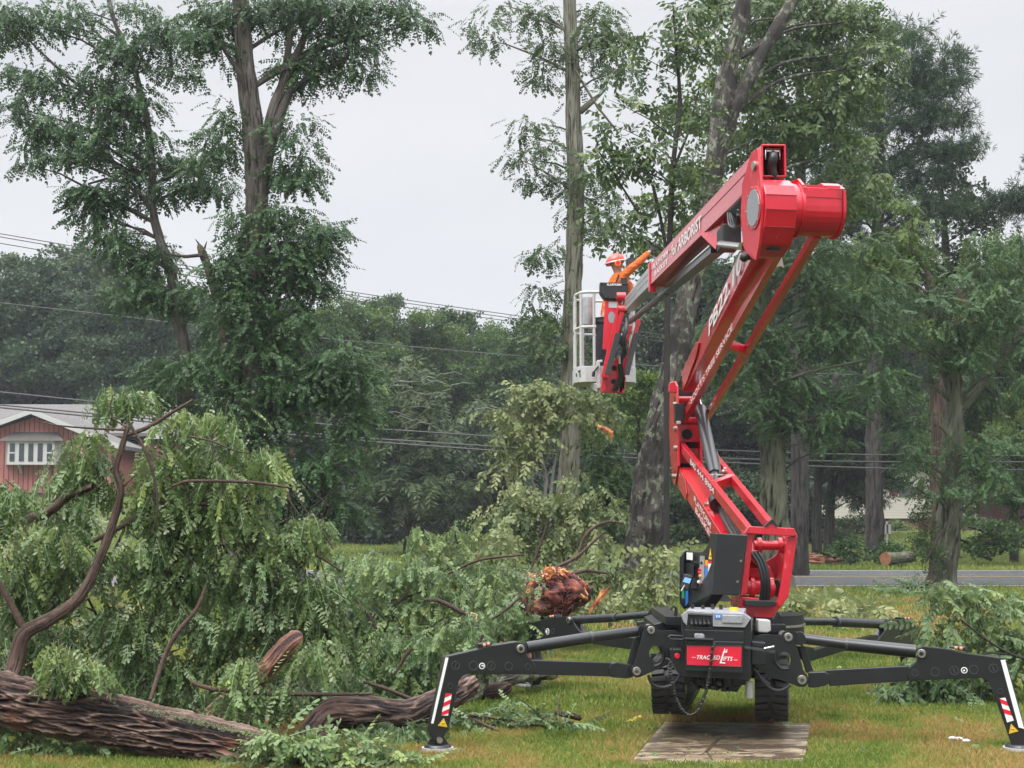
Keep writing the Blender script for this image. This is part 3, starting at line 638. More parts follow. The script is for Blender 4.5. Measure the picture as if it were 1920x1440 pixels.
# ---- lower arm
def left_text(a, b, w, t0, t1, s, hgt, yo, m='decal_white', par=None, bold=.012, slant=0):
    """lettering on the left face of a beam a->b, running toward b (b nearer the camera)"""
    a, b, d, sd, u = MB().frame(a, b); L = np.linalg.norm(b - a)
    if sd[0] < 0: sd = -sd
    o = a + d * L * t0 - sd * (w / 2 + .004) + u * yo
    return text(s, o, d, u, L * (t1 - t0), hgt, m, par, bold=bold, slant=slant)
Ye = 13.8
a, e = P(1293, 893, Ye), P(1418, 1090, Yt)
b = MB().use('red_paint'); b.beam(a, e, .2, .17, .2, .19); low = b.build('lower_arm', lift, bevel=.004)
_, _, d, sd, u = MB().frame(a, e)
b = MB().use('red_rough'); L = np.linalg.norm(e - a); q = [a + d * .15 + u * .088 + sd * s for s in (-.09, .09)] + [a + d * L * .5 + u * .09 + sd * s for s in (.09, -.09)]; b.prism(q, u * .006); b.build('top_plate', low)
b = MB().use('red_paint'); m0 = a - sd * .104; b.prism([m0 + d * .0 - u * .1, m0 + d * .55 - u * .1, m0 + d * .62 - u * .02, m0 + d * .5 + u * .07, m0 + d * .1 + u * .09], -sd * .006); b.build('side_plate', low, bevel=.002)
left_text(a, e, .2, .30, .58, 'PLATFORM', .055, .005, par=low); left_text(a, e, .2, .33, .62, 'BASKET', .05, -.065, par=low)
b = MB().use('red_paint'); q0 = P(1327, 945, 12.3); b.prism([q0 + u * .05, q0 + d * .55 - u * .02, q0 + d * .6 - u * .16, q0 + d * .1 - u * .12], -sd * .012); b.build('cylinder_bracket', low, bevel=.004)
b = MB().use('steel'); c = P(1327, 946, 12.25); b.cyl(c - (.03, 0, 0), c + (.03, 0, 0), .022, None, 16); b.build('pin', low, smooth=True)
la, lb = P(1279, 838, Ye), P(1408, 1003, Yt - .05)
b = MB().use('red_paint'); b.beam(la, lb, .045, .085); lk = b.build('link_bar', lift, bevel=.003)
left_text(la, lb, .045, .20, .58, '845 444 8984', .055, -.028, par=lk)
ra_, rb_ = P(1325, 838, Ye), P(1447, 990, Yt - .05)
b = MB().use('red_paint'); b.beam(ra_, rb_, .045, .075); b.build('link_bar', lift, bevel=.003)
b = MB().use('red_paint'); b.beam(la + (lb - la) * .52, ra_ + (rb_ - ra_) * .47, .05, .085); b.build('cross_brace', lift, bevel=.003)
# ---- elbow knuckle: two side plates in the boom's plane, cross tubes between
xl, xr = 1.535, 1.745
prof = [(14.35, 2.70), (13.95, 2.76), (13.78, 2.70), (13.70, 2.45), (13.72, 2.1), (13.70, 1.95), (13.95, 1.78), (14.15, 1.80), (14.3, 2.0), (14.45, 2.3)]
b = MB().use('red_paint'); b.prism([(xl, y, z) for y, z in prof], (.022, 0, 0)); b.build('elbow_plate', lift, bevel=.004)
b = MB().use('red_paint'); b.prism([(xr, y, z) for y, z in prof], (.022, 0, 0)); b.build('elbow_plate', lift, bevel=.004)
b = MB().use('red_paint')
b.prism([(xl + .03, 13.85, 2.18), (xr, 13.85, 2.18), (xr, 13.85, 2.34), (xl + .03, 13.85, 2.34)], (0, .03, 0)); b.prism([(xl + .03, 13.9, 1.98), (xr, 13.9, 1.98), (xr, 13.9, 2.12), (xl + .03, 13.9, 2.12)], (0, .03, 0))
b.use('hole_shade'); b.box((xl + .03, 14.2, 1.9), (xr, 14.24, 2.7)); b.prism(circle(((xl + xr) / 2, 13.845, 2.25), .05, 20), (0, .004, 0))  # back sheet and disc carry the shade of the interior as colour
b.use('red_paint'); 
for z, y in ((2.38, 13.9), (2.58, 13.95), (1.9, 13.95)): b.cyl((xl, y, z), (xr, y, z), .035, None, 18)
b.build('elbow_crosspiece', lift, bevel=.003)
for y, z in ((13.85, 2.53), (13.83, 2.30), (13.85, 2.12), (13.98, 1.86)):
    b = MB().use('steel'); b.cyl((xl - .025, y, z), (xl + .01, y, z), .026, None, 16); b.build('pin', lift, smooth=True)
b = MB().use('rubber'); b.box((xl - .03, 13.6, 2.36), (xl + .05, 13.72, 2.52)); b.use('aluminium'); b.box((xl - .02, 13.59, 2.33), (xl + .02, 13.6, 2.36)); b.build('limit_switch', lift, bevel=.005)
b = MB().use('red_paint'); b.prism(PP(z4, [(218, 340), (222, 270), (258, 258), (275, 300), (278, 345)], 13.55), (0, .1, 0)); b.build('guard', lift, bevel=.005)
# lift cylinder and its rod
ca, cb = P(*z4(455, 470), 13.6), P(*z4(560, 960), 12.6)
b = MB().use('gunmetal'); b.cyl(ca, cb, .055, .055, 24); b.cyl(ca + (.03, .02, 0), cb + (.03, .02, 0), .03, None, 12); b.build('lift_cylinder', lift, smooth=True)
b = MB().use('chrome'); b.cyl(P(*z4(432, 400), 13.75), ca, .03, None, 20); b.build('cylinder_rod', lift, smooth=True)
b = MB().use('gunmetal'); b.cyl(cb, P(*z4(575, 1160), 12.0), .04, None, 20); b.use('hose'); b.cyl(P(*z4(572, 1150), 12.05), P(*z4(582, 1190), 11.95), .065, None, 20); b.build('lift_cylinder', lift, smooth=True)
b = MB().use('steel'); c = P(*z4(575, 965), 12.5); b.cyl(c - (.09, 0, 0), c + (.09, 0, 0), .012, None, 10); b.ball(c + (.06, 0, .03), .022); b.ball(c + (.07, 0, .055), .016); b.tube([P(*z4(600, 950), 12.5), P(*z4(598, 860), 12.5), P(*z4(575, 785), 12.5)], .007, 6); b.build('fitting', lift, smooth=True)
b = MB().use('hose')
for o in (0, 26, 50): b.tube(smooth_path([P(*z4(600 + o * .5, 1190), 12.0), P(*z4(625 + o * .7, 1280), 11.6), P(*z4(680 + o, 1380), 11.0), P(*z4(740 + o, 1480), Yt)], [.02] * 4, .04)[0], .02, 10)
b.build('hydraulic_hoses', lift, smooth=True)
b = MB().use('decal_white'); b.prism(PP(z4, [(593, 1203), (635, 1208), (640, 1225), (598, 1222)], 11.9), (0, .05, 0)); b.build('hose_clamp', lift)

# ---- upper arm
ua, ub = P(1302, 716, Ye), P(1462, 400, 9.15)
b = MB().use('red_paint'); b.beam(ua, ub, .2, .2, .17, .2); up = b.build('upper_arm', lift, bevel=.004)
left_text(ua, ub, .195, .40, .80, 'PB22.10', .13, -.06, par=up, bold=.02, slant=.15)
_, _, d, sd, u = MB().frame(ua, ub)
b = MB().use('red_paint'); m0 = ua - sd * (.104 if sd[0] > 0 else -.104); sgn = -1 if sd[0] > 0 else 1
b.prism([m0 - u * .1, m0 + d * 1.1 - u * .02, m0 + d * 1.3 + u * .04, m0 + d * 1.1 + u * .1, m0 + u * .1], sd * sgn * .008); b.build('side_plate', up, bevel=.002)
la, lb = P(1284, 783, Ye), P(1468, 455, 9.25)
b = MB().use('red_paint'); b.beam(la, lb, .05, .075); lk = b.build('link_bar', lift, bevel=.003)
left_text(la, lb, .05, .13, .62, "SCOTT'S TREE SERVICE", .052, -.026, par=lk)
ra_, rb_ = P(1325, 783, Ye), P(1532, 438, 9.1)
b = MB().use('red_paint'); b.beam(ra_, rb_, .05, .06); b.build('link_bar', lift, bevel=.003)
b = MB().use('red_paint'); b.beam(la + (lb - la) * .52, ra_ + (rb_ - ra_) * .455, .06, .07); b.build('cross_brace', lift, bevel=.003)
b = MB().use('decal_white'); b.prism(PP(z5, [(668, 818), (705, 740), (720, 820), (700, 810)], 9.6), (0, .003, 0)); b.build('sticker', lift)

# ---- drum knuckle
A1 = np.array([.985, .17, 0.0]); Yd = 9.0
C = P(*z5(563, 470), Yd)                       # centre of the left end
fw = np.array([.17, -.985, 0.0]) * -1          # away from the camera
def prof3(c, pr): return [c + fw * y + np.array([0, 0, z]) for y, z in pr]
pr = [(-.20, .12), (-.235, .05), (-.235, -.04), (-.20, -.14), (-.13, -.235), (.02, -.285), (.16, -.27), (.2, -.1), (.2, .1), (.1, .2), (-.12, .17)]
b = MB().use('red_paint'); b.prism(prof3(C + fw * .08, pr), A1 * .20); dr = b.build('boom_head', lift, bevel=.006)
b = MB().use('red_dark')
for yy0, zz0 in ((-.236, .05), (-.236, -.04), (-.202, -.14)): q = C + fw * (.08 + yy0) + np.array([0, 0, zz0]); b.prism([q, q + A1 * .2, q + A1 * .2 + np.array([0, 0, .005]), q + np.array([0, 0, .005])], -fw * .002)
b.use('hole_shade'); q = C + fw * .0 + np.array([0, 0, -.262]) + A1 * .1; b.prism(circle(q, .045, 20, A1 * 1.0, fw * .4), (0, 0, .02)); b.build('weld_seam', dr)
pr2 = [(-.10, .36), (-.155, .10), (-.16, 0), (-.14, -.12), (-.10, -.24), (-.04, -.33), (.05, -.30), (.2, -.2), (.24, 0), (.2, .2), (.02, .36)]
b = MB().use('red_paint'); b.prism(prof3(C + fw * .03, pr2), -A1 * .018); b.build('side_plate', dr, bevel=.004)
b = MB().use('red_paint'); q = C - A1 * .018; b.prism(circle(q, .135, 36, fw, (0, 0, 1)), -A1 * .008); b.use('mirror_disc'); b.prism(circle(q - A1 * .008, .115, 36, fw, (0, 0, 1)), -A1 * .004); b.build('access_cover', dr, bevel=.002)
b = MB().use('steel'); 
for an in range(0, 360, 45): q2 = q - A1 * .012 + fw * .125 * math.cos(R(an)) + np.array([0, 0, .125 * math.sin(R(an))]); b.cyl(q2, q2 - A1 * .006, .006, None, 8)
q2 = q + np.array([0, 0, .26]) + fw * -.02; b.cyl(q2 + A1 * .02, q2 - A1 * .015, .03, None, 16); b.build('bolt', dr)
b = MB().use('red_paint'); c0 = C + A1 * .20 + fw * .03; b.cyl(c0, c0 + A1 * .05, .165, None, 40); b.cyl(c0 + A1 * .045, c0 + A1 * .065, .175, None, 40); b.build('collar', lift, smooth=True)
c0 = C + A1 * .255 + fw * .03
def dprof(r, top): 
    pts = [(r * math.sin(R(t)), -r * math.cos(R(t))) for t in range(-90, 91, 12)]
    return pts + [(r, top), (-r, top)]
b = MB().use('red_paint'); b.prism(prof3(c0, [(-y, z) for y, z in dprof(.16, .115)]), A1 * .25); hd = b.build('pivot_housing', lift, bevel=.006)
b = MB().use('red_paint'); b.prism(prof3(c0 + A1 * .25, [(-y, z) for y, z in dprof(.175, .10)]), A1 * .018); b.prism(prof3(c0 - A1 * .0, [(-.165, .11), (-.05, .19), (.13, .2), (.165, .1)]), A1 * .02); b.prism(prof3(c0 + A1 * .15, [(-.165, .11), (-.06, .165), (.13, .165), (.165, .1)]), A1 * .118); b.build('flange', hd, bevel=.003)
b = MB().use('red_paint'); b.prism([c0 + fw * y + A1 * x + np.array([0, 0, .118]) for x, y in ((.0, -.15), (.24, -.15), (.24, .15), (0, .15))], (0, 0, .012)); b.use('red_dark'); b.prism(circle(c0 + A1 * .1 + np.array([0, 0, .1305]), .05, 24, A1, fw), (0, 0, .003)); b.use('decal_white'); b.prism([c0 + fw * y + A1 * x + np.array([0, 0, .1305]) for x, y in ((.15, -.12), (.23, -.12), (.23, -.03), (.15, -.05))], (0, 0, .002)); b.build('top_plate', hd)
b = MB().use('red_dark'); q = c0 + fw * -.162 + np.array([0, 0, .05]); b.prism([q, q + A1 * .25, q + A1 * .25 + np.array([0, 0, .004]), q + np.array([0, 0, .004])], -fw * .002); b.build('weld_seam', hd)

# ---- telescopic boom
ta, tb = P(1451, 301, 9.1), P(1233, 516, 14.3)
b = MB().use('red_paint')
_, _, d, sd, u = MB().frame(ta, tb)
if sd[0] < 0: sd = -sd
w2, h2, t = .078, .104, .012
for s_ in (-1, 1): b.prism([ta + sd * s_ * w2 - u * h2, ta + sd * s_ * w2 + u * h2, tb + sd * s_ * w2 + u * h2, tb + sd * s_ * w2 - u * h2], -sd * s_ * t)
b.prism([ta - sd * w2 + u * h2, ta + sd * w2 + u * h2, tb + sd * w2 + u * h2, tb - sd * w2 + u * h2], -u * t)
b.use('red_dark'); b.prism([ta - sd * w2 - u * (h2 + .001), ta + sd * w2 - u * (h2 + .001), tb + sd * w2 - u * (h2 + .001), tb - sd * w2 - u * (h2 + .001)], u * t)  # underside in darker red: its reflection put into the colour
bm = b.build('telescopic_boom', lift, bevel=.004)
b = MB().use('red_dark'); q = ta - sd * (w2 + .0015) + u * .02; q1 = tb - sd * (w2 + .0015) + u * .02; b.prism([q, q1, q1 + u * .006, q + u * .006], -sd * .0015)
q = ta - u * (h2 + .003) ; q1 = tb - u * (h2 + .003); b.prism([q, q + sd * .006, q1 + sd * .006, q1], -u * .0015); b.build('weld_seam', bm)
b = MB().use('red_paint'); e0 = tb - d * .05; b.prism([e0 - sd * (w2 + .012) - u * (h2 + .012), e0 + sd * (w2 + .012) - u * (h2 + .012), e0 + sd * (w2 + .012) + u * (h2 + .012), e0 - sd * (w2 + .012) + u * (h2 + .012)], d * .08)
b.prism([e0 - sd * .09 - u * .17, e0 - sd * .02 - u * .17, e0 - sd * .02 - u * .1, e0 - sd * .09 - u * .1], d * .06); b.build('boom_collar', bm, bevel=.006)
b = MB().use('hole_shade'); q = ta + d * .25; b.prism([q - sd * .065 - u * .09, q + sd * .065 - u * .09, q + sd * .065 + u * .09, q - sd * .065 + u * .09], d * .01); b.build('boom_end_shade', bm)  # dark sheet standing in for the shade inside the open boom
b = MB().use('chrome'); q = ta + d * .03 + u * .06
b.tube([q - sd * .045 - u * .05, q - sd * .045 + u * .02, q + sd * .045 + u * .02, q + sd * .045 - u * .05], .006, 8); b.cyl(q - sd * .04 + u * .005, q + sd * .04 + u * .005, .008, None, 10); b.build('hose_guide', bm, smooth=True)
b = MB().use('hose'); b.tube(smooth_path([q + u * .0 + d * .1, q - u * .03 - d * .02, q - u * .1 - d * .01 - sd * .01, q - u * .17 + sd * .01, q - u * .24 + sd * .02 + d * .03], [.03, .033, .03, .033, .035], .02)[0], .03, 12); b.build('hose_bundle', bm, smooth=True)
# gusset under the boom and jib cylinder
b = MB().use('red_paint'); g = lambda x, y, Y: P(*z5(x, y), Y)
gl = [g(362, 440, 10.9), g(545, 215, 9.3), g(520, 345, 9.3), g(382, 480, 10.5), g(335, 640, 10.6), g(318, 712, 10.7), g(215, 612, 11.4)]
b.prism(gl, (.016, 0, 0)); b.build('gusset', bm)
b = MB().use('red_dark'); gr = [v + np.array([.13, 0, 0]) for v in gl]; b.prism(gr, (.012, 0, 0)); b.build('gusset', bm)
b = MB().use('chrome'); b.cyl(g(350, 680, 10.3), g(475, 695, 9.25), .026, None, 20); b.build('cylinder_rod', lift, smooth=True)
b = MB().use('hose')
for o in range(5): b.tube(smooth_path([g(395 + o * 6, 490 + o * 8, 10.2), g(450 + o * 5, 440 + o * 10, 9.8), g(525, 350 + o * 9, 9.3)], [.01] * 3, .02)[0], .011, 8)
for o in range(4): b.tube(smooth_path([g(390 + o * 9, 500, 10.1), g(400 + o * 14, 570, 10.0), g(440 + o * 8, 575 - o * 6, 9.7), g(450, 480 + o * 9, 9.6)], [.01] * 4, .02)[0], .009, 8)
b.build('hydraulic_hoses', lift, smooth=True)
b = MB().use('rubber'); b.box(tuple(g(360, 690, 10.3)), tuple(g(470, 560, 10.3) + np.array([0, .3, 0]))); b.build('valve_block', lift, bevel=.01)
b = MB().use('rubber'); q = g(515, 750, 9.15); b.ball(q, .04, 10, 6, (1.3, .6, .7)); b.ball(q - (.03, 0, .01), .03, 10, 6); b.build('work_lamp', lift, smooth=True)
# energy chain / pipe under the boom
pa_, pb_ = P(1345, 468, 11.0), P(1182, 603, 19.0)
b = MB().use('black_paint'); b.beam(pa_, pa_ + (pb_ - pa_) * .5, .1, .05); b.use('chrome'); b.beam(pa_ - (.055, 0, -.03), pa_ + (pb_ - pa_) * .5 - (.055, 0, -.03), .012, .012); b.build('cable_tray', bm)
b = MB().use('gunmetal'); b.cyl(pa_ + (pb_ - pa_) * .45, pb_, .035, None, 14); b.build('extension_pipe', bm, smooth=True)
# inner sections
tc_, td_ = P(1205, 544, 16.8), P(1179, 572, 19.3)
b = MB().use('aluminium'); b.beam(tb, tc_, .145, .19); s1 = b.build('inner_boom', bm, bevel=.004)
b = MB().use('aluminium'); b.beam(tc_ - d * .3, td_, .125, .17); s2 = b.build('inner_boom', bm, bevel=.004)
b = MB().use('decal_black')
for (A_, B_, ww) in ((tb, tc_, .0735), (tc_, td_, .0635)):
    for o in (.03, -.03): b.prism([A_ - sd * ww + u * o, B_ - sd * ww + u * o, B_ - sd * ww + u * (o + .006), A_ - sd * ww + u * (o + .006)], -sd * .001)
b.build('boom_groove', bm)
# boom lettering
for t0, t1, s_, hh, yo in ((.90, .58, None, 0, 0),):
    pass
def boom_text(t0, t1, s_, hh, yo):   # t from far end (0) to near end (1)
    o = tb + (ta - tb) * t0 - sd * (w2 + .005) + u * yo; return text(s_, o, ta - tb, u, np.linalg.norm(ta - tb) * (t1 - t0), hh, 'decal_white', bm, bold=.015, slant=.1)
boom_text(.05, .24, 'PLATFORM', .05, .01); boom_text(.07, .24, 'BASKET', .05, -.065); boom_text(.28, .58, 'for ARBORIST', .10, -.045)

# ---- basket jib and basket
Yb = 19.5
def rb(a, c, w, h, name, par=lift, m='red_paint', Y=Yb, Y2=None):
    b = MB().use(m); b.beam(P(*z6(*a), Y), P(*z6(*c), Y2 or Y), w, h); return b.build(name, par, bevel=.004)
rb((500, 555), (350, 1215), .05, .09, 'jib_link', Y=19.3); rb((512, 655), (380, 1215), .05, .09, 'jib_link', Y=19.2)
rb((645, 740), (515, 1205), .05, .09, 'jib_link', Y=19.4); rb((580, 790), (488, 1120), .04, .07, 'jib_link', Y=19.5)
for q in ((500, 552), (512, 655)):
    b = MB().use('red_paint'); c = P(*z6(*q), 19.2); b.cyl(c - (.06, 0, 0), c + (.06, 0, 0), .06, None, 20); b.build('link_end', lift, smooth=True, bevel=.004)
rb((475, 850), (385, 1190), .07, .05, 'jib_cover', m='gunmetal', Y=19.05); rb((625, 850), (545, 1190), .07, .05, 'jib_cover', m='gunmetal', Y=19.2)
b = MB().use('red_paint'); b.prism([P(*z6(*q), 19.6) for q in [(372, 585), (480, 590), (470, 700), (440, 800), (400, 990), (350, 980), (362, 720)]], (0, .12, 0)); jp = b.build('jib_post', lift, bevel=.005)
b = MB().use('white_paint'); b.prism([P(*z6(*q), 19.595) for q in [(398, 590), (470, 593), (465, 642), (398, 640)]], (0, .004, 0)); b.use('mirror_disc'); b.prism(circle(P(*z6(422, 720), 19.595), .065, 24, (.7, 0, 0), (0, 0, 1.2)), (0, .004, 0)); b.build('sticker', jp)
b = MB().use('red_paint'); b.prism([P(*z6(*q), 19.4) for q in [(452, 1060), (495, 1030), (540, 1060), (530, 1290), (505, 1335), (350, 1335), (385, 1210)]], (0, .1, 0)); jl = b.build('jib_plate', lift, bevel=.005)
b = MB().use('hole_shade')
for q in ((445, 1135), (440, 1245)): b.prism(circle(P(*z6(*q), 19.395), .035, 20), (0, .004, 0))  # discs painted dark where the plate's holes are not cut
b.build('plate_hole', jl)
b = MB().use('red_paint'); b.prism([P(*z6(*q), 19.35) for q in [(350, 1200), (390, 1210), (372, 1320), (345, 1335), (335, 1290)]], (0, .3, 0)); b.prism([P(*z6(*q), 19.4) for q in [(500, 1200), (540, 1210), (525, 1340), (482, 1335)]], (0, .3, 0)); b.build('jib_foot', lift, bevel=.005)
b = MB().use('hose')
for o in range(4): b.tube(smooth_path([P(*z6(545, 720 + o * 15), 19.2), P(*z6(545 - o * 9, 830), 19.1), P(*z6(500 + o * 12, 920), 19.1), P(*z6(540 - o * 8, 1010), 19.15), P(*z6(485 + o * 5, 1090), 19.2), P(*z6(490 + o * 6, 1210), 19.25), P(*z6(430 + o * 9, 1320), 19.3)], [.02] * 7, .05)[0], .024, 8)
b.build('hydraulic_hoses', lift, smooth=True)
b = MB().use('steel'); b.cyl(P(*z6(485, 1035), 19.15), P(*z6(487, 1100), 19.15), .015, None, 8); b.build('fitting', lift)
# slew bracket between basket and jib
b = MB().use('white_paint'); b.beam(P(*z6(305, 1080), 19.75), P(*z6(345, 1076), 19.7), .02, .03); b.beam(P(*z6(310, 1080), 19.75), P(*z6(315, 1300), 19.75), .05, .06); b.beam(P(*z6(262, 1268), 19.9), P(*z6(320, 1300), 19.75), .06, .1)
b.use('hose'); b.beam(P(*z6(315, 1120), 19.7), P(*z6(275, 1170), 19.7), .02, .02); b.cyl(P(*z6(278, 1165), 19.7), P(*z6(272, 1205), 19.7), .022, None, 8); b.build('basket_bracket', lift, bevel=.003)
bk = MB().use('white_paint')          # tub
def bx(px, py, Y): return P(*z6(px, py), Y)
zt = bx(110, 1125, 19.9)[2]; zb_ = bx(110, 1255, 19.9)[2]
x0, x1 = bx(112, 0, 19.9)[0], bx(618, 0, 19.9)[0]
foot = [(x0 + .05, 19.86), (x0 + .14, 19.78), (x1 - .14, 19.78), (x1 - .04, 19.86), (x1, 20.0), (x1, 20.5), (x1 - .1, 20.62), (x0 + .1, 20.62), (x0, 20.5), (x0, 19.98)]
n = len(foot); vs = [(x, y, zb_) for x, y in foot] + [(x, y, zt) for x, y in foot] + [(x * .96 + .04 * (x0 + x1) / 2, y * .96 + .04 * 20.2, zt) for x, y in foot] + [(x * .96 + .04 * (x0 + x1) / 2, y * .96 + .04 * 20.2, zb_ + .03) for x, y in foot]
bk.add(vs, [(i, (i + 1) % n, n + (i + 1) % n, n + i) for i in range(n)] + [(n + i, n + (i + 1) % n, 2 * n + (i + 1) % n, 2 * n + i) for i in range(n)] + [(2 * n + i, 2 * n + (i + 1) % n, 3 * n + (i + 1) % n, 3 * n + i) for i in range(n)] + [tuple(range(n - 1, -1, -1)), tuple(range(3 * n, 4 * n))])
tub = bk.build('basket', lift, bevel=.006)
b = MB().use('decal_black'); b.prism([bx(q[0], q[1], 19.83) for q in [(146, 1158), (166, 1152), (168, 1210), (160, 1210), (158, 1170), (150, 1172)]], (0, .004, 0)); b.prism([bx(q[0], q[1], 19.83) for q in [(128, 1180), (138, 1176), (140, 1206), (130, 1210)]], (0, .004, 0)); b.build('marking', tub)
zr = bx(0, 522, 19.9)[2]; zm = bx(0, 805, 19.9)[2]
b = MB().use('white_paint')
posts = [(x0 + .02, 19.98), (x0 + .09, 19.84), (bx(275, 0, 19.8)[0], 19.8), (x1 - .03, 19.98), (x1 - .03, 20.5), (x0 + .03, 20.5), (x0 + .15, 20.58), (x1 - .3, 20.6)]
for x, y in posts: b.tube([(x, y, zt - .05), (x, y, zr - .02)], .02, 10)
for zz in (zr, zm):
    ring = [(x0 + .02, 20.45, zz - .02), (x0 + .02, 19.98, zz - .02), (x0 + .09, 19.84, zz), (x0 + .18, 19.8, zz), (x1 - (.55 if zz == zm else .4), 19.8, zz)]
    b.tube(ring, .02, 10)
    b.tube([(x1 - .2, 20.6, zz - .01), (x0 + .15, 20.6, zz - .01), (x0 + .03, 20.45, zz - .01)], .018, 10)
    b.tube([(x1 - .03, 19.98, zz - .01), (x1 - .03, 20.45, zz - .01), (x1 - .1, 20.58, zz - .01), (x1 - .2, 20.6, zz - .01)], .018, 10)
b.build('guard_rail', tub, smooth=True)
b = MB().use('aluminium'); b.cyl((bx(222, 0, 20.2)[0], 20.2, bx(0, 780, 20.2)[2]), (bx(222, 0, 20.2)[0], 20.2, bx(0, 560, 20.2)[2]), .075, None, 18); b.build('tool_tube', tub, smooth=True)
b = MB().use('rubber'); b.prism([bx(q[0], q[1], 19.55) for q in [(328, 436), (556, 440), (560, 470), (556, 560), (470, 575), (365, 570), (326, 520)]], (0, .2, 0)); cs = b.build('console', tub, bevel=.02)
b = MB().use('black_edge'); b.prism([bx(q[0], q[1], 19.54) for q in [(328, 434), (556, 438), (556, 446), (328, 442)]], (0, .2, 0)); b.build('console_lid', cs)
text('PLATFORM', bx(385, 462, 19.535), (1, 0, 0), (0, 0, 1), .19, .03, 'decal_white', cs, bold=.02)
# ================================================================ the worker in the basket
mat('skin', (0.42, 0.24, 0.17), 0.5); mat('hivis', (0.92, 0.17, 0.012), 0.6, noise=(14, (0.75, 0.12, 0.01), .5, .75, ONE), bump=[(9, 1, .12, (1, 1, 2.5)), (30, .6, .03, ONE)])
mat('trousers', (0.02, 0.022, 0.028), .8, bump=(20, .5, .02, ONE)); mat('helmet', (0.72, 0.05, 0.03), .25, coat=.4); mat('hair', (0.03, 0.02, 0.015), .7)
mat('glove', (0.03, 0.03, 0.03), .7)
def sk(name, nodes, edges, m, parent, sub=2, root=0):
    me = bpy.data.meshes.new(name); org = origin_of(parent)
    me.from_pydata([tuple(np.array(n[0]) - org) for n in nodes], edges, []); me.materials.append(MATS[m])
    o = bpy.data.objects.new(name, me); COL.objects.link(o); o.parent = parent
    mo = o.modifiers.new('skin', 'SKIN'); mo.use_smooth_shade = True; mo.branch_smoothing = .5
    for i, n in enumerate(nodes):
        r = n[1]; r = r if isinstance(r, tuple) else (r, r); me.skin_vertices[0].data[i].radius = r; me.skin_vertices[0].data[i].use_root = (i == root)
    s = o.modifiers.new('sub', 'SUBSURF'); s.levels = sub; s.render_levels = sub
    return o
Yp = 20.15
q = lambda x, y, dy=0.0: P(x, y, Yp + dy)
feet_z = zb_ + .04
per = thing('person', 'worker in orange shirt and red helmet, reaching up from the raised basket', 'person', (q(1130, 700)[0], Yp, feet_z))
hip = q(1139, 604); 
def J(x, y, dy=0.0): return q(x, y, dy)
body = [(J(1140, 606), .13), (J(1144, 580), .125), (J(1150, 550), .14), (J(1157, 524), .15), (J(1158, 513), .07), (J(1157, 506), .06), (J(1156, 498), .085), (J(1155, 488), .09),
        (J(1168, 519, -.10), .062), (J(1181, 506, -.14), .052), (J(1194, 495, -.16), .044), (J(1206, 484, -.16), .038), (J(1216, 474, -.15), .028), (J(1221, 470, -.15), .03),
        (J(1166, 523, .12), .062), (J(1181, 536, .14), .05), (J(1184, 556, .05), .042), (J(1180, 572, -.05), .03),
        (J(1133, 612, -.1), .095), (J(1127, 655, -.1), .07), (J(1122, 690, -.08), .05), (J(1148, 612, .1), .095), (J(1144, 655, .08), .07), (J(1140, 692, .1), .05),
        (J(1112, 700, -.12), .035), (J(1132, 702, .06), .035)]
E = [(0, 1), (1, 2), (2, 3), (3, 4), (4, 5), (5, 6), (6, 7), (3, 8), (8, 9), (9, 10), (10, 11), (11, 12), (12, 13), (3, 14), (14, 15), (15, 16), (16, 17), (0, 18), (18, 19), (19, 20), (20, 24), (0, 21), (21, 22), (22, 23), (23, 25)]
sk('body', body, E, 'skin', per)
gr = lambda i, k: (body[i][0], body[i][1] * k)
sk('shirt', [gr(0, 1.02), gr(1, 1.12), gr(2, 1.12), gr(3, 1.1), (body[4][0], .09), (body[8][0], .08), (J(1175, 512, -.12), .062), (body[9][0], .066), (body[10][0], .056), (body[11][0], .05), (J(1217, 473, -.15), .042), gr(14, 1.2), gr(15, 1.2), (body[16][0], .058)],
   [(0, 1), (1, 2), (2, 3), (3, 4), (3, 5), (5, 6), (6, 7), (7, 8), (8, 9), (9, 10), (3, 11), (11, 12), (12, 13)], 'hivis', per)
sk('trousers', [gr(0, 1.1), gr(18, 1.12), gr(19, 1.2), gr(20, 1.3), gr(21, 1.12), gr(22, 1.2), gr(23, 1.3)], [(0, 1), (1, 2), (2, 3), (0, 4), (4, 5), (5, 6)], 'trousers', per)
for i, (e, t) in enumerate(((12, J(1223, 469, -.15)), (17, J(1177, 578, -.08)))):   # gloved hands with five fingers
    w = body[e][0]; d = (t - body[e - 1][0]); d /= np.linalg.norm(d); s = np.cross(d, (0, 1, 0)); s /= np.linalg.norm(s)
    nodes = [(w, .03), (w + d * .05, (.042, .024))]; ed = [(0, 1)]
    for k, (off, L) in enumerate(((-.03, .06), (-.01, .075), (.01, .08), (.03, .07))):
        a = len(nodes); nodes += [(w + d * .085 + s * off, .011), (w + d * (.085 + L * .5) + s * off * 1.15, .0095), (w + d * (.085 + L * .85) + s * off * 1.15 + np.array([0, -.02, -.015]), .008)]; ed += [(1, a), (a, a + 1), (a + 1, a + 2)]
    a = len(nodes); nodes += [(w + d * .04 - s * .045, .012), (w + d * .075 - s * .07, .01)]; ed += [(1, a), (a, a + 1)]
    sk('glove', nodes, ed, 'glove', per, 1)
hc = J(1154.5, 492); b = MB().use('helmet')
vs = []; fs = []; n = 24; m = 8
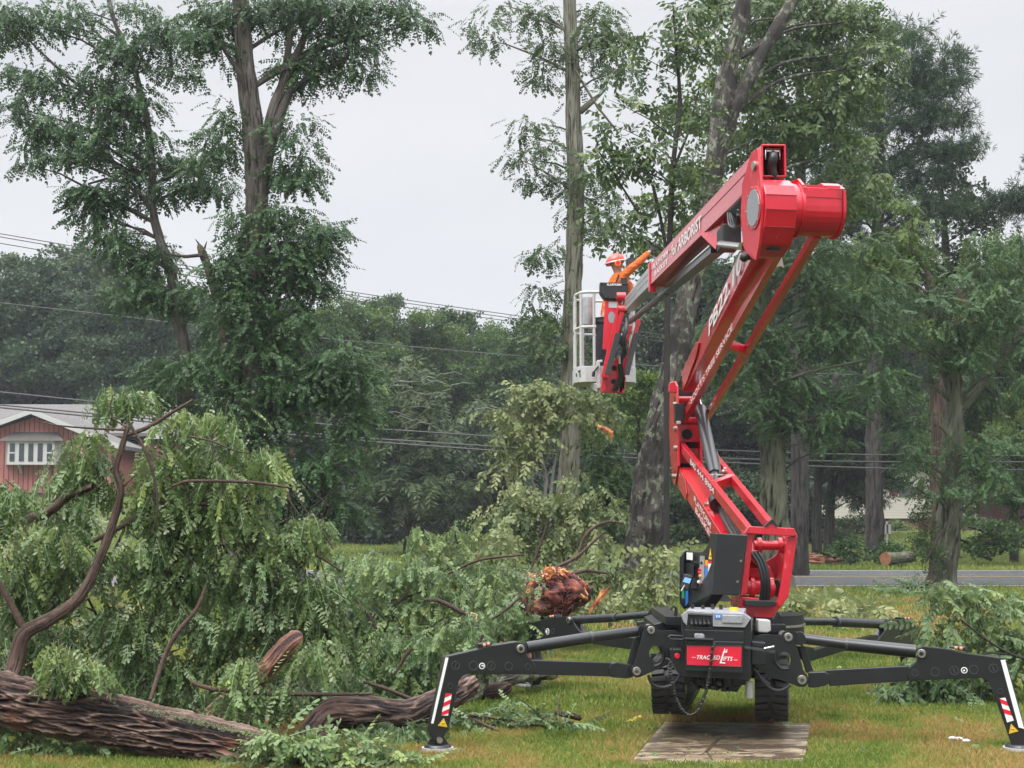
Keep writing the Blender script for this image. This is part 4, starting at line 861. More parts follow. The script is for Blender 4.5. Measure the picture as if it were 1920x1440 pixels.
for i in range(m + 1):
    th = R(108) * i / m
    for k in range(n):
        ph = 2 * math.pi * k / n; r = .122 if i < m else .124
        vs.append(hc + np.array([math.sin(th) * math.cos(ph) * r * 1.06, math.sin(th) * math.sin(ph) * r * .92, math.cos(th) * r * .95]) + np.array([-.01, 0, .01]) + np.array([.0, 0, 1]) * (-.25 * (math.sin(th) * math.cos(ph) * r) * -.9))
for i in range(m):
    for k in range(n): fs.append((i * n + k, (i + 1) * n + k, (i + 1) * n + (k + 1) % n, i * n + (k + 1) % n))
b.add(vs, fs); o = b.build('helmet', per, smooth=True); sm = o.modifiers.new('s', 'SOLIDIFY'); sm.thickness = .008
b = MB().use('aluminium'); b.tube([hc + np.array([math.cos(t) * .15, -math.sqrt(max(0, 1 - math.cos(t) ** 2)) * .13, .0 + math.cos(t) * .03]) for t in np.linspace(.4, math.pi - .2, 12)], .012, 6); b.build('helmet_band', o, smooth=True)
b = MB().use('decal_orange'); c = hc + np.array([.02, -.115, -.03]); b.cyl(c + (0, .03, 0), c - (0, .03, 0), .048, .04, 18); b.use('decal_red'); b.cyl(c - (0, .03, 0), c - (0, .034, 0), .03, None, 12); b.build('ear_defender', o, smooth=True)
b = MB().use('gunmetal'); c = hc + np.array([.14, 0, -.02]); b.prism([c + (0, -.1, .05), c + (.14, -.09, .08), c + (.16, -.09, .02), c + (.02, -.1, -.07)], (0, .2, 0)); b.build('visor', o)
b = MB().use('skin'); c = hc + np.array([.1, 0, -.06]); b.ball(c, .022, 8, 6, (1.2, .7, 1)); b.ball(hc + np.array([.09, -.035, -.03]), .01, 8, 6); b.build('nose', per, smooth=True)
b = MB().use('trousers'); c = J(1170, 532); b.prism([J(1164, 521, -.17), J(1176, 521, -.17), J(1176, 533, -.17), J(1163, 533, -.17)], (0, .02, 0)); b.tube([J(1146, 560, -.16), J(1155, 530, -.17), J(1160, 515, -.14)], .012, 6); b.build('harness', per, smooth=True)
# ================================================================ ground, road, grass
def hill(x, y):
    x = np.asarray(x, float); y = np.asarray(y, float)
    ss = lambda a, b, v: np.clip((v - a) / (b - a), 0, 1) ** 2 * (3 - 2 * np.clip((v - a) / (b - a), 0, 1))
    z = ss(42, 64, y) * ss(6, 16, -x) * 1.9 + ss(44, 75, y) * .55 + ss(90, 200, y) * 2.0
    return z
mat('lawn', (0.13, 0.175, 0.042), 0.95, spec=.2, noise=[(0.5, (0.16, 0.14, 0.05), 0.48, 0.66, ONE), (2.6, (0.085, 0.135, 0.028), 0.5, 0.7, ONE), (7, (0.20, 0.15, 0.065), 0.58, 0.75, ONE), (60, (0.05, 0.07, 0.02), 0.5, 0.75, ONE)], bump=[(40, .8, .05, ONE), (160, .8, .03, ONE)])
mat('asphalt', (0.13, 0.134, 0.142), 0.25, spec=.5, noise=[(.35, (0.17, 0.175, 0.185), .42, .65, (1, 3, 1)), (60, (.035, .036, .04), .5, .7, ONE)], bump=(300, .15, .004, ONE))  # asphalt colour lightened to stand in for the wet sky reflection
mat('road_white', (0.62, 0.62, 0.60), .4, noise=(4, (.3, .3, .3), .55, .8, ONE)); mat('road_yellow', (0.36, 0.25, 0.08), .4, noise=(4, (.3, .2, .08), .55, .8, ONE))
xs = np.concatenate([np.linspace(-600, -60, 28)[:-1], np.linspace(-60, 60, 121), np.linspace(60, 600, 28)[1:]])
ys = np.concatenate([np.linspace(-20, 110, 131), np.linspace(118, 1200, 40)])
X, Y = np.meshgrid(xs, ys); Z = hill(X, Y); v = np.stack([X, Y, Z], -1).reshape(-1, 3); nx = len(xs); ny = len(ys)
I = (np.arange(ny - 1)[:, None] * nx + np.arange(nx - 1)[None]).ravel()
g = npmesh('lawn_ground', v, np.stack([I, I + 1, I + 1 + nx, I + nx], 1), 'lawn', smooth=True); g.name = 'ground'; tag(g, kind='structure')
def sheet(name, x0, x1, y0, y1, z, m):
    b = MB(); b.add([(x0, y0, z), (x1, y0, z), (x1, y1, z), (x0, y1, z)], [(0, 1, 2, 3)]); return tag(b.build(name, m=m), kind='structure')
sheet('road', -160, 160, 31.2, 40.3, .004, 'asphalt')
for y in (31.5, 40.0): sheet('road_marking', -160, 160, y - .06, y + .06, .008, 'road_white')
for y in (35.85, 36.1): sheet('road_marking', -160, 160, y - .06, y + .06, .008, 'road_yellow')
# grass blades
mat('grass', (0.1, 0.15, 0.03), .55, spec=.35, attr=[(0, (0.065, 0.11, 0.018)), (.3, (0.165, 0.24, 0.040)), (.5, (0.28, 0.32, 0.075)), (.72, (0.40, 0.25, 0.09)), (1, (0.52, 0.32, 0.15))], trans=.25)
MATQ = [G(1180, 1437), G(1508, 1433), G(1521, 1361), G(1246, 1358)]
def blades(n, x0f, x1f, ya, yb, h, w, seed):
    r = np.random.default_rng(seed); y = ya + (yb - ya) * r.random(n) ** 1.15; x = (x0f + (x1f - x0f) * r.random(n)) * y / 2773 
    keep = np.zeros(n, bool); cs = MATQ
    for i in range(4):
        a, b = cs[i], cs[(i + 1) % 4]; keep |= ((b[0] - a[0]) * (y - a[1]) - (b[1] - a[1]) * (x - a[0])) < -.012
    x, y = x[keep], y[keep]; n = len(x); z = hill(x, y)
    a = r.random(n) * 6.283; tall = h * (.5 + .8 * r.random(n)) * (.75 + .6 * fbm(np.stack([x * .8, y * .8, x * 0], -1), 3))
    ln = r.random((n, 2)) * 1.1 - .55; wd = w * (.6 + .8 * r.random(n))
    b0 = np.stack([x - np.cos(a) * wd, y - np.sin(a) * wd, z - .005], -1); b1 = np.stack([x + np.cos(a) * wd, y + np.sin(a) * wd, z - .005], -1)
    m0 = np.stack([x + ln[:, 0] * tall * .35 - np.cos(a) * wd * .7, y + ln[:, 1] * tall * .35 - np.sin(a) * wd * .7, z + tall * .6], -1)
    tp = np.stack([x + ln[:, 0] * tall, y + ln[:, 1] * tall, z + tall], -1)
    v = np.stack([b0, b1, m0, tp], 1).reshape(-1, 3); k = np.arange(n) * 4
    f = np.concatenate([np.stack([k, k + 1, k + 2], 1), np.stack([k + 2, k + 1, k + 3], 1)])
    pt = np.stack([x * .55, y * .45, x * 0 + seed], -1); dry = fbm(pt, 4); fine = fbm(pt * 5.3, 3)
    brown = np.clip((dry - .35) * 3.8, 0, 1) * np.clip((fine - .2) * 3.4, 0, 1)
    # the dry band across the lawn behind the front outriggers and along the bottom of the picture
    brown = np.maximum(brown, np.clip(1 - abs(y - 13.6) / 2.2, 0, 1) * np.clip((fine - .25) * 3.2, 0, 1) * .7)
    tone = np.clip(.08 + .42 * r.random(n) + brown * .6 * (r.random(n) ** .4) + .3 * (fine - .45), 0, 1)
    return v, f, np.repeat(tone, 4)
parts = [blades(430000, -2000, 1750, 8.2, 11.5, .042, .0030, 1), blades(390000, -1800, 1700, 11.2, 19, .045, .0042, 2), blades(190000, -1800, 1700, 18, 31, .06, .006, 3), blades(170000, -1800, 1700, 40.6, 80, .09, .014, 4)]
parts[3] = (parts[3][0], parts[3][1], np.clip(parts[3][2], 0, .45))
o = 0; vv = []; ff = []; tt = []
for v, f, t in parts: vv.append(v); ff.append(f + o); tt.append(t); o += len(v)
tag(npmesh('grass', np.concatenate(vv), np.concatenate(ff), 'grass', tone=np.concatenate(tt)), 'short green and straw coloured lawn grass', kind='stuff')
# plywood mat
mat('plywood', (0.25, 0.185, 0.12), .4, noise=[(1.6, (0.31, 0.24, 0.155), .4, .6, (1, 1, 1)), (2.4, (.42, .34, .23), .50, .56, (1, 2, 1)), (1.7, (0.09, 0.062, 0.042), .52, .55, (1.1, 2, 1)), (11, (0.10, 0.07, 0.05), .57, .585, (1, 1.7, 1)), (4, (0.07, 0.05, 0.036), .53, .56, (.25, 9, 1))], bump=(14, .5, .01, (.3, 14, 1)))
c = [G(1180, 1437), G(1508, 1433), G(1521, 1361), G(1246, 1358)]
b = MB(); b.prism([q + (0, 0, .002) for q in c], (0, 0, .016)); 
gm = tag(b.build('ground_mat', m='plywood', bevel=.003, loc=G(1350, 1400)), 'wet grooved plywood sheet laid on the grass before the lift', 'plywood sheet')
mat('wet_stain', (.095, .068, .048), .3); mat('dark_groove', (.07, .05, .038), .5); rs = random.Random(3)
b = MB(); gz_ = .0188
def blot(px, py, r, k=11, sx=1.6):
    c_ = G(px, py, gz_); ph = rs.random() * 6; b.prism([c_ + np.array([math.cos(6.283 * i / k) * r * sx, math.sin(6.283 * i / k) * r, 0]) * (1 + .35 * math.sin(3 * 6.283 * i / k + ph) + rs.uniform(-.2, .2)) for i in range(k)], (0, 0, .0004))
for px, py, r in ((1318, 1393, .028), (1412, 1376, .02), (1400, 1391, .017), (1363, 1403, .016), (1385, 1406, .015), (1404, 1413, .03), (1395, 1384, .013), (1286, 1411, .02), (1280, 1416, .016), (1372, 1375, .016), (1310, 1368, .014), (1300, 1372, .012), (1340, 1372, .01), (1425, 1386, .012), (1383, 1395, .010)): blot(px, py, r * .8)
blot(1482, 1418, .085, 22, 1.3); blot(1500, 1400, .05, 16, 1.2); blot(1440, 1398, .045, 16, 2.0); blot(1490, 1370, .06, 18, 2.2); blot(1290, 1364, .05, 18, 2.6); blot(1230, 1425, .045, 16, 2.0)
def streak(pts, w):
    for (x0, y0), (x1, y1) in zip(pts, pts[1:]):
        a, c_ = G(x0, y0, gz_), G(x1, y1, gz_); d_ = (c_ - a); n_ = np.array([-d_[1], d_[0], 0]) / np.linalg.norm(d_) * w * rs.uniform(.6, 1.3); b.prism([a - n_, c_ - n_ * .8, c_ + n_ * .8, a + n_], (0, 0, .0004))
streak([(1378, 1361), (1370, 1368), (1356, 1380), (1340, 1392), (1325, 1409)], .014); streak([(1325, 1409), (1330, 1416), (1336, 1426)], .007); streak([(1325, 1409), (1312, 1416)], .006); streak([(1384, 1374), (1378, 1388)], .006)
b.build('wet_stain', gm, m='wet_stain')
b = MB(); c4 = [G(1180, 1437, gz_), G(1508, 1433, gz_), G(1521, 1361, gz_), G(1246, 1358, gz_)]
for i in range(34):
    t = (i + .5) / 34; l0 = c4[0] + (c4[3] - c4[0]) * t; r0 = c4[1] + (c4[2] - c4[1]) * t
    for s0, s1 in ((.01, rs.uniform(.14, .30)), (rs.uniform(.62, .74), rs.uniform(.80, .97))):
        a, c_ = l0 + (r0 - l0) * s0, l0 + (r0 - l0) * s1; w_ = np.array([0, .0035, 0]); b.prism([a - w_, c_ - w_, c_ + w_, a + w_], (0, 0, .0003))
b.build('groove', gm, m='dark_groove')
b = MB(); lf = 1
mat('litter_white', (.7, .7, .68), .6)
for px, py in ((1786, 1393), (1798, 1394), (1812, 1398)):
    b = MB(); q = G(px, py); b.ball(q + (0, 0, .03), .022, 7, 5, (1.3, 1, .6)); tag(b.build('flower', m='litter_white', loc=q), {1786: 'leftmost', 1798: 'middle', 1812: 'rightmost'}[px] + ' of three white clover heads in the grass by the number 4 leg', 'flower', 'white clover heads in the grass')

# ================================================================ bark and leaves
def bark(name, c1, c2, lichen=None, s=1.0, crack=(.02, .016, .013)):
    L = [(2.5 * s, c2, .45, .7, (1, 1, .3))]
    if lichen: L.append((9 * s, lichen, .53, .575, (1, 1, .7))); L.append((2.2 * s, c2, .48, .56, ONE))
    hi = tuple(min(1, k * 1.45) for k in c1)
    return mat(name, c1, .8, spec=.25, noise=L, attr=[(0, crack), (.22, crack), (.42, c2), (.68, c1), (1, hi)], bump=[(12 * s, 1.0, .06, (1, 1, .14)), (50 * s, .7, .015, (1, 1, .5))])
bark('bark_grey', (.105, .090, .080), (.050, .042, .037)); bark('bark_brown', (.105, .07, .055), (.06, .04, .033)); bark('bark_dark', (.05, .045, .042), (.03, .026, .025))
bark('bark_lichen', (.075, .066, .06), (.042, .037, .034), lichen=(.21, .235, .165)); bark('bark_green', (.12, .125, .085), (.07, .07, .05))
bark('bark_pale', (.165, .16, .125), (.10, .095, .075)); bark('bark_log', (.135, .078, .06), (.07, .042, .035), s=1.2); mat('moss', (.26, .30, .17), .9, bump=(60, 1, .02, ONE))
mat('wood_orange', (.62, .26, .07), .7, noise=[(9, (.33, .07, .04), .42, .6, ONE), (24, (.75, .48, .2), .55, .7, (1, 1, .3))], bump=(30, 1, .03, (1, 1, .2)))
mat('wood_red', (.20, .045, .035), .75, noise=[(10, (.07, .02, .02), .42, .6, ONE), (20, (.38, .14, .06), .58, .7, ONE)], bump=(30, 1, .03, ONE)); mat('wood_pale', (.62, .46, .26), .7, noise=(12, (.4, .22, .1), .5, .7, ONE))
T = .32
GR = lambda a, b, c, d: [(0, a), (.4, b), (.75, c), (1, d)]
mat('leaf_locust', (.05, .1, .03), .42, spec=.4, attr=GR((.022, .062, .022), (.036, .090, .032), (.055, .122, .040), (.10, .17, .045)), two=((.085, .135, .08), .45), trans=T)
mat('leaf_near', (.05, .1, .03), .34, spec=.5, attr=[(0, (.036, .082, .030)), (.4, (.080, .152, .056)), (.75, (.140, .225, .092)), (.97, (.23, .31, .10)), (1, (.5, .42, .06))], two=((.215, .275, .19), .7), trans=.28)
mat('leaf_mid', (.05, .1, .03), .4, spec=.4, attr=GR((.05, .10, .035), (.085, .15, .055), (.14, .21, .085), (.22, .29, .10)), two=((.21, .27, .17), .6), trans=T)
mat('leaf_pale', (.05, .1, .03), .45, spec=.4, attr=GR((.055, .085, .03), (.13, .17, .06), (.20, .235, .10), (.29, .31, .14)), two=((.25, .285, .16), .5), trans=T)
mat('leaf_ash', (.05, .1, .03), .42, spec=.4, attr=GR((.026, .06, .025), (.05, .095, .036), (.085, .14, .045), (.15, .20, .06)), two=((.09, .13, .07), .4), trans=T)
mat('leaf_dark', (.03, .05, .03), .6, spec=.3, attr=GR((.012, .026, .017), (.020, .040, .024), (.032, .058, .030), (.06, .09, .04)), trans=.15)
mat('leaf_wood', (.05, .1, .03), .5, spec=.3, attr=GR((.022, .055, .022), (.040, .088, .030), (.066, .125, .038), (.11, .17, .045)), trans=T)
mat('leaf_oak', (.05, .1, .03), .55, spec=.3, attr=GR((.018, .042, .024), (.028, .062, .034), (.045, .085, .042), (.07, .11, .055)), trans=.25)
mat('twig', (.06, .045, .035), .8)
mat('twig_grey', (.17, .165, .15), .8)

def leaflet(base, d, side, up, L, w, fold=.0, oval=True):
    """returns verts, quads of one leaflet"""
    base = np.array(base, float); t = base + d * L
    if oval:
        l1, l2 = base + d * L * .28 + side * w * .9 + up * fold * w, base + d * L * .72 + side * w * .85 + up * fold * w
        r1, r2 = base + d * L * .28 - side * w * .9 + up * fold * w, base + d * L * .72 - side * w * .85 + up * fold * w
        return [base, r1, r2, t, l2, l1], [(0, 1, 2, 3), (0, 3, 4, 5)]
    return [base, base + d * L * .45 - side * w, t, base + d * L * .45 + side * w], [(0, 1, 2, 3)]
def tmpl_frond(pairs, ll, lw, droop, hang=0.0, oval=True, seed=0, ang=58, rach=True):
    r = random.Random(seed); V = []; Q = []
    def add(v, q): o = len(V); V.extend([np.array(k) for k in v]); Q.extend([tuple(i + o for i in f) for f in q])
    pos = lambda t: np.array([t - .12 * droop * t * t, 0, -droop * t * t])
    tan = lambda t: (lambda k: k / np.linalg.norm(k))(np.array([1 - .24 * droop * t, 0, -2 * droop * t]))
    for k in range(pairs):
        t = .14 + .82 * k / max(1, pairs - 1); p = pos(t); T_ = tan(t)
        for s in (-1, 1):
            a = R(ang + r.uniform(-16, 16)); h = hang + r.uniform(-.4, .4)
            d = T_ * math.cos(a) + np.array([0, s, 0]) * math.sin(a) * math.cos(h) - np.array([0, 0, 1]) * math.sin(a) * math.sin(h); d /= np.linalg.norm(d)
            sd = np.cross([0, 0, 1.0] if abs(d[2]) < .95 else [1.0, 0, 0], d); sd /= np.linalg.norm(sd); sd = sd * math.cos(h * .6) + np.cross(d, sd) * math.sin(h * .6) * s; up = np.cross(d, sd)
            if up[2] < 0: up = -up
            ll2 = ll * r.uniform(.8, 1.12) * (1 - .35 * abs(t - .45))
            add(*leaflet(p, d, np.cross(up, d), up, ll2, lw * ll2 / ll, .25, oval))
    p = pos(.98); d = tan(1); add(*leaflet(p, d, np.array([0, 1.0, 0]), np.cross(d, [0, 1.0, 0]), ll, lw, .2, oval))
    if rach:
        w = .012
        for k in range(3):
            a, b = pos(k / 3), pos((k + 1) / 3); add([a - [0, w, 0], a + [0, w, 0], b + [0, w * .8, 0], b - [0, w * .8, 0]], [(0, 1, 2, 3)])
    return np.array(V), np.array(Q)
def tmpl_twig(n, ll, lw, droop, seed=0, oval=True, hang=.4):
    r = random.Random(seed); V = []; Q = []
    def add(v, q): o = len(V); V.extend([np.array(k) for k in v]); Q.extend([tuple(i + o for i in f) for f in q])
    pos = lambda t: np.array([t, .04 * math.sin(5 * t), -droop * t * t])
    for k in range(n):
        t = .1 + .9 * k / (n - 1); s = 1 if k % 2 else -1; a = R(r.uniform(30, 65)); p = pos(t)
        d = np.array([math.cos(a), s * math.sin(a), -hang - droop * t + r.uniform(-.35, .25)]); d /= np.linalg.norm(d)
        sd = np.cross([0, 0, 1.0], d); sd /= np.linalg.norm(sd); ro = r.uniform(-.7, .7); up = np.cross(d, sd); sd = sd * math.cos(ro) + up * math.sin(ro)
        add(*leaflet(p, d, sd, np.cross(d, sd), ll * r.uniform(.75, 1.1), lw, .2, oval))
    w = .012
    for k in range(2): a, b = pos(k / 2), pos((k + 1) / 2); add([a - [0, w, 0], a + [0, w, 0], b + [0, w, 0], b - [0, w, 0]], [(0, 1, 2, 3)])
    return np.array(V), np.array(Q)
def tmpl_tuft(n, s, seed=0, flat=.6):
    r = np.random.default_rng(seed); V = []; Q = []
    for k in range(n):
        c = r.normal(0, .36, 3) * [1, 1, flat]; d = r.normal(0, 1, 3) * [1, 1, .6]; d /= np.linalg.norm(d); u = np.cross(d, r.normal(0, 1, 3)); u /= np.linalg.norm(u)
        a = s * r.uniform(.7, 1.3); o = len(V); V += [c, c + d * a * .5 + u * a * .38, c + d * a, c + d * a * .5 - u * a * .38]; Q.append((o, o + 1, o + 2, o + 3))
    return np.array(V), np.array(Q)
def tmpl_conifer(n, ll, lw, droop, seed=0):
    r = random.Random(seed); V = []; Q = []
    for k in range(n):
        t = .05 + .95 * k / n
        for s in (-1, 1):
            a = R(r.uniform(35, 70)); p = np.array([t, 0, -droop * t * t]); d = np.array([math.cos(a), s * math.sin(a), -.25 + r.uniform(-.35, .35)]); L = ll * (1.1 - .6 * t) * r.uniform(.7, 1.2)
            u = np.array([-math.sin(a) * s, math.cos(a), 0]) * lw + np.array([0, 0, lw * r.uniform(-1, 1)]); o = len(V); V += [p, p + d * L * .5 + u, p + d * L, p + d * L * .5 - u]; Q.append((o, o + 1, o + 2, o + 3))
    return np.array(V), np.array(Q)
def tmpl_pine(n, ll, lw, seed=0):
    r = np.random.default_rng(seed); V = []; Q = []
    for b_ in range(3):
        base = np.array([.2 + .35 * b_, 0, .03 * b_])
        for k in range(n):
            d = r.normal(0, 1, 3); d[0] = abs(d[0]) * .9 + .2; d /= np.linalg.norm(d); u = np.cross(d, r.normal(0, 1, 3)); u = u / np.linalg.norm(u) * lw; o = len(V)
            V += [base, base + d * ll * .5 + u, base + d * ll, base + d * ll * .5 - u]; Q.append((o, o + 1, o + 2, o + 3))
    return np.array(V), np.array(Q)
TM = dict(
    near=[tmpl_frond(6, .225, .062, d, h, True, i) for i, (d, h) in enumerate(((.15, .5), (.3, .8), (.05, .3), (.4, .6)))],
    mid=[tmpl_frond(6, .27, .085, d, h, False, i) for i, (d, h) in enumerate(((.15, .4), (.35, .7), (.3, .5)))],
    far=[tmpl_frond(7, .20, .062, d, .35, False, i, rach=False) for i, d in enumerate((.15, .4, .25))],
    elm=[tmpl_twig(8, .34, .085, d, i, True) for i, d in enumerate((.1, .3, .4))],
    elmfar=[tmpl_twig(7, .42, .10, d, i, False, .55) for i, d in enumerate((.1, .3, .4))],
    tuft=[tmpl_tuft(15, .27, i) for i in range(3)],
    tuftfine=[tmpl_tuft(18, .22, i, .5) for i in range(3)],
    spruce=[tmpl_conifer(9, .40, .028, d, i) for i, d in enumerate((.1, .3, .45))],
    pine=[tmpl_pine(12, .42, .022, i) for i in range(3)])
def nrmz(a): return a / (np.linalg.norm(a, axis=-1, keepdims=True) + 1e-9)
def fronds(kind, pos, d, up, L, tone):
    """instances of the leaf templates baked into arrays"""
    T_ = TM[kind]; n = len(pos); pick = RNG.integers(0, len(T_), n); V = []; Q = []; C = []; o = 0
    d = nrmz(d); s = nrmz(np.cross(up, d)); u = np.cross(d, s); flip = np.where(RNG.random(n) < .5, -1.0, 1.0)
    for i, (tv, tq) in enumerate(T_):
        k = np.where(pick == i)[0]
        if not len(k): continue
        t = tv[None] * L[k][:, None, None]
        W_ = pos[k][:, None] + t[..., 0:1] * d[k][:, None] + t[..., 1:2] * s[k][:, None] * 1.0 + t[..., 2:3] * u[k][:, None]
        V.append(W_.reshape(-1, 3)); Q.append((tq[None] + (np.arange(len(k)) * len(tv))[:, None, None]).reshape(-1, 4) + o); o += len(k) * len(tv)
        C.append(np.repeat(np.where(RNG.random(len(k)) < .004, 1.0, np.clip(tone[k], 0, .955)), len(tv)))
    return V, Q, C, o
class Foliage:
    def __init__(s): s.V = []; s.Q = []; s.C = []; s.o = 0
    def put(s, kind, pos, d, up, L, tone):
        V, Q, C, o = fronds(kind, pos, d, up, L, tone); s.V += V; s.Q += [q + s.o for q in Q]; s.C += C; s.o += o
    def clumps(s, kind, C, Rr, k, L, droop=.3, flat=.6, t0=.35, tv=.3, spread=.4, upn=.5):
        """C clump centres, Rr radii, k fronds each: fronds spread outward and hang by droop"""
        C = np.asarray(C, float); n = len(C); Rr = np.broadcast_to(Rr, n); N = n * k
        g = nrmz(RNG.normal(0, 1, (N, 3))); g[:, 2] = np.abs(g[:, 2]) * .9 - .25; g = nrmz(g)
        rad = np.repeat(Rr, k); pos = np.repeat(C, k, 0) + g * (rad * (.25 + .75 * RNG.random(N)))[:, None] * [1, 1, flat]
        d = nrmz(g * [1, 1, .4] + RNG.normal(0, spread, (N, 3)) + [0, 0, -droop]); up = nrmz(np.array([0, 0, 1.0]) + g * .4 + RNG.normal(0, upn, (N, 3)))
        tone = np.repeat(t0 + tv * (RNG.random(n) - .5) * 1.3, k) + tv * (RNG.random(N) - .5) + .10 * g[:, 2]  # upper fronds get a lighter tone: sky light put into leaf colour
        s.put(kind, pos, d, up, L * RNG.uniform(.65, 1.2, N), tone)
    def build(s, name, m, parent=None, loc=None):
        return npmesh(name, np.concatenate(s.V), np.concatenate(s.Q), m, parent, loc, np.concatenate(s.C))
def blob_pts(blobs, Y, clump, dens=1.0, dys=1.0, dyo=0.0):
    """blobs in pixels (px,py,rx,ry[,dy]) -> clump centres inside world ellipsoids"""
    out = []
    for bl in blobs:
        px, py, rx, ry = bl[:4]; dy = (bl[4] if len(bl) > 4 else 0) + dyo; c = P(px, py, Y + dy); sc = (Y + dy) / F; a, h = rx * sc, ry * sc; dep = (a + h) / 2 * dys
        n = max(3, int(dens * 1.9 * a * h / clump ** 2)); g = nrmz(RNG.normal(0, 1, (n, 3))) * (RNG.random(n)[:, None] ** .45)
        out.append(c + g * [a, dep, h])
    return np.concatenate(out)
def trunk_mesh(paths, name, m, parent, k=18, rough=.06, step=.35, smooth=True, flare=None):
    V = []; Q = []; o = 0; TN = []
    for pi_, (pts, rad) in enumerate(paths):
        if max(rad) > .09: rad = [q * .80 for q in rad]
        big = max(rad) > (.09 if step > .06 else .03)
        if big: step_ = min(step, .10) if step > .06 else .025; k_ = 56
        else: step_ = step; k_ = k
        p, r = smooth_path(pts, rad, max(step_, 0.02)); n = len(p); kk = k_ if max(rad) > .05 else min(k, 8)
        t = np.gradient(p, axis=0); t = nrmz(t); ref = np.array([0, 1.0, 0.02]); a = nrmz(np.cross(t, ref)); b_ = np.cross(t, a)
        an = np.arange(kk) * 2 * math.pi / kk
        ring = a[:, None] * np.cos(an)[None, :, None] + b_[:, None] * np.sin(an)[None, :, None]
        r = r.copy(); r[-1] = min(r[-1], .002) if max(rad) > .05 else r[-1]
        base = p[:, None] + ring * r[:, None, None]
        nz = fbm(base * [7, 7, 1.6] / max(.5, 1), 3) - .47
        base = base + ring * (nz * rough * 4 * np.minimum(r, .5)[:, None] / .35)[..., None]
        tn = np.full(base.shape[:2], .62) + (nz * 1.2)
        if big:
            sl = np.cumsum(np.r_[0, np.linalg.norm(np.diff(p, axis=0), axis=1)])[:, None] + 0 * an[None]; an2 = an[None] + 0 * sl
            q2 = np.stack([np.cos(an2) * 4.2 + nz * 3, np.sin(an2) * 4.2 + nz * 3, sl * 1.0 + pi_ * 7], -1)
            q2 = q2 + .5 * (vnoise(q2 * .8 + 3) - .5)[..., None]; rg = 1 - np.abs(2 * vnoise(q2 * [1.5, 1.5, 1.9]) - 1); rg2 = 1 - np.abs(2 * vnoise(q2 * [3.1, 3.1, 4.4] + 5) - 1); r = r * 1.0; hh_ = rg * .6 + rg2 * .4 - .55
            base = base + ring * (hh_ * np.minimum(r, .3)[:, None] * .34)[..., None]; tn = np.clip(.50 + hh_ * 2.3, 0, 1)
        TN.append(tn.reshape(-1)); V.append(base.reshape(-1, 3)); i = (np.arange(n - 1)[:, None] * kk); j = np.arange(kk); j2 = (j + 1) % kk
        Q.append(np.stack([i + j, i + j2, i + kk + j2, i + kk + j], -1).reshape(-1, 4) + o); o += n * kk
    return npmesh(name, np.concatenate(V), np.concatenate(Q), m, parent, smooth=smooth, tone=np.concatenate(TN))
def path(Y, pts):     # [(px,py,width_px[,dy])] -> world points, radii
    return [P(q[0], q[1], Y + (q[3] if len(q) > 3 else 0)) for q in pts], [q[2] / 2 * (Y + (q[3] if len(q) > 3 else 0)) / F for q in pts]
def limbs_to(main, C, r0=.05, frac=.35, maxn=60, sag=.25):
    """side branches from the trunk path to a share of the clumps"""
    P0, R0 = main; P0 = np.array(P0); out = []
    idx = RNG.permutation(len(C))[:min(maxn, int(len(C) * frac))]
    pd, rd = smooth_path(P0, R0, .3)
    for i in idx:
        c = C[i]; dd = np.linalg.norm(pd[:, :2] - c[:2], axis=1) + abs(pd[:, 2] - (c[2] - .45 * np.linalg.norm(pd[:, :2] - c[:2], axis=1))) * 1.0; j = int(np.argmin(dd)); a = pd[j]
        if np.linalg.norm(c - a) < .3: continue
        L = np.linalg.norm(c - a); m1 = a + (c - a) * .4 + np.array([RNG.normal(0, .06) * L, RNG.normal(0, .06) * L, sag * L * .3]); r = min(r0, rd[j] * .6) * min(1, .35 + L / 6)
        out.append(([a, m1, a + (c - a) * .75 + [0, 0, sag * L * .15], c], [r, r * .7, r * .4, r * .15]))
    return out
def tree(name, label, cat, Y, trunk, blobs, kind, leafm, barkm, clump=.45, k=12, L=.32, dens=1.0, droop=.35, flat=.6, extra=[], group=None, dys=1.0, t0=.4, tv=.35, limb=.05, frac=.35, spread=.4, trunkname='trunk', maxn=70, dyo=0.0, gap=.16, rough=.06, rk=18, step=.35, adds=[]):
    tp = [path(Y, t) for t in ([trunk] + list(extra))]
    if kind in ('far', 'elmfar', 'elm'): dens *= 2.3; k = int(k * 1.9); L *= .95
    elif kind in ('pine', 'spruce'): dens *= 1.25; k = int(k * 1.5)
    elif kind in ('tuft', 'tuftfine'): dens *= 1.2; k = int(k * 1.3)
    base = tp[0][0][0].copy(); 
    root = thing(name, label, cat, (base[0], base[1], float(hill(base[0], base[1]))), group)
    fo = Foliage(); C = None
    if blobs:
        C = blob_pts(blobs, Y, clump, dens, dys, dyo)
        # let an uneven field open gaps in the crown
        keep = vnoise(C * .9 / max(clump * 2.2, .6)) > gap; C = C[keep]
        tn = t0 + .22 * (vnoise(C * .7) - .5)
        order = np.argsort(tn)
        for part in np.array_split(order, 4):
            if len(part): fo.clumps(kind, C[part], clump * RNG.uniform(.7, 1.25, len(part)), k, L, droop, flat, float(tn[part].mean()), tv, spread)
    for bl, kd, cl, kk, LL, dn in adds:
        C2 = blob_pts(bl, Y, cl, dn, dys); fo.clumps(kd, C2, cl, kk, LL, droop, flat, t0, tv, spread)
    if C is not None and frac > 0: tp = tp + limbs_to(tp[0], C, limb, frac, maxn)
    trunk_mesh(tp, trunkname, barkm, root, k=rk, rough=rough, step=step)
    if fo.V: fo.build('crown', leafm, root)
    return root
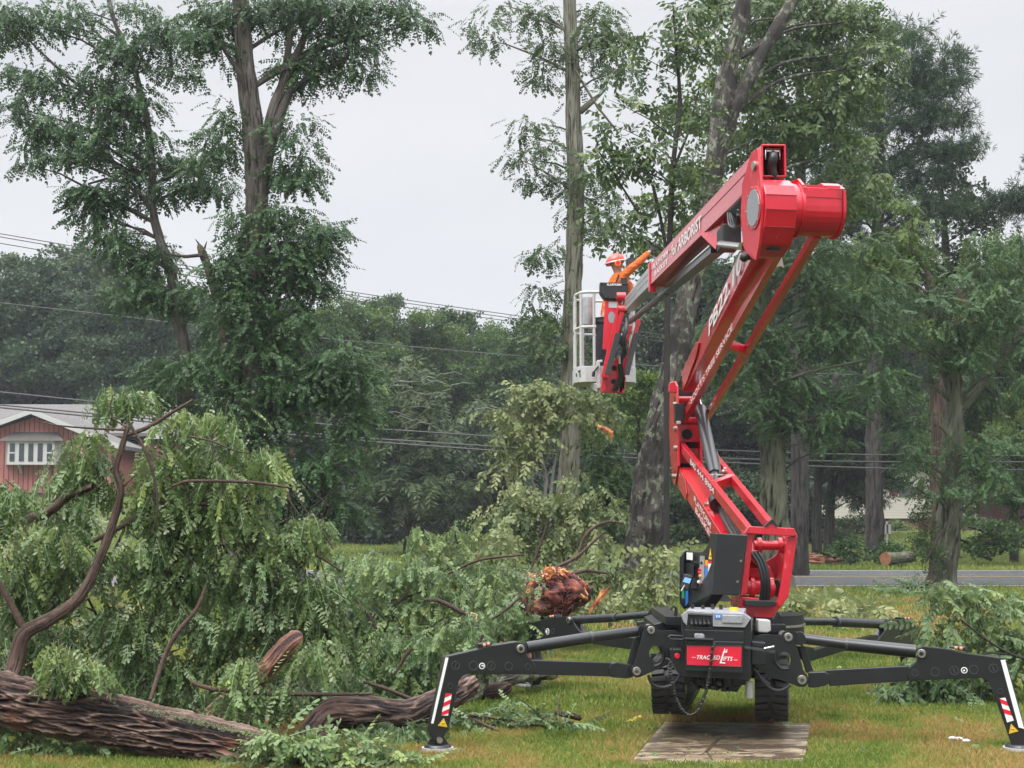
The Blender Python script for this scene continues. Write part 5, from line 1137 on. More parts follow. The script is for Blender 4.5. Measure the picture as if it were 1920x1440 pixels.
# ================================================================ standing trees near the road
tree('locust_tree', 'tall locust tree with the thickest straight grey trunk, forked high against open sky', 'tree', 24,
    [(450, 1138, 64), (452, 1000, 58), (462, 850, 54), (472, 700, 52), (478, 560, 54), (482, 400, 52), (478, 280, 50), (466, 170, 46), (455, 60, 40), (446, -60, 36)],
    [(420, 20, 60, 45), (520, 25, 75, 50), (605, 30, 85, 50), (690, 10, 60, 30), (750, 20, 45, 22), (775, 45, 16, 20), (380, 60, 40, 35), (430, 100, 30, 40), (620, 110, 60, 35), (665, 135, 28, 28), (680, 70, 35, 35), (560, 130, 40, 40), (535, 180, 40, 35), (425, 240, 30, 45), (545, 250, 38, 45), (570, 300, 22, 35), (400, 280, 26, 40), (535, 320, 40, 35), (560, 340, 25, 25),
     (500, 430, 75, 45), (565, 430, 70, 45), (610, 450, 35, 45), (520, 500, 90, 55), (460, 520, 70, 50), (575, 520, 50, 50), (500, 590, 95, 55), (420, 560, 50, 40), (600, 600, 60, 50), (550, 650, 100, 55), (630, 655, 70, 60), (470, 690, 100, 50), (400, 690, 60, 45), (600, 720, 95, 65), (675, 730, 42, 60), (640, 800, 60, 60), (560, 830, 80, 60), (590, 900, 80, 60), (500, 780, 80, 60), (620, 960, 50, 40), (530, 950, 60, 50), (430, 770, 60, 50)],
    'far', 'leaf_locust', 'bark_grey', clump=.38, k=13, L=.34, dens=1.75, droop=.6, t0=.30, gap=.26,
    extra=[[(486, 400, 30), (505, 240, 26), (535, 150, 22), (570, 70, 15), (590, -30, 11)], [(484, 340, 12, 0), (505, 280, 20, -.1), (545, 170, 16), (600, 135, 11), (650, 110, 8), (672, 40, 6), (685, -10, 4)], [(466, 200, 7, 0), (452, 140, 10, -.3), (425, 100, 8), (395, 50, 7), (362, -10, 6)], [(492, 380, 24, .3), (520, 200, 19, .4), (540, 100, 15), (552, 0, 11)]])
tree('locust_tree', 'leaning locust with a thin bent trunk and ragged crown at the top corner', 'tree', 25.5,
    [(362, 1128, 36), (356, 900, 32), (348, 680, 28), (336, 600, 26), (320, 510, 24), (300, 450, 22), (285, 380, 16), (282, 270, 15), (255, 140, 13), (215, 40, 10), (195, -40, 8)],
    [(30, 40, 65, 55), (60, 140, 60, 55), (25, 200, 32, 45), (120, 30, 70, 40), (205, 25, 80, 40), (215, 95, 60, 50), (170, 160, 70, 40), (245, 165, 65, 60), (300, 50, 80, 50), (335, 120, 32, 40), (205, 225, 85, 50), (100, 250, 80, 35), (62, 300, 32, 32), (150, 300, 60, 35), (230, 290, 60, 50), (290, 290, 40, 50), (150, 355, 42, 28), (190, 380, 60, 35), (245, 375, 65, 45), (175, 415, 36, 22), (300, 370, 40, 45), (340, 330, 40, 40), (380, 350, 50, 45), (385, 290, 35, 35), (420, 400, 40, 45), (215, 445, 60, 38), (265, 470, 60, 45), (300, 430, 50, 40), (280, 540, 50, 40), (235, 585, 50, 40), (250, 650, 45, 32), (190, 640, 40, 30), (320, 570, 40, 40), (370, 575, 35, 45), (300, 700, 60, 40), (260, 735, 70, 30), (330, 760, 80, 45), (350, 690, 60, 35), (400, 620, 30, 40)],
    'far', 'leaf_locust', 'bark_grey', clump=.38, k=13, L=.34, dens=1.5, droop=.7, t0=.28, gap=.40, extra=[[(288, 400, 9), (250, 345, 7), (200, 335, 5), (165, 345, 4)], [(270, 200, 9), (190, 190, 7), (100, 120, 5), (40, 60, 3)]])
tree('snapped_trunk', 'snapped dark trunk between the two tall locusts, its broken top holding a mossy limb', 'dead tree', 24.8,
    [(432, 1133, 26), (430, 800, 24), (428, 690, 22), (415, 590, 22), (395, 520, 20), (380, 475, 20), (374, 462, 13), (371, 455, 6)], [], 'far', 'leaf_locust', 'bark_brown', rough=.12, extra=[[(380, 478, 8, -.1), (350, 481, 7, -.1), (330, 479, 5), (312, 475, 3)], [(378, 474, 6), (372, 456, 4), (366, 448, 1)], [(382, 470, 6), (386, 458, 3), (388, 452, 1)]])
tree('locust_tree', 'slim bare-sided trunk rising directly behind the worker and the basket', 'tree', 26,
    [(1060, 1125, 54), (1062, 960, 48), (1066, 880, 44), (1070, 700, 46), (1075, 560, 42), (1080, 400, 40), (1077, 250, 34), (1072, 100, 30), (1064, -50, 26)],
    [(940, 25, 42, 32), (920, 65, 25, 30), (1000, 30, 45, 35), (1030, 90, 38, 35), (1130, 40, 60, 40), (1150, 100, 45, 45), (1110, 70, 45, 45), (1015, 140, 18, 22), (1090, 150, 35, 30), (990, 245, 28, 32), (975, 285, 18, 30), (1000, 335, 18, 22), (1030, 290, 28, 30), (1110, 350, 60, 45), (1030, 470, 32, 22), (1010, 490, 16, 20), (1020, 560, 35, 40), (1010, 620, 40, 40), (1120, 420, 55, 40), (1050, 640, 25, 40)],
    'far', 'leaf_ash', 'bark_pale', clump=.36, k=10, L=.32, dens=1.15, droop=.6, t0=.3, extra=[[(1088, 210, 14), (1110, 190, 11), (1140, 165, 7)], [(1078, 130, 5, -.5), (1120, 200, 5, -.5), (1160, 250, 4, -.5)]])
tree('hickory_sapling', 'young tree with large separate leaves on thin dark stems above the worker', 'tree', 22.5,
    [(1250, 1150, 12), (1250, 800, 12), (1252, 560, 12), (1256, 440, 11), (1263, 300, 10), (1275, 190, 9), (1268, 100, 6), (1262, 10, 3)],
    [(1240, 50, 75, 50), (1215, 110, 55, 50), (1290, 120, 60, 55), (1200, 195, 75, 45), (1280, 230, 75, 60), (1170, 265, 50, 40), (1220, 320, 85, 50), (1150, 330, 50, 40), (1290, 340, 75, 50), (1230, 400, 85, 50), (1140, 395, 50, 40), (1310, 425, 50, 30), (1180, 440, 50, 30), (1120, 290, 30, 30), (1300, 60, 60, 40)],
    'elmfar', 'leaf_ash', 'bark_dark', clump=.33, k=6, L=.34, dens=.42, droop=.3, t0=.42, tv=.5, limb=.035, frac=.5, extra=[[(1250, 470, 7), (1225, 350, 6), (1195, 290, 4)], [(1262, 320, 6), (1290, 250, 5), (1310, 170, 3)], [(1210, 420, 5), (1160, 340, 4), (1120, 280, 3)]])
tree('lichen_tree', 'leaning forked tree whose dark trunk is patched with pale lichen', 'tree', 27,
    [(1186, 1119, 84), (1200, 1040, 72), (1213, 960, 68), (1222, 880, 66), (1245, 770, 62), (1272, 650, 58), (1292, 555, 55), (1312, 440, 52), (1335, 330, 50), (1352, 230, 50), (1368, 120, 42), (1390, 30, 38), (1400, -60, 34)],
    [(1440, 25, 80, 45), (1530, 25, 80, 45), (1600, 35, 50, 45), (1490, 95, 90, 50), (1590, 110, 60, 50), (1440, 155, 80, 50), (1530, 180, 80, 50), (1600, 210, 60, 50), (1420, 230, 65, 45), (1500, 260, 80, 50), (1580, 290, 60, 45), (1335, 120, 35, 50), (1325, 40, 50, 40), (1300, 200, 40, 50), (1400, 290, 60, 40), (1600, 360, 40, 40), (1640, 130, 20, 30), (1330, 380, 40, 50), (1290, 450, 30, 30), (1480, 340, 60, 40)],
    'elmfar', 'leaf_ash', 'bark_lichen', clump=.42, k=10, L=.36, dens=.8, droop=.45, t0=.52, tv=.4, dys=1.0, dyo=1.8, frac=.12, maxn=14, extra=[[(1360, 240, 36), (1392, 170, 32), (1430, 100, 28), (1465, 40, 26), (1510, -50, 22)]], rough=.09)
tree('locust_tree', 'broad-trunked tree directly behind the turret, shaggy vertical bark', 'tree', 30,
    [(1452, 1103, 78), (1452, 1060, 64), (1452, 960, 56), (1450, 860, 55), (1445, 740, 50), (1436, 620, 44), (1430, 520, 38), (1440, 430, 28)],
    [(1520, 480, 75, 45), (1600, 480, 60, 50), (1540, 555, 90, 55), (1620, 560, 55, 50), (1480, 640, 85, 55), (1570, 640, 75, 50), (1640, 605, 25, 50), (1430, 690, 60, 45), (1500, 720, 75, 40), (1400, 745, 45, 35), (1560, 765, 80, 40), (1620, 740, 55, 40), (1655, 720, 40, 30), (1490, 790, 55, 32), (1535, 825, 50, 28), (1330, 600, 50, 50), (1345, 680, 40, 40), (1390, 600, 50, 60), (1370, 520, 50, 50)],
    'far', 'leaf_locust', 'bark_green', clump=.45, k=13, L=.36, dens=1.0, droop=.55, t0=.40, rough=.1, dyo=-.5, extra=[[(1450, 720, 8, -.6), (1510, 700, 6, -.8), (1620, 675, 4, -1)]])
tree('locust_tree', 'roadside tree whose flared mossy trunk stands in front of the wet road', 'tree', 31,
    [(1766, 1104, 76), (1770, 1070, 56), (1780, 1000, 48), (1784, 900, 46), (1788, 800, 46), (1788, 720, 42), (1772, 640, 30), (1755, 570, 22)],
    [(1700, 560, 70, 50), (1780, 590, 75, 55), (1720, 640, 85, 55), (1800, 650, 65, 55), (1870, 590, 65, 55), (1880, 525, 50, 45), (1905, 465, 32, 32), (1850, 490, 32, 40), (1925, 640, 60, 50), (1730, 700, 32, 35), (1705, 800, 30, 40), (1725, 860, 34, 40), (1810, 835, 45, 32), (1850, 860, 40, 40), (1878, 830, 26, 26), (1830, 905, 50, 40), (1750, 905, 40, 30), (1870, 900, 25, 20), (1690, 700, 40, 40), (1660, 630, 30, 40), (1770, 520, 50, 40), (1900, 700, 40, 40), (1830, 560, 40, 40)],
    'far', 'leaf_locust', 'bark_green', clump=.45, k=13, L=.36, dens=.95, droop=.55, t0=.42, rough=.12, dyo=-.6, extra=[[(1795, 770, 22), (1830, 735, 19), (1870, 680, 16), (1925, 605, 12)], [(1800, 965, 6), (1830, 930, 5), (1855, 905, 3)], [(1760, 1100, 16, -.5), (1745, 1110, 8, -1.2)]])
b = MB().use('wood_red'); root = thing('snapped_trunk', 'splintered reddish stub sticking up above the roadside tree crown', 'dead tree', P(1800, 600, 31.6))
for k in range(9): x = 1788 + k * 3; b.tube([P(x + 6, 612, 31.6), P(x + 3, 575 - random.random() * 10, 31.6), P(x - 6 + random.random() * 10, 548 - random.random() * 18, 31.6)], [.05, .04, .008], 6)
b.build('trunk', root)
tree('snapped_trunk', 'broken-topped trunk with a pale leafy spire and torn side', 'dead tree', 34,
    [(1760, 1088, 34), (1758, 800, 32), (1752, 600, 28), (1742, 530, 24), (1720, 490, 16), (1700, 440, 8)],
    [(1690, 390, 20, 25), (1700, 430, 38, 32), (1665, 480, 45, 30), (1620, 470, 40, 40), (1725, 470, 20, 22), (1650, 540, 60, 50), (1610, 540, 40, 40), (1740, 620, 40, 40), (1690, 500, 30, 30)], 'far', 'leaf_wood', 'bark_brown', clump=.36, k=12, L=.36, dens=.95, droop=.5, t0=.9, tv=.4, rough=.12, dyo=-.4, extra=[[(1745, 540, 12), (1738, 510, 8), (1722, 490, 2)]])
tree('maple_tree', 'full light green crown filling the top of the picture behind the lichen tree fork', 'tree', 37,
    [(1500, 1078, 40), (1500, 800, 36), (1500, 400, 28), (1500, 100, 14)],
    [(1340, 30, 50, 40), (1430, 20, 70, 45), (1520, 20, 80, 45), (1600, 25, 50, 40), (1630, 60, 30, 30), (1400, 100, 70, 50), (1490, 100, 80, 50), (1580, 105, 65, 50), (1350, 170, 60, 50), (1450, 180, 80, 50), (1550, 190, 80, 50), (1620, 200, 30, 40), (1340, 260, 60, 50), (1430, 270, 70, 50), (1520, 280, 80, 50), (1590, 300, 50, 40), (1300, 330, 60, 40), (1400, 360, 70, 50), (1480, 380, 80, 50), (1560, 380, 60, 50), (1260, 400, 60, 40), (1330, 440, 70, 40), (1230, 470, 60, 40), (1640, 380, 30, 30), (1290, 220, 40, 40), (1210, 380, 40, 40)],
    'tuftfine', 'leaf_wood', 'bark_dark', clump=.5, k=13, L=.5, dens=1.1, droop=.3, t0=.72, tv=.5)
# dark conifers beyond the road
tree('white_pine', 'huge blue-green pine towering behind the boom head', 'tree', 47,
    [(1640, 1052, 40), (1640, 800, 36), (1645, 500, 28), (1650, 250, 18), (1655, 90, 8)],
    [(1640, 90, 50, 30), (1680, 130, 65, 30), (1740, 155, 44, 18), (1770, 150, 18, 12), (1755, 110, 14, 8), (1770, 220, 24, 16), (1790, 280, 20, 14), (1700, 195, 60, 30), (1640, 230, 90, 45), (1735, 235, 45, 25), (1620, 310, 90, 50), (1700, 300, 70, 30), (1620, 400, 90, 40), (1700, 380, 80, 40), (1640, 470, 80, 40), (1560, 350, 40, 50), (1560, 440, 50, 40), (1750, 330, 50, 40), (1760, 420, 50, 40), (1720, 450, 60, 40), (1680, 60, 30, 20)], 'pine', 'leaf_oak', 'bark_dark', clump=.7, k=20, L=.55, dens=1.3, droop=.1, flat=.35, t0=.55, tv=.4, dys=.8, limb=.1)
tree('oak_tree', 'dark rounded tree at the sky edge beside the huge pine', 'tree', 50,
    [(1790, 1048, 26), (1785, 800, 24), (1775, 500, 18), (1765, 350, 10)],
    [(1740, 280, 45, 30), (1785, 300, 26, 25), (1795, 340, 20, 18), (1750, 340, 60, 35), (1800, 400, 40, 24), (1740, 400, 70, 40), (1780, 450, 60, 32), (1720, 470, 60, 30), (1770, 540, 50, 30), (1790, 490, 40, 30), (1740, 520, 50, 30), (1830, 430, 22, 14), (1825, 390, 16, 12), (1800, 300, 20, 16), (1760, 500, 50, 25)], 'tuft', 'leaf_dark', 'bark_dark', clump=.75, k=9, L=.6, dens=.95, droop=.2, t0=.7, tv=.4)
tree('white_pine', 'pine bough reaching in from beyond the picture edge above the roadside tree', 'tree', 40,
    [(2050, 1070, 40), (2050, 700, 36), (2045, 400, 24), (2040, 200, 12)], [(1895, 372, 22, 10), (1905, 400, 18, 12), (1935, 385, 30, 20), (2000, 380, 60, 30), (1990, 300, 60, 30), (2030, 500, 60, 50)], 'pine', 'leaf_dark', 'bark_dark', clump=.5, k=18, L=.42, dens=1.3, droop=.1, flat=.3, t0=.4, extra=[[(2040, 400, 8), (1960, 385, 5), (1890, 368, 3)]], frac=.5)
for i, (px, w, lab) in enumerate(((1502, 24, 'thickest black pine trunk beyond the road, nearest the shaggy tree'), (1532, 19, 'middle one of three black pine trunks beyond the road'), (1556, 21, 'black pine trunk beyond the road beside the dark bush'))):
    tree('pine_tree', lab, 'tree', 52 + i * .5, [(px, 1046 - i, w * 1.3), (px, 960, w), (px + 4 * i, 860, w * .9), (px + 6 * i, 700, w * .7)],
        [[(1520, 850, 50, 30), (1480, 800, 40, 40), (1500, 760, 60, 50)], [(1560, 860, 55, 35), (1590, 820, 60, 40), (1550, 780, 60, 50), (1600, 870, 40, 30)], [(1610, 905, 60, 35), (1640, 850, 60, 40), (1580, 930, 35, 30), (1620, 800, 60, 50), (1660, 760, 60, 60)]][i], 'pine', 'leaf_dark', 'bark_dark', clump=.6, k=20, L=.5, dens=1.4, droop=.3, flat=.4, t0=.5, tv=.4, group='black pine trunks beyond the road', frac=.5)
tree('spruce_tree', 'tall drooping spruce with grey bare twigs left of centre across the road', 'tree', 52,
    [(765, 1046, 22), (765, 850, 18), (768, 700, 8)], [(768, 700, 40, 20), (740, 735, 70, 24), (800, 740, 60, 24), (720, 775, 70, 24), (790, 775, 90, 24), (730, 815, 90, 26), (830, 810, 70, 26), (720, 860, 90, 30), (810, 855, 90, 28), (730, 910, 90, 30), (830, 905, 90, 30), (720, 955, 80, 28), (800, 955, 80, 30)], 'spruce', 'leaf_dark', 'bark_dark', clump=.8, k=14, L=.95, dens=1.35, droop=.75, flat=.35, t0=.72, tv=.5, limb=.06, frac=.5)
tree('spruce_tree', 'second drooping spruce, shorter, with dark hollow under its skirts', 'tree', 56,
    [(900, 1040, 20), (900, 850, 16), (898, 740, 7)], [(895, 760, 50, 24), (880, 800, 70, 26), (930, 800, 50, 26), (880, 850, 80, 30), (930, 860, 70, 30), (880, 905, 90, 30), (950, 920, 70, 30), (890, 955, 90, 30), (960, 970, 60, 25)], 'spruce', 'leaf_dark', 'bark_dark', clump=.85, k=14, L=1.0, dens=1.3, droop=.75, flat=.35, t0=.6, tv=.5, limb=.06, frac=.5)
b = MB().use('twig_grey')
for k in range(20):
    x, y = random.uniform(690, 900), random.uniform(700, 800); s = random.choice((-1, 1)); b.tube([P(x, y, 50.3), P(x + s * 22, y + random.uniform(-10, 4), 50.2), P(x + s * 48, y + random.uniform(-4, 12), 50.1)], [.018, .012, .004], 5)
dr = bpy.data.objects.get('spruce_tree'); b.build('dead_twigs', dr)
# shrubs and leafy regrowth around the central trunk
tree('leafy_bush', 'pale-leaved small tree with whitish stems, wrapped round the slim trunk', 'bush', 24.5,
    [(1005, 1120, 10), (1010, 1000, 9), (1025, 900, 8), (1000, 820, 6), (965, 750, 3)],
    [(990, 740, 55, 28), (950, 770, 32, 28), (1040, 760, 60, 38), (1100, 760, 40, 40), (960, 810, 42, 26), (1010, 800, 40, 30), (1100, 800, 40, 25), (940, 870, 36, 30), (1050, 720, 50, 22), (1130, 780, 25, 30), (980, 860, 35, 40), (1125, 750, 30, 25)], 'elm', 'leaf_pale', 'twig_grey', clump=.24, k=5, L=.32, dens=.62, droop=.65, t0=.5, tv=.6, limb=.03, frac=.5, extra=[[(1030, 960, 8), (1038, 880, 6), (1050, 820, 4), (1060, 760, 3)], [(1012, 940, 8), (985, 870, 6), (975, 800, 3)]])
tree('leafy_bush', 'dense dark green bush between the slim trunk and the lichen tree', 'bush', 28.5,
    [(1140, 1112, 12), (1140, 960, 10), (1135, 850, 6)], [(1130, 850, 50, 50), (1160, 900, 50, 50), (1110, 900, 50, 50), (1150, 960, 60, 50), (1100, 820, 40, 40), (1100, 970, 50, 50)], 'far', 'leaf_wood', 'bark_dark', clump=.4, k=12, L=.34, dens=1.1, droop=.5, t0=.4)
tree('leafy_bush', 'bright green crown seen under the raised basket', 'tree', 36,
    [(1200, 1082, 16), (1200, 900, 14), (1195, 760, 8)], [(1190, 735, 45, 28), (1160, 770, 45, 35), (1210, 780, 35, 45), (1170, 820, 45, 30), (1220, 720, 25, 20)], 'tuftfine', 'leaf_wood', 'bark_dark', clump=.45, k=12, L=.45, dens=1.2, droop=.2, t0=.8)
tree('leafy_bush', 'low dark bush at the foot of the lichen tree', 'bush', 33,
    [(1290, 1091, 10), (1290, 1000, 7)], [(1250, 990, 50, 50), (1310, 960, 50, 60), (1360, 980, 40, 50), (1290, 900, 50, 50), (1340, 890, 40, 40)], 'tuftfine', 'leaf_oak', 'bark_dark', clump=.45, k=12, L=.4, dens=1.2, droop=.2, t0=.6)
tree('leafy_bush', 'vine-tangled bush against the flared roadside trunk', 'bush', 30.5,
    [(1745, 1095, 8), (1745, 1040, 6), (1750, 980, 4)], [(1745, 960, 30, 24), (1735, 1010, 36, 35), (1750, 1050, 25, 25)], 'tuftfine', 'leaf_ash', 'bark_brown', clump=.25, k=10, L=.24, dens=1.0, droop=.4, t0=.45, extra=[[(1790, 960, 4, -.5), (1760, 1010, 4, -.6), (1740, 1045, 3, -.4)]])
for i, (bl, Y_, lab, km, t0) in enumerate((
    ([(1600, 990, 40, 28), (1565, 1000, 40, 25)], 60, 'dark clipped shrub on the lawn beyond the road', 'leaf_dark', .6),
    ([(1690, 990, 22, 18)], 86, 'yellow-green shrub by the white door', 'leaf_wood', 1.0),
    ([(1860, 1010, 60, 25), (1830, 1030, 50, 20), (1910, 1020, 50, 30), (1840, 990, 40, 20)], 43, 'heap of cut leafy brush across the road by the picture edge', 'leaf_wood', .35),
    ([(1600, 1042, 60, 12), (1650, 1035, 50, 12), (1720, 1042, 60, 14), (1590, 1030, 30, 10)], 43.5, 'low windrow of cut brush around the logs across the road', 'leaf_wood', .35),
    ([(1590, 1050, 30, 6), (1500, 1050, 30, 7)], 45, 'thin scatter of brown twigs near the cut log pile', 'leaf_ash', .9))):
    c = P(bl[0][0], bl[0][1], Y_); root = thing('bush' if i < 2 else 'brush_pile', lab, 'bush' if i < 2 else 'brush pile', (c[0], Y_, hill(c[0], Y_)))
    fo = Foliage(); fo.clumps('tuftfine', blob_pts(bl, Y_, .4, 1.6), .42, 12, .42, .2, .6, t0, .4); fo.build('foliage', km, root)
    b = MB().use('bark_dark')
    for k in range(14): q = bl[k % len(bl)]; x, y = random.uniform(q[0] - q[2], q[0] + q[2]), random.uniform(q[1] - q[3] * .3, q[1] + q[3]); b.tube([P(x, y, Y_), P(x + random.uniform(-30, 30), y + random.uniform(-14, 6), Y_ - .3)], [.05, .02], 5)
    b.build('stems', root)
# ================================================================ woodland behind: six crowns built once, then copied
def wood_tree(r, leafm, seed, t0, kind='tuft', hgt=10.0, wid=5.0):
    rr = np.random.default_rng(seed); root = bpy.data.objects.new('broadleaf_tree', None); COL.objects.link(root)
    C = []
    for i in range(20):
        a = rr.random() * 6.28; t = rr.random() ** .8; z = hgt * (.16 + .78 * t); rad = wid * math.sin(math.pi * min(.95, .2 + .78 * t)) * .75
        c = np.array([math.cos(a) * rad * rr.uniform(.4, 1), math.sin(a) * rad * rr.uniform(.4, 1), z]); br = wid * rr.uniform(.28, .42)
        g = nrmz(rr.normal(0, 1, (26, 3))); g[:, 2] *= .8; C.append(c + g * br * (rr.random((26, 1)) ** .35))
    C = np.concatenate(C); fo = Foliage(); fo.clumps(kind, C, .55, 13, .60, .25, .6, t0, .45)
    paths = [([np.array([0, 0, -.3]), np.array([.1, 0, hgt * .4]), np.array([0, .1, hgt * .85])], [.28, .2, .05])]
    paths += limbs_to(paths[0], C, .12, .06, 26)
    trunk_mesh(paths, 'trunk', 'bark_dark', root, k=10); fo.build('crown', leafm, root); return root
protos = [wood_tree(0, 'leaf_wood', 3, .45), wood_tree(0, 'leaf_wood', 4, .65, 'tuftfine'), wood_tree(0, 'leaf_oak', 5, .55), wood_tree(0, 'leaf_oak', 6, .75), wood_tree(0, 'leaf_dark', 7, .6)]
used = set()
def put_wood(pi, px, top, Y_, s, label, group=None, rz=0, name='broadleaf_tree', wide=1.0):
    p = protos[pi]
    x = (px - 960) / F * Y_; z0 = float(hill(x, Y_)); h = (H + (HOR - top) / F * Y_ - z0)
    if pi in used:
        r = p.copy(); COL.objects.link(r)
        for ch in list(p.children): c = ch.copy(); COL.objects.link(c); c.parent = r
    else: r = p; used.add(pi)
    r.location = (x, Y_, z0); k = h / 10.3; r.scale = (k * s * wide, k * s * wide, k); r.rotation_euler = (0, 0, rz); tag(r, label, 'tree', group)
W_ = [ # proto, px, top y, distance, width factor, label
 (2, 40, 470, 84, .95, 'big oak crown at the picture edge behind the red house'), (3, 150, 482, 90, .9, 'oak crown second in from the edge behind the red house'), (2, 235, 500, 80, .8, 'oak crown rising over the red house ridge beside the leaning locust'),
 (3, 330, 560, 86, .9, 'blue-green crown showing low between the leaning locust and the snapped trunk'), (2, 430, 600, 92, .9, 'background crown behind the snapped trunk'), (0, 540, 570, 88, .9, 'background crown hidden behind the thickest locust trunk'),
 (1, 640, 560, 70, .8, 'bushy crown just clear of the thickest locust, under the wires'), (0, 712, 563, 74, .7, 'pointed light green crown left of the skyline gap'), (1, 790, 590, 76, .8, 'round-topped crown in the middle of the distant tree line'), (0, 860, 592, 80, .8, 'crown above the shorter spruce in the distant tree line'), (1, 930, 612, 78, .7, 'low crown in the tree line beside the slim trunk'),
 (0, 1000, 600, 74, .8, 'crown behind the slim trunk below the wires'), (2, 1090, 600, 82, .9, 'crown behind the basket'), (4, 1190, 560, 70, .9, 'dark crown filling the gap between basket and lichen tree'), (4, 1290, 520, 76, 1.0, 'dark crown behind the lichen tree'),
 (4, 1390, 480, 72, 1.0, 'dark crown behind the two raised arms'), (0, 1480, 420, 68, .9, 'green crown directly behind the link bars'), (4, 1590, 460, 104, 1.0, 'dark crown beneath the huge pine'), (0, 1690, 480, 106, .9, 'green crown behind the leafy spire'), (4, 1770, 640, 108, .9, 'dark crown behind the roadside trunk'),
 (3, 1850, 640, 112, 1.0, 'hazy crown seen through the gap beside the roadside trunk'), (3, 1960, 600, 90, 1.1, 'hazy crown at the picture edge behind the brush heap'), (1, 1895, 445, 46, .55, 'light green crown against the sky over the brush heap'),
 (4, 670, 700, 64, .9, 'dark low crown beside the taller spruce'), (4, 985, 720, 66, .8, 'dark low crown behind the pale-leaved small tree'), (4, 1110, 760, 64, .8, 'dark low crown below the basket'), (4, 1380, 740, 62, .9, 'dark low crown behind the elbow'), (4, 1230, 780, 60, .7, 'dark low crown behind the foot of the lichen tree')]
for i, (pi, px, top, Y_, s, lab) in enumerate(W_): put_wood(pi, px, top, Y_, s * (1.45 if top > 650 else 1.1), lab.replace('background crown', 'distant crown'), 'trees of the distant woodland', i * 1.7)
# deep woods that close the view under the crowns: one mass nobody could count
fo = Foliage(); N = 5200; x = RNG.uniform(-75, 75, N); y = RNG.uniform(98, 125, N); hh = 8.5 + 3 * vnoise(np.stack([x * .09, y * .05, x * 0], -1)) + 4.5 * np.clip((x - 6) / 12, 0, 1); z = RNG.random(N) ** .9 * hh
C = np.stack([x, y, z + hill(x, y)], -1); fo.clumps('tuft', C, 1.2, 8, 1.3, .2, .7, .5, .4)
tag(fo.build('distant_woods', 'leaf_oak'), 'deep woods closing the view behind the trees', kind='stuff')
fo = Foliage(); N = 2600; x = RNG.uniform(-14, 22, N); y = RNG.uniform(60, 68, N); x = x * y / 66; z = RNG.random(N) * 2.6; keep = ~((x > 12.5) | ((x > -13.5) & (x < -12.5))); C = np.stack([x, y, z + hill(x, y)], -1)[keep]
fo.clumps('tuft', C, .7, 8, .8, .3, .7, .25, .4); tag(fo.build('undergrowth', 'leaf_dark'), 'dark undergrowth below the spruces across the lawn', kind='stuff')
# ================================================================ the storm-felled trees
def log_mesh(pts, rad, name, parent, m='bark_log', k=150, step=.011, amp=.030, twist=1.2, cap=None, seed=0.0):
    p, r = smooth_path(pts, rad, step); r = r.copy(); r[0] = r[-1] = .002; n = len(p); t = nrmz(np.gradient(p, axis=0)); a = nrmz(np.cross(t, [0, 1.0, .05])); b_ = np.cross(t, a)
    an = np.arange(k) * 2 * math.pi / k; s = np.cumsum(np.r_[0, np.linalg.norm(np.diff(p, axis=0), axis=1)])
    S_, A_ = np.meshgrid(s, an, indexing='ij'); A2 = A_ + S_ * twist * .25
    rr = float(np.mean(r)) ; cx, cy = np.cos(A2) * 1.0, np.sin(A2) * 1.0
    q = np.stack([cx * 3.2 * rr / .17, cy * 3.2 * rr / .17, S_ * 2.2 + seed], -1)
    w = fbm(q * 1.5, 3) * 2.2; q2 = np.stack([cx * 5 * (rr / .17) ** .6 + w * .8, cy * 5 * (rr / .17) ** .6 + w * .8, S_ * 4.2 + w + seed], -1)
    ridge = 1 - np.abs(2 * vnoise(q2) - 1); ridge2 = 1 - np.abs(2 * vnoise(q2 * [2.1, 2.1, 1.6] + 9) - 1); fine = fbm(np.stack([cx * 16, cy * 16, S_ * 22], -1), 3); ridge3 = 1 - np.abs(2 * vnoise(q2 * [3.9, 3.9, 5.2] + 2) - 1)
    h = (ridge ** 1.6) * .62 + (ridge2 ** 1.4) * .35 + fine * .25 + ridge3 ** 2 * .22 - .7 + .6 * (fbm(q * .55 + 3, 2) - .37)
    ring = a[:, None] * np.cos(an)[None, :, None] + b_[:, None] * np.sin(an)[None, :, None]
    V = p[:, None] + ring * (r[:, None] * 1.0 + h * amp * np.minimum(1.0, r[:, None] / .12))[..., None]
    i = (np.arange(n - 1)[:, None] * k); j = np.arange(k); j2 = (j + 1) % k; Q = np.stack([i + j, i + j2, i + k + j2, i + k + j], -1).reshape(-1, 4)
    return npmesh(name, V.reshape(-1, 3), Q, m, parent, tone=np.clip((h.reshape(-1) - np.percentile(h, 4)) / (np.percentile(h, 97) - np.percentile(h, 4)), 0, 1), smooth=True)
mm = mat('bark_furrow', (.1, .06, .05), .72, spec=.35, attr=[(0, (.007, .005, .004)), (.34, (.020, .012, .010)), (.56, (.070, .040, .031)), (.8, (.135, .085, .066)), (1, (.22, .16, .125))], noise=[(3, (.15, .062, .035), .60, .72, ONE)], bump=[(70, .8, .01, ONE), (220, .6, .004, ONE)])
mat('bark_lich2', (.1, .09, .07), .8, attr=[(0, (.012, .010, .009)), (.35, (.05, .04, .034)), (.7, (.13, .115, .095)), (1, (.2, .185, .16))], noise=[(6, (.34, .37, .25), .48, .56, ONE), (26, (.11, .1, .085), .55, .62, ONE)], bump=(90, .8, .01, ONE))
def branch_set(items, name, parent, m, k=10, rough=.03):
    for it in items: trunk_mesh([it], name, m, parent, k=k, rough=rough, step=.06)
def PT(Y, pts): return path(Y, pts)
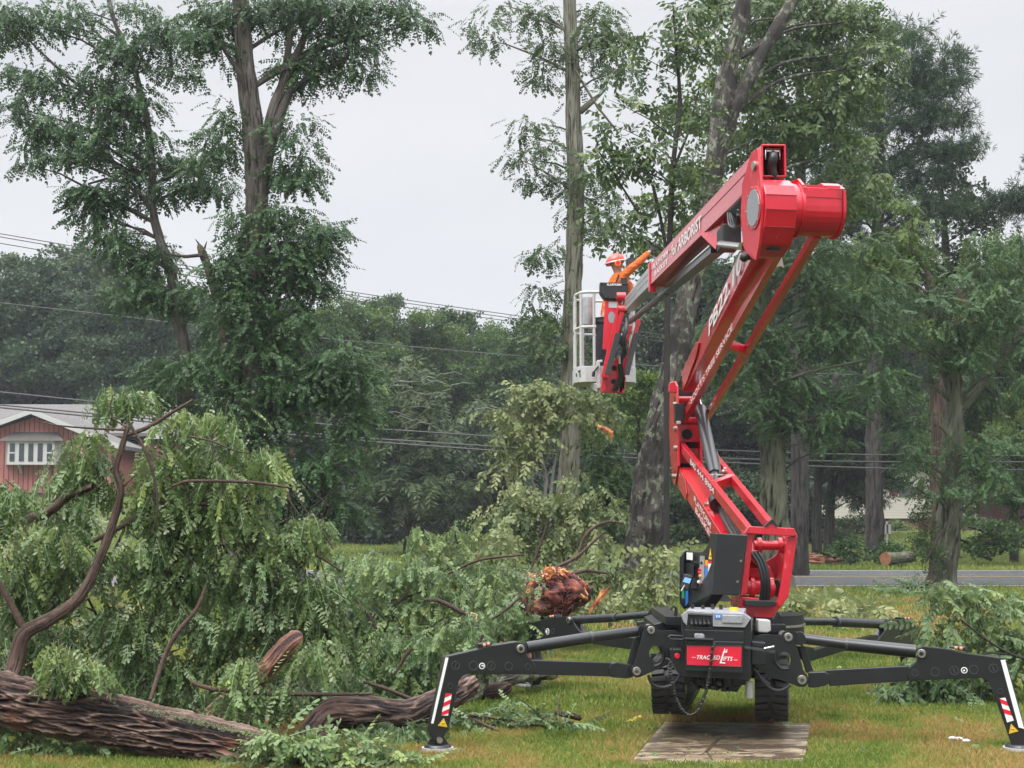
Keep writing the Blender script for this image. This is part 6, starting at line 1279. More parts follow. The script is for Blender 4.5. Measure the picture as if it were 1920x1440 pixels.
def hang(fo, blobs, Y, kind, clump, dens, k, L, droop, t0=.45, tv=.4, spread=.35, flat=1.0, dys=1.0, zmin=.02):
    C = blob_pts(blobs, Y, clump, dens, dys); C = C[C[:, 2] > zmin]
    C = C[vnoise(C * 2.6) > .14]
    fo.clumps(kind, C, clump * RNG.uniform(.7, 1.3, len(C)), k, L, droop, flat, t0, tv, spread, upn=.8)
    return C
def twiglets(C, frac, L, name, parent, m='twig', r=.004, droop=.6):
    n = int(len(C) * frac); b = MB()
    for i in RNG.permutation(len(C))[:n]:
        c = C[i]; d = RNG.normal(0, 1, 3); d[2] = abs(d[2]) * .5 + .3; d /= np.linalg.norm(d); e = c + d * L * RNG.uniform(.5, 1.2); mid = (c + e) / 2 + RNG.normal(0, .08 * L, 3)
        b.tube([e, mid, c - [0, 0, L * .35 * droop]], [r, r * .8, r * .4], 5)
    return b.build(name, parent, m=m)
# --- the nearest tree: log along the bottom, two rising limbs and their hanging leaves
ft = thing('fallen_tree', 'nearest fallen tree, its furrowed brown log crossing the bottom corner under hanging leaves', 'fallen tree', G(300, 1425))
lp, lr = PT(9.2, [(-700, 1190, 80, .7), (-260, 1255, 84, .35), (-90, 1285, 84, .25), (60, 1322, 84, .15), (200, 1348, 83, .1), (330, 1378, 80, .0), (440, 1402, 74, -.1), (530, 1418, 62, -.2), (580, 1434, 46, -.25)])
log_mesh(lp, lr, 'trunk', ft, 'bark_furrow', amp=.055, k=200, step=.009)
# moss along the top of the log
lpp, lrr = smooth_path(lp, lr, .03); fo = Foliage(); n = 2600; ii = RNG.integers(8, len(lpp) - 2, n); pos = lpp[ii] + np.stack([RNG.normal(0, .02, n), RNG.normal(-.05, .04, n), lrr[ii] * .97 + RNG.normal(0, .006, n)], -1)
keep = vnoise(pos * [2.2, 3, 1]) > .42; pos = pos[keep]; fo.put('tuftfine', pos, RNG.normal(0, 1, (len(pos), 3)), np.tile([0, 0, 1.0], (len(pos), 1)), np.full(len(pos), .022), np.full(len(pos), .8)); fo.build('moss', 'moss', ft)
L1 = PT(9.6, [(8, 1300, 30, -.1), (28, 1245, 27), (46, 1188, 25), (95, 1160, 22, .05), (150, 1118, 20, .1), (190, 1040, 16, .15), (215, 970, 14, .2), (227, 920, 12, .2), (217, 882, 12, .2), (228, 840, 11, .2), (240, 800, 10, .2), (238, 792, 10, .2)])
L2 = PT(9.6, [(50, 1190, 14), (30, 1150, 13), (8, 1110, 12), (-10, 1080, 10)])
L3 = PT(9.8, [(240, 815, 9), (280, 800, 8), (325, 772, 7), (362, 750, 5)]); L4 = PT(9.8, [(-60, 985, 20, .4), (20, 975, 19, .3), (80, 965, 18, .2), (130, 930, 15, .1), (175, 912, 11)])
L5 = PT(9.9, [(175, 1015, 9), (250, 975, 9), (290, 945, 10), (340, 948, 8), (410, 945, 8), (450, 960, 7), (490, 995, 7), (530, 1020, 6), (590, 1040, 5), (640, 1070, 4)])
L6 = PT(9.6, [(322, 912, 4), (345, 903, 6), (400, 902, 6), (480, 905, 6), (548, 915, 4)]); L7 = PT(9.5, [(246, 800, 5), (270, 840, 6), (290, 900, 6), (295, 960, 5), (285, 1000, 3)])
L8 = PT(9.4, [(282, 1312, 7, -.1), (305, 1240, 9), (330, 1190, 9), (370, 1140, 8), (385, 1100, 5)]); L9 = PT(9.5, [(70, 790, 2), (110, 798, 3), (170, 803, 4), (235, 806, 5)]); L10 = PT(9.6, [(235, 800, 3), (212, 785, 4), (207, 760, 3), (212, 740, 2)])
L11 = PT(9.7, [(355, 818, 3), (400, 828, 4), (440, 845, 3), (470, 850, 2)]); L12 = PT(9.3, [(360, 1280, 8), (400, 1292, 8), (500, 1300, 9), (620, 1302, 7), (700, 1300, 4)]); L13 = PT(9.9, [(550, 920, 3), (575, 960, 4), (600, 990, 4), (625, 1030, 3)])
for it in (L1, L2, L3, L4, L5, L6, L7, L8, L9, L10, L11, L12, L13): trunk_mesh([it], 'limb', 'bark_brown', ft, k=12, rough=.03, step=.05)
fo = Foliage(); CC = []
A = dict(Y=9.95, kind='near', clump=.10, k=12, L=.17, dens=1.5, droop=1.4)
def H_(bl, **kw):
    a = dict(A); a.update(kw); CC.append(hang(fo, bl, a['Y'], a['kind'], a['clump'], a['dens'], a['k'], a['L'], a['droop'], a.get('t0', .45), a.get('tv', .45), a.get('spread', .35), a.get('flat', 1.0), a.get('dys', .9), a.get('zmin', .02)))
H_([(240, 760, 32, 30), (215, 740, 14, 18), (265, 745, 16, 18)], t0=.5)
H_([(370, 790, 50, 30), (430, 790, 34, 28), (330, 830, 50, 40), (460, 850, 60, 34), (400, 870, 70, 50), (515, 880, 32, 42), (300, 880, 50, 60), (440, 920, 70, 50)], t0=.62)
H_([(165, 850, 34, 50), (140, 900, 30, 50), (185, 910, 26, 50), (150, 860, 24, 40)], t0=.45)
H_([(300, 960, 60, 60), (380, 980, 70, 60), (470, 980, 60, 50), (540, 1000, 60, 50), (590, 980, 32, 30)], t0=.5)
H_([(270, 1060, 60, 70), (350, 1080, 80, 70), (440, 1070, 80, 70), (530, 1080, 70, 60), (600, 1100, 50, 60)], t0=.36)
H_([(240, 1160, 50, 60), (320, 1170, 70, 60), (400, 1170, 70, 60), (480, 1160, 60, 60), (550, 1150, 60, 50), (620, 1170, 40, 60), (570, 1210, 50, 40), (640, 1220, 26, 40)], t0=.3)
H_([(260, 1240, 50, 50), (340, 1250, 60, 40), (420, 1220, 50, 40), (470, 1330, 60, 30), (300, 1290, 40, 25)], t0=.25)
H_([(12, 920, 20, 32), (-20, 960, 40, 40), (40, 930, 12, 20)], Y=9.4, t0=.55)
H_([(40, 1030, 60, 40), (20, 1090, 60, 50), (80, 1080, 60, 50), (110, 1010, 50, 50), (130, 1100, 40, 40), (60, 1130, 50, 30), (150, 1060, 40, 40)], t0=.5)
H_([(120, 950, 50, 30), (130, 990, 40, 40), (100, 905, 22, 20)], Y=11, t0=.4)
H_([(100, 1250, 24, 26), (135, 1240, 26, 26), (165, 1260, 18, 22), (115, 1225, 30, 16)], Y=9.15, t0=.62, dens=1.0, dys=.3)
H_([(425, 1305, 34, 18), (520, 1290, 22, 10), (595, 1215, 20, 26), (455, 1240, 22, 22)], Y=9.3, t0=.5, dys=.3)
H_([(30, 1385, 50, 22), (110, 1395, 60, 20), (200, 1400, 60, 20), (290, 1415, 50, 16), (-30, 1380, 50, 30), (350, 1425, 40, 10)], Y=9.42, t0=.32, droop=.5, zmin=0, flat=.6)
H_([(60, 1190, 90, 50), (150, 1220, 70, 50), (230, 1280, 70, 40), (60, 1250, 70, 40), (350, 1310, 80, 30), (200, 1180, 60, 50), (480, 1300, 60, 30), (560, 1260, 60, 40)], Y=11.2, t0=.2, droop=1.0)  # low tone paints the shade inside the heap into the leaves
H_([(500, 1260, 40, 30), (440, 1260, 40, 24)], Y=10.4, t0=.45, droop=.8)
C = np.concatenate(CC); twiglets(C, .35, .12, 'twigs', ft); fo.build('crown', 'leaf_near', ft)
# dark inner twigs behind
b = MB()
for k in range(90):
    x, y = random.uniform(20, 640), random.uniform(930, 1290); Yk = random.uniform(10.5, 11.2); b.tube(smooth_path([P(x, y, Yk), P(x + random.uniform(-40, 40), y - random.uniform(10, 50), Yk + random.uniform(-.2, .2)), P(x + random.uniform(-70, 70), y - random.uniform(50, 110), Yk)], [.012, .008, .003], .1)[0], [.009] * 99, 5) if False else b.tube([P(x, y, Yk), P(x + random.uniform(-40, 40), y - random.uniform(10, 50), Yk + random.uniform(-.2, .2)), P(x + random.uniform(-50, 50), y - random.uniform(50, 110), Yk)], [.012, .008, .003], 5)
b.build('branches', ft, m='bark_brown')
# --- the second log curving up from the grass toward the outrigger foot
f2 = thing('fallen_tree', 'second fallen trunk, arched log behind the front outrigger foot, running into a leafy heap', 'fallen tree', G(600, 1400))
p2, r2 = PT(9.9, [(578, 1400, 46, -.1), (592, 1368, 50), (625, 1338, 54, .1), (690, 1336, 56, .2), (760, 1340, 52, .4), (820, 1318, 48, .7), (880, 1285, 40, 1.3)])
log_mesh(p2, r2, 'trunk', f2, 'bark_furrow', k=110, step=.013, amp=.03, seed=5.0)
p3, r3 = PT(11.9, [(850, 1305, 26), (880, 1300, 34, .1), (930, 1275, 38, .3), (985, 1262, 30, .6), (1040, 1262, 22, 1.0)])
log_mesh(p3, r3, 'trunk_fork', f2, 'bark_lich2', k=90, step=.02, amp=.035, seed=9.0)
p4, r4 = PT(12.0, [(905, 1300, 24), (925, 1296, 30, .05), (948, 1290, 22, .1), (960, 1284, 12, .1)]); log_mesh(p4, r4, 'root_stub', f2, 'bark_furrow', k=70, step=.02, amp=.04, seed=3.0)
fo = Foliage(); CC = []; A.update(Y=12.2, kind='near', clump=.13, L=.20, dens=2.3, k=12, droop=.9)
H_([(725, 1065, 34, 30), (795, 1015, 22, 28), (855, 1010, 22, 22), (830, 1050, 50, 24), (700, 1110, 60, 40), (780, 1080, 60, 40), (860, 1070, 60, 40), (930, 1070, 40, 30)], Y=14, kind='near', t0=.85, L=.2, clump=.15)
H_([(680, 1150, 50, 36), (760, 1150, 60, 40), (850, 1140, 60, 40), (930, 1140, 50, 40), (975, 1170, 40, 40), (660, 1210, 30, 36), (620, 1120, 40, 40), (700, 1080, 50, 30), (800, 1060, 50, 30)], Y=13, t0=.7)
H_([(720, 1220, 50, 40), (800, 1210, 50, 40), (870, 1190, 60, 40), (760, 1270, 50, 30), (680, 1270, 60, 30), (820, 1260, 40, 24), (900, 1220, 50, 30), (740, 1300, 60, 20)], Y=12, t0=.62)
H_([(600, 1260, 60, 26), (560, 1300, 60, 20), (640, 1290, 40, 20), (540, 1340, 60, 20), (680, 1345, 30, 14)], Y=11.2, t0=.42)
H_([(640, 1372, 50, 14), (720, 1372, 50, 14), (680, 1385, 60, 10), (770, 1370, 30, 12)], Y=9.9, t0=.3, flat=.6, zmin=0)
H_([(645, 1060, 22, 26), (690, 1080, 30, 22)], Y=14.5, t0=.7)
C = np.concatenate(CC); twiglets(C, .35, .16, 'twigs', f2); fo.build('crown', 'leaf_mid', f2)
for it in (PT(12.5, [(905, 1240, 6), (900, 1170, 9), (860, 1145, 9), (820, 1125, 8), (795, 1125, 5)]), PT(12.8, [(660, 1115, 8), (690, 1150, 8), (715, 1200, 7), (740, 1240, 5)]), PT(12.6, [(905, 1170, 6), (940, 1150, 5), (975, 1120, 4)]), PT(12.4, [(930, 1240, 8), (905, 1210, 7), (890, 1180, 5)]), PT(13.5, [(840, 1075, 5), (900, 1050, 5), (980, 1040, 4)]),
           PT(11.2, [(670, 1275, 5), (720, 1290, 7), (780, 1315, 8), (815, 1330, 6)]), PT(11.0, [(740, 1265, 4), (760, 1230, 7), (772, 1215, 6)]), PT(13.0, [(730, 1140, 5), (760, 1120, 5), (790, 1110, 4)]), PT(11.6, [(890, 1230, 7), (905, 1190, 6)])):
    trunk_mesh([it], 'limb', 'bark_brown', f2, k=10, rough=.03, step=.08)
for px, py, Yk, r in ((888, 1157, 12.3, .04), (905, 1170, 12.2, .025)):
    b = MB().use('wood_pale'); q = P(px, py, Yk); b.prism([q + (-r, 0, -r * .6), q + (r, 0, -r), q + (r * .8, 0, r * .5), q + (-r * .6, 0, r)], (0, .03, 0)); tag(b.build('wood_chip', loc=q), 'pale cut chip caught in the leafy heap' if px == 888 else 'orange-tinged smaller chip lower in the leafy heap', 'wood chip')
# reddish broken limb
f3 = thing('broken_limb', 'reddish broken limb with peeled end pointing up out of the hanging leaves', 'branch', P(400, 1360, 9.6))
p5, r5 = PT(9.55, [(370, 1368, 26, .1), (420, 1318, 30, .05), (470, 1282, 32), (505, 1248, 36), (535, 1214, 38), (556, 1196, 32), (568, 1190, 12)])
mat('bark_red', (.2, .09, .06), .7, attr=[(0, (.03, .014, .011)), (.4, (.12, .05, .036)), (.7, (.26, .12, .08)), (1, (.40, .23, .16))], bump=(80, .7, .01, ONE))
log_mesh(p5, r5, 'trunk', f3, 'bark_red', k=80, step=.015, amp=.03, seed=2.0)
# --- the splintered butt with pale elm leaves behind it
f4 = thing('fallen_tree', 'uprooted-looking trunk end, shattered orange and dark red, with pale leaves behind', 'fallen tree', P(1045, 1160, 16))
c0 = P(1043, 1112, 16.0); b = MB()
p6 = [c0 + (0, 0, 0), c0 + (-.1, 1.2, -.1), c0 + (-.3, 3.0, -.15), c0 + (-.8, 5.5, -.2)]; log_mesh(p6, [.27, .28, .25, .2], 'trunk', f4, 'bark_furrow', k=80, step=.04, amp=.04)
g_ = nrmz(RNG.normal(0, 1, (1, 3)))
vs = []; n_, m_ = 64, 40
for i_ in range(m_ + 1):
    for k_ in range(n_): th = math.pi * i_ / m_; ph = 2 * math.pi * k_ / n_; vs.append((math.sin(th) * math.cos(ph) * 1.05, math.sin(th) * math.sin(ph), math.cos(th) * .9))
vs = np.array(vs); hh = (1 - np.abs(2 * vnoise(vs * 3.3) - 1)) * .5 + (1 - np.abs(2 * vnoise(vs * 8 + 4) - 1)) * .3 + vnoise(vs * 19) * .15
W3 = c0 + (0, .06, 0) + vs * (.13 + .12 * hh[:, None] + .16 * vnoise(vs * 1.7 + 8)[:, None]) * [1.05, .8, .98]
i_ = np.arange(m_)[:, None] * n_; j_ = np.arange(n_); j2_ = (j_ + 1) % n_; mat('heartwood', (.1, .04, .03), .75, attr=[(0, (.008, .004, .004)), (.4, (.045, .012, .012)), (.7, (.16, .04, .035)), (.9, (.33, .10, .06)), (1, (.5, .2, .08))], bump=(90, 1, .01, ONE))
npmesh('heartwood', W3, np.stack([i_ + j_, i_ + n_ + j_, i_ + n_ + j2_, i_ + j2_], -1).reshape(-1, 4), 'heartwood', f4, tone=np.clip((hh - np.percentile(hh, 3)) / (np.percentile(hh, 97) - np.percentile(hh, 3)), 0, 1), smooth=True)
for m_, n_, lo, hi in (('wood_orange', 40, .20, .29), ('wood_red', 300, .05, .27), ('wood_pale', 9, .22, .28)):
    b = MB()
    for k in range(n_):
        a = (random.choice((random.uniform(1.9, 3.5), random.uniform(1.2, 1.9), random.uniform(-.2, .3))) if m_ != 'wood_red' else random.uniform(0, 6.28)); r_ = random.uniform(lo, hi); q = c0 + np.array([math.cos(a) * r_ * 1.12, -.14 + r_ * .35 + random.uniform(-.05, .05), math.sin(a) * r_ * .92]); d = np.array([random.uniform(-1, 1), -random.uniform(.1, .6), random.uniform(-1, 1)]); d /= np.linalg.norm(d); L_ = random.uniform(.03, .09)
        w_ = random.uniform(.003, .012) if m_ == 'wood_red' else random.uniform(.012, .03)
        b.tube([q - d * .04, q + d * L_ * .5 + np.random.default_rng(k).normal(0, .012, 3), q + d * L_], [w_, w_ * .8, w_ * .25], 5)
    b.build({'wood_orange': 'splinters', 'wood_red': 'fibres', 'wood_pale': 'sapwood'}[m_], f4, m=m_)
b = MB()
for k in range(14): q = P(1105 + k * 1.6, 1150 - k * 2.5, 16.3); b.tube([q, q + (random.uniform(.02, .12), 0, random.uniform(.05, .2))], [.02, .004], 5)
b.build('splinters', f4, m='wood_orange')
fo = Foliage(); CC = []; A.update(Y=19, kind='elm', clump=.2, L=.24, dens=1.3, k=12, droop=.9)
H_([(960, 930, 30, 30), (1000, 940, 50, 40), (1070, 930, 40, 40), (1120, 960, 50, 40), (970, 990, 50, 40), (1040, 990, 60, 40), (1100, 1010, 46, 50), (1000, 1040, 70, 40), (930, 980, 22, 26)], Y=21, t0=.5, tv=.6)
H_([(960, 1070, 50, 30), (900, 1060, 40, 24), (1080, 1060, 70, 40), (940, 1020, 40, 30), (1130, 1060, 26, 36), (1130, 1110, 36, 36), (1110, 1100, 40, 30)], Y=17.5, t0=.65, tv=.6)
H_([(1240, 1090, 20, 34), (1180, 1130, 50, 22), (1245, 1125, 24, 24), (1245, 1040, 14, 26), (1130, 1140, 40, 22)], Y=16.6, t0=.75, tv=.5)
H_([(960, 1150, 50, 34), (1000, 1190, 30, 24), (960, 1110, 50, 30)], Y=15.5, kind='near', t0=.5, L=.2)
C = np.concatenate(CC); twiglets(C, .3, .25, 'twigs', f4, m='bark_dark', r=.006); fo.build('crown', 'leaf_pale', f4)
for it in (PT(19, [(1090, 1070, 6), (1087, 1030, 7), (1105, 995, 6), (1140, 978, 5), (1170, 982, 3)]), PT(17, [(1010, 1080, 5), (1050, 1060, 7), (1080, 1045, 6), (1130, 1000, 4)]), PT(16.8, [(1060, 1080, 8), (1100, 1070, 7), (1140, 1075, 4)]), PT(18, [(985, 1090, 4), (1010, 1030, 5), (1030, 970, 4)]), PT(16.2, [(968, 1120, 5), (985, 1095, 7), (1010, 1085, 8), (1030, 1075, 6)])):
    trunk_mesh([it], 'limb', 'bark_brown', f4, k=10, rough=.03, step=.1)
# --- loose branches on the grass
f5 = thing('fallen_branch', 'leafy branch lying flat on the grass beside the chevron-marked outrigger foot', 'branch', G(1000, 1385))
for it in (PT(10.2, [(850, 1330, 5, .4), (890, 1350, 6, .2), (945, 1375, 4)]), PT(10.4, [(880, 1340, 4), (960, 1352, 5), (1020, 1362, 5), (1080, 1370, 4), (1140, 1378, 2)]), PT(10.5, [(1040, 1335, 10), (1062, 1340, 12), (1088, 1346, 13), (1090, 1345, 6)]), PT(10.4, [(990, 1375, 3), (1040, 1355, 4), (1050, 1300, 2, .3)]), PT(10.4, [(960, 1300, 1), (1000, 1330, 3), (1020, 1350, 3)])):
    trunk_mesh([it], 'limb', 'bark_brown', f5, k=8, rough=.05, step=.05)
fo = Foliage(); CC = []; A.update(kind='near', clump=.09, L=.19, dens=2.4, k=11, droop=.25, flat=.5, Y=10.4)
H_([(900, 1370, 45, 20), (960, 1372, 40, 20), (1000, 1385, 30, 16), (870, 1350, 22, 18), (1100, 1368, 34, 12), (1130, 1375, 24, 10), (1060, 1360, 30, 10), (960, 1335, 26, 20, .6), (930, 1395, 40, 10), (1020, 1345, 26, 8)], t0=.4, dys=.5)
twiglets(np.concatenate(CC), .4, .1, 'twigs', f5); fo.build('crown', 'leaf_near', f5)
f6 = thing('fallen_branch', 'leafy sprays along the very bottom edge under the arched log', 'branch', G(720, 1439)); fo = Foliage(); CC = []
H_([(600, 1425, 50, 16), (680, 1428, 50, 14), (750, 1432, 40, 12), (560, 1410, 30, 14), (500, 1440, 60, 10), (650, 1400, 40, 10), (710, 1408, 40, 8), (840, 1446, 40, 5)], Y=8.88, t0=.6, dys=.4, zmin=0)
H_([(520, 1380, 20, 14), (540, 1400, 26, 16)], Y=8.75, t0=.6, dys=.3)
twiglets(np.concatenate(CC), .4, .1, 'twigs', f6); fo.build('crown', 'leaf_near', f6)
f7 = thing('fallen_branch', 'big leafy bough resting on the lawn behind the far-right outrigger leg'.replace('far-right ', 'number 4 '), 'branch', G(1800, 1318)); fo = Foliage(); CC = []; A.update(clump=.14, L=.24, dens=1.4, k=10, droop=.55, flat=.8, Y=12)
H_([(1790, 1130, 36, 30), (1840, 1115, 40, 22), (1895, 1135, 30, 24), (1760, 1175, 26, 28), (1810, 1185, 46, 34), (1885, 1195, 40, 34), (1780, 1105, 20, 14), (1765, 1210, 26, 24)], t0=.75, Y=12)
H_([(1725, 1262, 26, 20), (1780, 1262, 46, 28), (1840, 1255, 46, 34), (1900, 1245, 40, 36), (1705, 1292, 26, 16), (1760, 1300, 50, 18), (1820, 1290, 50, 20), (1890, 1280, 40, 20), (1780, 1220, 50, 30), (1950, 1200, 40, 60)], t0=.42, Y=11.9)
twiglets(np.concatenate(CC), .4, .14, 'twigs', f7); fo.build('crown', 'leaf_mid', f7)
for it in (PT(11.6, [(1960, 1245, 5), (1900, 1228, 5), (1850, 1200, 4), (1800, 1160, 3)]), PT(11.6, [(1900, 1228, 4), (1850, 1225, 3), (1810, 1245, 3)]), PT(11.8, [(1860, 1210, 4), (1840, 1170, 3), (1830, 1130, 2)])): trunk_mesh([it], 'limb', 'bark_dark', f7, k=8, rough=.03, step=.05)
f8 = thing('fallen_branch', 'light yellow-green sprigs on the lawn seen over the rear outrigger tube', 'branch', G(1560, 1200)); fo = Foliage(); CC = []
H_([(1510, 1135, 10, 10), (1535, 1152, 14, 8), (1600, 1150, 16, 8), (1628, 1148, 10, 6)], Y=15.5, kind='elm', t0=.9, clump=.1, L=.26, dens=.3, k=5, droop=-.2)
twiglets(np.concatenate(CC), .3, .14, 'twigs', f8); fo.build('crown', 'leaf_pale', f8)
f9 = thing('fallen_branch', 'thin twiggy branch on the grass beside the road, near the flared trunk', 'branch', G(1720, 1107)); fo = Foliage(); CC = []
H_([(1680, 1103, 18, 4), (1720, 1104, 24, 5)], Y=28, kind='far', t0=.5, clump=.2, L=.3, dens=1.5, droop=.1); fo.build('crown', 'leaf_mid', f9)
trunk_mesh([PT(28, [(1670, 1106, 2), (1720, 1100, 3), (1760, 1104, 3)])], 'limb', 'bark_dark', f9, k=6)
b = MB().use('wood_orange'); q = P(1130, 802, 24); b.tube([P(1120, 799, 24), P(1135, 805, 24), P(1146, 812, 24), P(1146, 822, 24)], [.03, .05, .05, .02], 6); tag(b.build('torn_limb_end', loc=q), 'fresh orange torn limb end hanging in the leaves below the basket', 'branch')
# loose leaves and twigs strewn over the lawn
fo = Foliage(); n = 520; y = 8.9 + 12 * RNG.random(n) ** 1.6; x = RNG.uniform(-1000, 1000, n) / 2773 * y; keep = (vnoise(np.stack([x * 1.1, y * .9, x * 0], -1)) > .42); x, y = x[keep], y[keep]; n = len(x)
fo.put('near', np.stack([x, y, np.full(n, .035)], -1), np.stack([RNG.normal(0, 1, n), RNG.normal(0, 1, n), RNG.normal(0, .1, n)], -1), np.tile([0, 0, 1.0], (n, 1)) + RNG.normal(0, .3, (n, 3)), RNG.uniform(.05, .14, n), RNG.uniform(.3, .95, n))
tag(fo.build('leaf_litter', 'leaf_near'), 'scattered small green leaves dropped on the lawn', kind='stuff')
# ================================================================ buildings, wires, logs
mat('red_siding', (.40, .15, .135), .6, noise=(2, (.34, .12, .11), .45, .65, ONE)); mat('shingle', (.16, .152, .148), .9, spec=.1, noise=[(9, (.11, .105, .102), .45, .6, (1, 4, 4)), (60, (.18, .175, .175), .55, .7, ONE)]); mat('trim_white', (.46, .46, .455), .5); mat('pane', (.03, .04, .045), .08, spec=.8)
mat('foundation', (.09, .09, .09), .8); mat('white_siding', (.55, .52, .45), .6); mat('brick', (.19, .06, .045), .8, noise=[(9, (.12, .04, .035), .45, .6, (1, 1, 3))]); mat('shutter', (.14, .03, .03), .6); mat('shingle_dark', (.09, .085, .08), .9, noise=(20, (.05, .05, .05), .5, .6, ONE)); mat('curtain', (.45, .44, .42), .8)
def Bx(m, name, par, x0, x1, y0, y1, z0, z1): b = MB(); b.box((x0, y0, z0), (x1, y1, z1)); return b.build(name, par, m=m)
Yh_ = 62.0; X_ = lambda px: P(px, 900, Yh_)[0]; Z_ = lambda py: P(100, py, Yh_)[2]
hs = thing('red_house', 'red ranch house with grey roof, white trimmed gable and bay window', 'house', (X_(65), Yh_ + 3, float(hill(X_(65), Yh_))))
xa, xb, xm = X_(-95), X_(208), X_(62); zb0 = Z_(924); ze = Z_(834); zp = Z_(776); z00 = float(hill(xm, Yh_)) - .6
b = MB().use('red_siding'); b.prism([(xa, Yh_, zb0), (xb, Yh_, zb0), (xb, Yh_, ze), (xm, Yh_, zp - .12), (xa, Yh_, ze)], (0, 6, 0)); b.prism([(X_(-300), Yh_ + 5, zb0), (X_(520), Yh_ + 5, zb0), (X_(520), Yh_ + 5, Z_(822)), (X_(-300), Yh_ + 5, Z_(822))], (0, 7, 0)); wl = b.build('wall', hs)
b = MB()
for k in range(34): x = xa + (xb - xa) * k / 33; t = 1 - abs((x - xm) / ((xb - xa) / 2)); zt_ = ze + (zp - ze) * max(0, t) - .1; b.box((x, Yh_ - .012, zb0 + .02), (x + .03, Yh_ - .002, zt_))
b.build('batten', wl, m='shutter')
Bx('foundation', 'foundation', hs, xa + .05, xb - .05, Yh_ + .05, Yh_ + 6, z00, zb0); Bx('foundation', 'foundation', hs, X_(-300), X_(520), Yh_ + 5.05, Yh_ + 12, z00, zb0)
b = MB().use('shingle'); ov = .5
dz = (zp - ze) / ((xb - xa) / 2)
for s, xe in ((-1, xa - ov), (1, xb + ov)): zz = ze - dz * ov; b.prism([(xm, Yh_ - .5, zp), (xe, Yh_ - .5, zz), (xe, Yh_ - .5, zz + .16), (xm, Yh_ - .5, zp + .16)], (0, 8.5, 0))
zr_ = Z_(763) + .45; 
ye = Yh_ + 4.5; yr = Yh_ + 8.5; zev = P(0, 818, ye)[2]; zrd = P(0, 764, yr)[2]
b.prism([(X_(-320), ye, zev), (X_(-320), yr, zrd), (X_(-320), yr, zrd + .15), (X_(-320), ye, zev + .15)], (X_(556) - X_(-320), 0, 0)); b.prism([(X_(-320), 2 * yr - ye, zev), (X_(-320), yr + .01, zrd), (X_(-320), yr + .01, zrd + .15), (X_(-320), 2 * yr - ye, zev + .15)], (X_(556) - X_(-320), 0, 0)); b.build('roof', hs)
b = MB().use('trim_white')
for s, xe in ((-1, xa - ov), (1, xb + ov)): zz = ze - dz * ov; b.prism([(xm, Yh_ - .56, zp - .04), (xe, Yh_ - .56, zz - .04), (xe, Yh_ - .56, zz + .17), (xm, Yh_ - .56, zp + .17)], (0, .05, 0))
b.box((X_(225), ye - .1, zev - .12), (X_(556), ye - .03, zev + .1)); b.build('fascia', hs)
wx0, wx1, wz0, wz1 = X_(10), X_(119), Z_(872), Z_(828); bay = MB().use('trim_white'); bay.prism([(wx0, Yh_ - .05, wz0), (wx0 + .25, Yh_ - .55, wz0), (wx1 - .25, Yh_ - .55, wz0), (wx1, Yh_ - .05, wz0)], (0, 0, wz1 - wz0)); bw = bay.build('bay_window', hs)
nP = 5
for k in range(nP):
    x0_ = wx0 + .25 + (wx1 - wx0 - .5) * (k) / nP + .09; x1_ = wx0 + .25 + (wx1 - wx0 - .5) * (k + 1) / nP - .09; Bx('pane', 'pane', bw, x0_, x1_, Yh_ - .57, Yh_ - .555, wz0 + .14, wz1 - .1)
    if k in (0, 4): Bx('trim_white', 'glazing_bar', bw, x0_, x1_, Yh_ - .585, Yh_ - .572, (wz0 + wz1) / 2 - .03, (wz0 + wz1) / 2 + .03)
b = MB().use('curtain'); b.ball(((wx0 + wx1) / 2 - .0, Yh_ - .59, wz1 - .3), .06); 
b = MB().use('shingle_dark'); b.prism([(wx0 - .15, Yh_ - .68, wz1), (wx1 + .15, Yh_ - .68, wz1), (wx1 - .3, Yh_ - .0, wz1 + .40), (wx0 + .3, Yh_ - .0, wz1 + .40)], (0, .1, 0)); b.build('bay_roof', bw)
for px in (38, 85): b = MB().use('trim_white'); b.prism([(X_(px), Yh_ - .02, wz0 - .35), (X_(px), Yh_ - .4, wz0 - .01), (X_(px), Yh_ - .02, wz0 - .01)], (.1, 0, 0)); b.build('bracket', bw)
for px, w_ in ((175, 26), (-60, 30)): 
    if px > 0: Bx('pane', 'window', hs, X_(px), X_(px + w_), Yh_ - .02, Yh_ - .005, Z_(895), Z_(855))
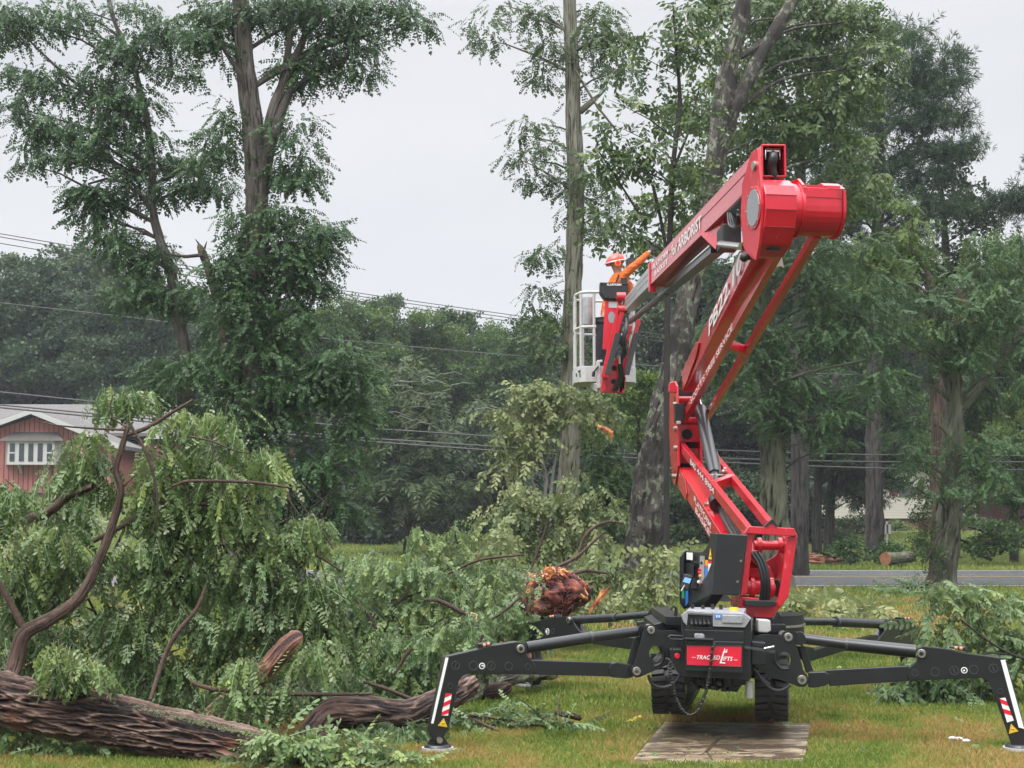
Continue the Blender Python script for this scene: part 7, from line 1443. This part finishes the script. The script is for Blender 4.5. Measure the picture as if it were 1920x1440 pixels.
# raised ranch across the road
Yw = 92.0; X2 = lambda px: P(px, 960, Yw)[0]; Z2 = lambda py: P(1700, py, Yw)[2]
rh = thing('split_level_house', 'split-level house of white siding over brick, half hidden behind the pines', 'house', (X2(1650), Yw + 4, float(hill(X2(1650), Yw))))
zg = float(hill(X2(1650), Yw)) - .3
Bx('brick', 'brick_wall', rh, X2(1468), X2(1828), Yw + .25, Yw + 9, zg, Z2(972)); sd_ = Bx('white_siding', 'siding_wall', rh, X2(1460), X2(1830), Yw, Yw + 9, Z2(972), Z2(872)); Bx('brick', 'wing_wall', rh, X2(1831), X2(1980), Yw + .6, Yw + 8, zg, Z2(935))
b = MB()
for k in range(20): z = Z2(972) + .17 * k; b.box((X2(1460), Yw - .014, z), (X2(1830), Yw - .002, z + .02))
b.build('clapboard', sd_, m='curtain')
b = MB().use('shingle_dark'); b.prism([(X2(1445), Yw - .6, Z2(874)), (X2(1845), Yw - .6, Z2(874)), (X2(1835), Yw + 4.5, Z2(874) + 1.7), (X2(1455), Yw + 4.5, Z2(874) + 1.7)], (0, .3, -.12)); b.prism([(X2(1832), Yw - .2, Z2(936)), (X2(2000), Yw - .2, Z2(936)), (X2(2000), Yw + 4, Z2(936) + 1.5), (X2(1832), Yw + 4, Z2(936) + 1.5)], (0, .3, -.12)); b.build('roof', rh)
for x0_, x1_, y0_, y1_, m_ in ((1672, 1684, 912, 930, 'shutter'), (1720, 1732, 912, 935, 'shutter'), (1803, 1815, 918, 938, 'shutter'), (1686, 1718, 912, 932, 'pane'), (1560, 1590, 905, 930, 'pane'), (1780, 1801, 918, 938, 'pane'), (1740, 1760, 912, 935, 'pane')): Bx(m_, 'window' if m_ == 'pane' else 'shutter', rh, X2(x0_), X2(x1_), Yw - .05, Yw - .02, Z2(y1_), Z2(y0_))
d_ = Bx('trim_white', 'door', rh, X2(1622), X2(1658), Yw + .05, Yw + .2, zg + .4, Z2(955)); Bx('pane', 'sidelight', d_, X2(1648), X2(1654), Yw + .02, Yw + .04, Z2(992), Z2(970)); Bx('trim_white', 'garage_door', rh, X2(1834), X2(1854), Yw + .5, Yw + .58, zg, Z2(970)); Bx('foundation', 'step', rh, X2(1612), X2(1700), Yw - 1, Yw + .2, zg, zg + .42)
# cut logs
mat('cut_wood', (.30, .13, .06), .8, noise=(6, (.18, .08, .045), .45, .6, ONE))
for (px0, px1, py, d, Yk, m_, lab) in ((1660, 1712, 1048, 26, 42.3, 'bark_green', 'sawn log with a round orange end across the road'), (1543, 1575, 1051, 13, 44.0, 'bark_brown', 'short brown log at the end of the reddish split pile')):
    q0, q1 = P(px0, py, Yk), P(px1, py - 4, Yk + .8); r_ = d / 2 * Yk / F; root = thing('cut_log', lab, 'log', (q0[0], Yk, 0)); trunk_mesh([([q0, (q0 + q1) / 2, q1], [r_, r_ * .97, r_ * .9])], 'bark', m_, root, k=20, rough=.04, step=.1)
    dd = (q0 - q1) / np.linalg.norm(q0 - q1); b = MB().use('wood_orange'); b.cyl(q0 - dd * .02, q0 + dd * .012, r_ * .95, None, 20); b.build('sawn_end', root, m='cut_wood')
root = thing('split_wood_pile', 'low reddish pile of split trunk slabs beyond the road edge', 'wood pile', P(1515, 1052, 44)); b = MB()
for k in range(60): q = P(random.uniform(1486, 1542), random.uniform(1041, 1058), 44 + random.random()); b.tube([q, q + (random.uniform(.4, 1.0), 0, random.uniform(-.06, .06))], [random.uniform(.02, .06), .02], 5)
mat('bark_redwood', (.28, .11, .07), .8, noise=(3, (.15, .07, .05), .45, .6, ONE)); b.build('slabs', root, m='bark_redwood')
b = MB().use('trim_white'); q = P(1663, 1030, 48); b.box((q[0], 48, hill(q[0], 48)), (q[0] + .05, 48.05, q[2] + .9)); b.box((q[0] - .1, 48, q[2] + .5), (q[0] + .15, 48.04, q[2] + .8)); tag(b.build('marker_post', loc=(q[0], 48, 0)), 'thin white marker post on the lawn before the split-level house', 'post')
# wires
mat('wire', (.03, .03, .033), .5)
def wire(lab, pts, r):
    P_ = [P(px, py, Yk) for px, py, Yk in pts]; p, _ = smooth_path(P_, [r] * len(P_), 2.0); b = MB(); b.tube(p, r, 6); tag(b.build('power_line', m='wire', loc=P_[0]), lab, 'power line', 'power lines strung along the road')
wire('highest of the overhead wires crossing open sky', [(-700, 318, 42), (0, 438, 46), (500, 523, 50), (1000, 596, 56), (1500, 660, 62)], .014)
wire('wire just under the highest one across open sky', [(-700, 323, 42), (0, 444, 46), (500, 529, 50), (1000, 602, 56), (1500, 668, 62)], .014)
wire('third wire down across open sky, set apart from the top pair', [(-700, 340, 42), (0, 456, 46), (500, 540, 50), (1000, 608, 56), (1500, 675, 62)], .014)
wire('lone wire halfway up the distant tree line', [(-700, 500, 42), (0, 568, 43), (500, 624, 43), (1030, 672, 43), (1500, 700, 43), (2300, 716, 43)], .017)
wire('cable passing just above the red house ridge', [(-700, 690, 42), (0, 735, 42), (215, 757, 42), (690, 803, 42), (920, 818, 42), (1500, 850, 42), (2300, 856, 42)], .022)
wire('thick cable crossing the red house roof', [(-700, 720, 42), (0, 759, 42), (215, 779, 42), (690, 822, 42), (940, 838, 42), (1500, 864, 42), (2300, 866, 42)], .026)
wire('lowest thick cable of the roadside bundle', [(-700, 726, 42.3), (0, 764, 42.3), (215, 785, 42.3), (690, 828, 42.3), (940, 846, 42.3), (1480, 873, 42.3), (1680, 879, 42.3), (2300, 884, 42.3)], .028)
# ================================================================ damp air
hm = bpy.data.materials.new('haze_air'); hm.use_nodes = True; t = hm.node_tree; t.nodes.clear(); o_ = t.nodes.new('ShaderNodeOutputMaterial'); v_ = t.nodes.new('ShaderNodeVolumePrincipled')
v_.inputs['Color'].default_value = (.86, .91, 1.0, 1); v_.inputs['Density'].default_value = .0006; v_.inputs['Anisotropy'].default_value = .1; t.links.new(v_.outputs[0], o_.inputs['Volume']); MATS['haze_air'] = hm
b = MB(); b.box((-640, -30, -1.5), (640, 1240, 45)); tag(b.build('haze', m='haze_air'), 'thin damp haze between the trees', kind='stuff')
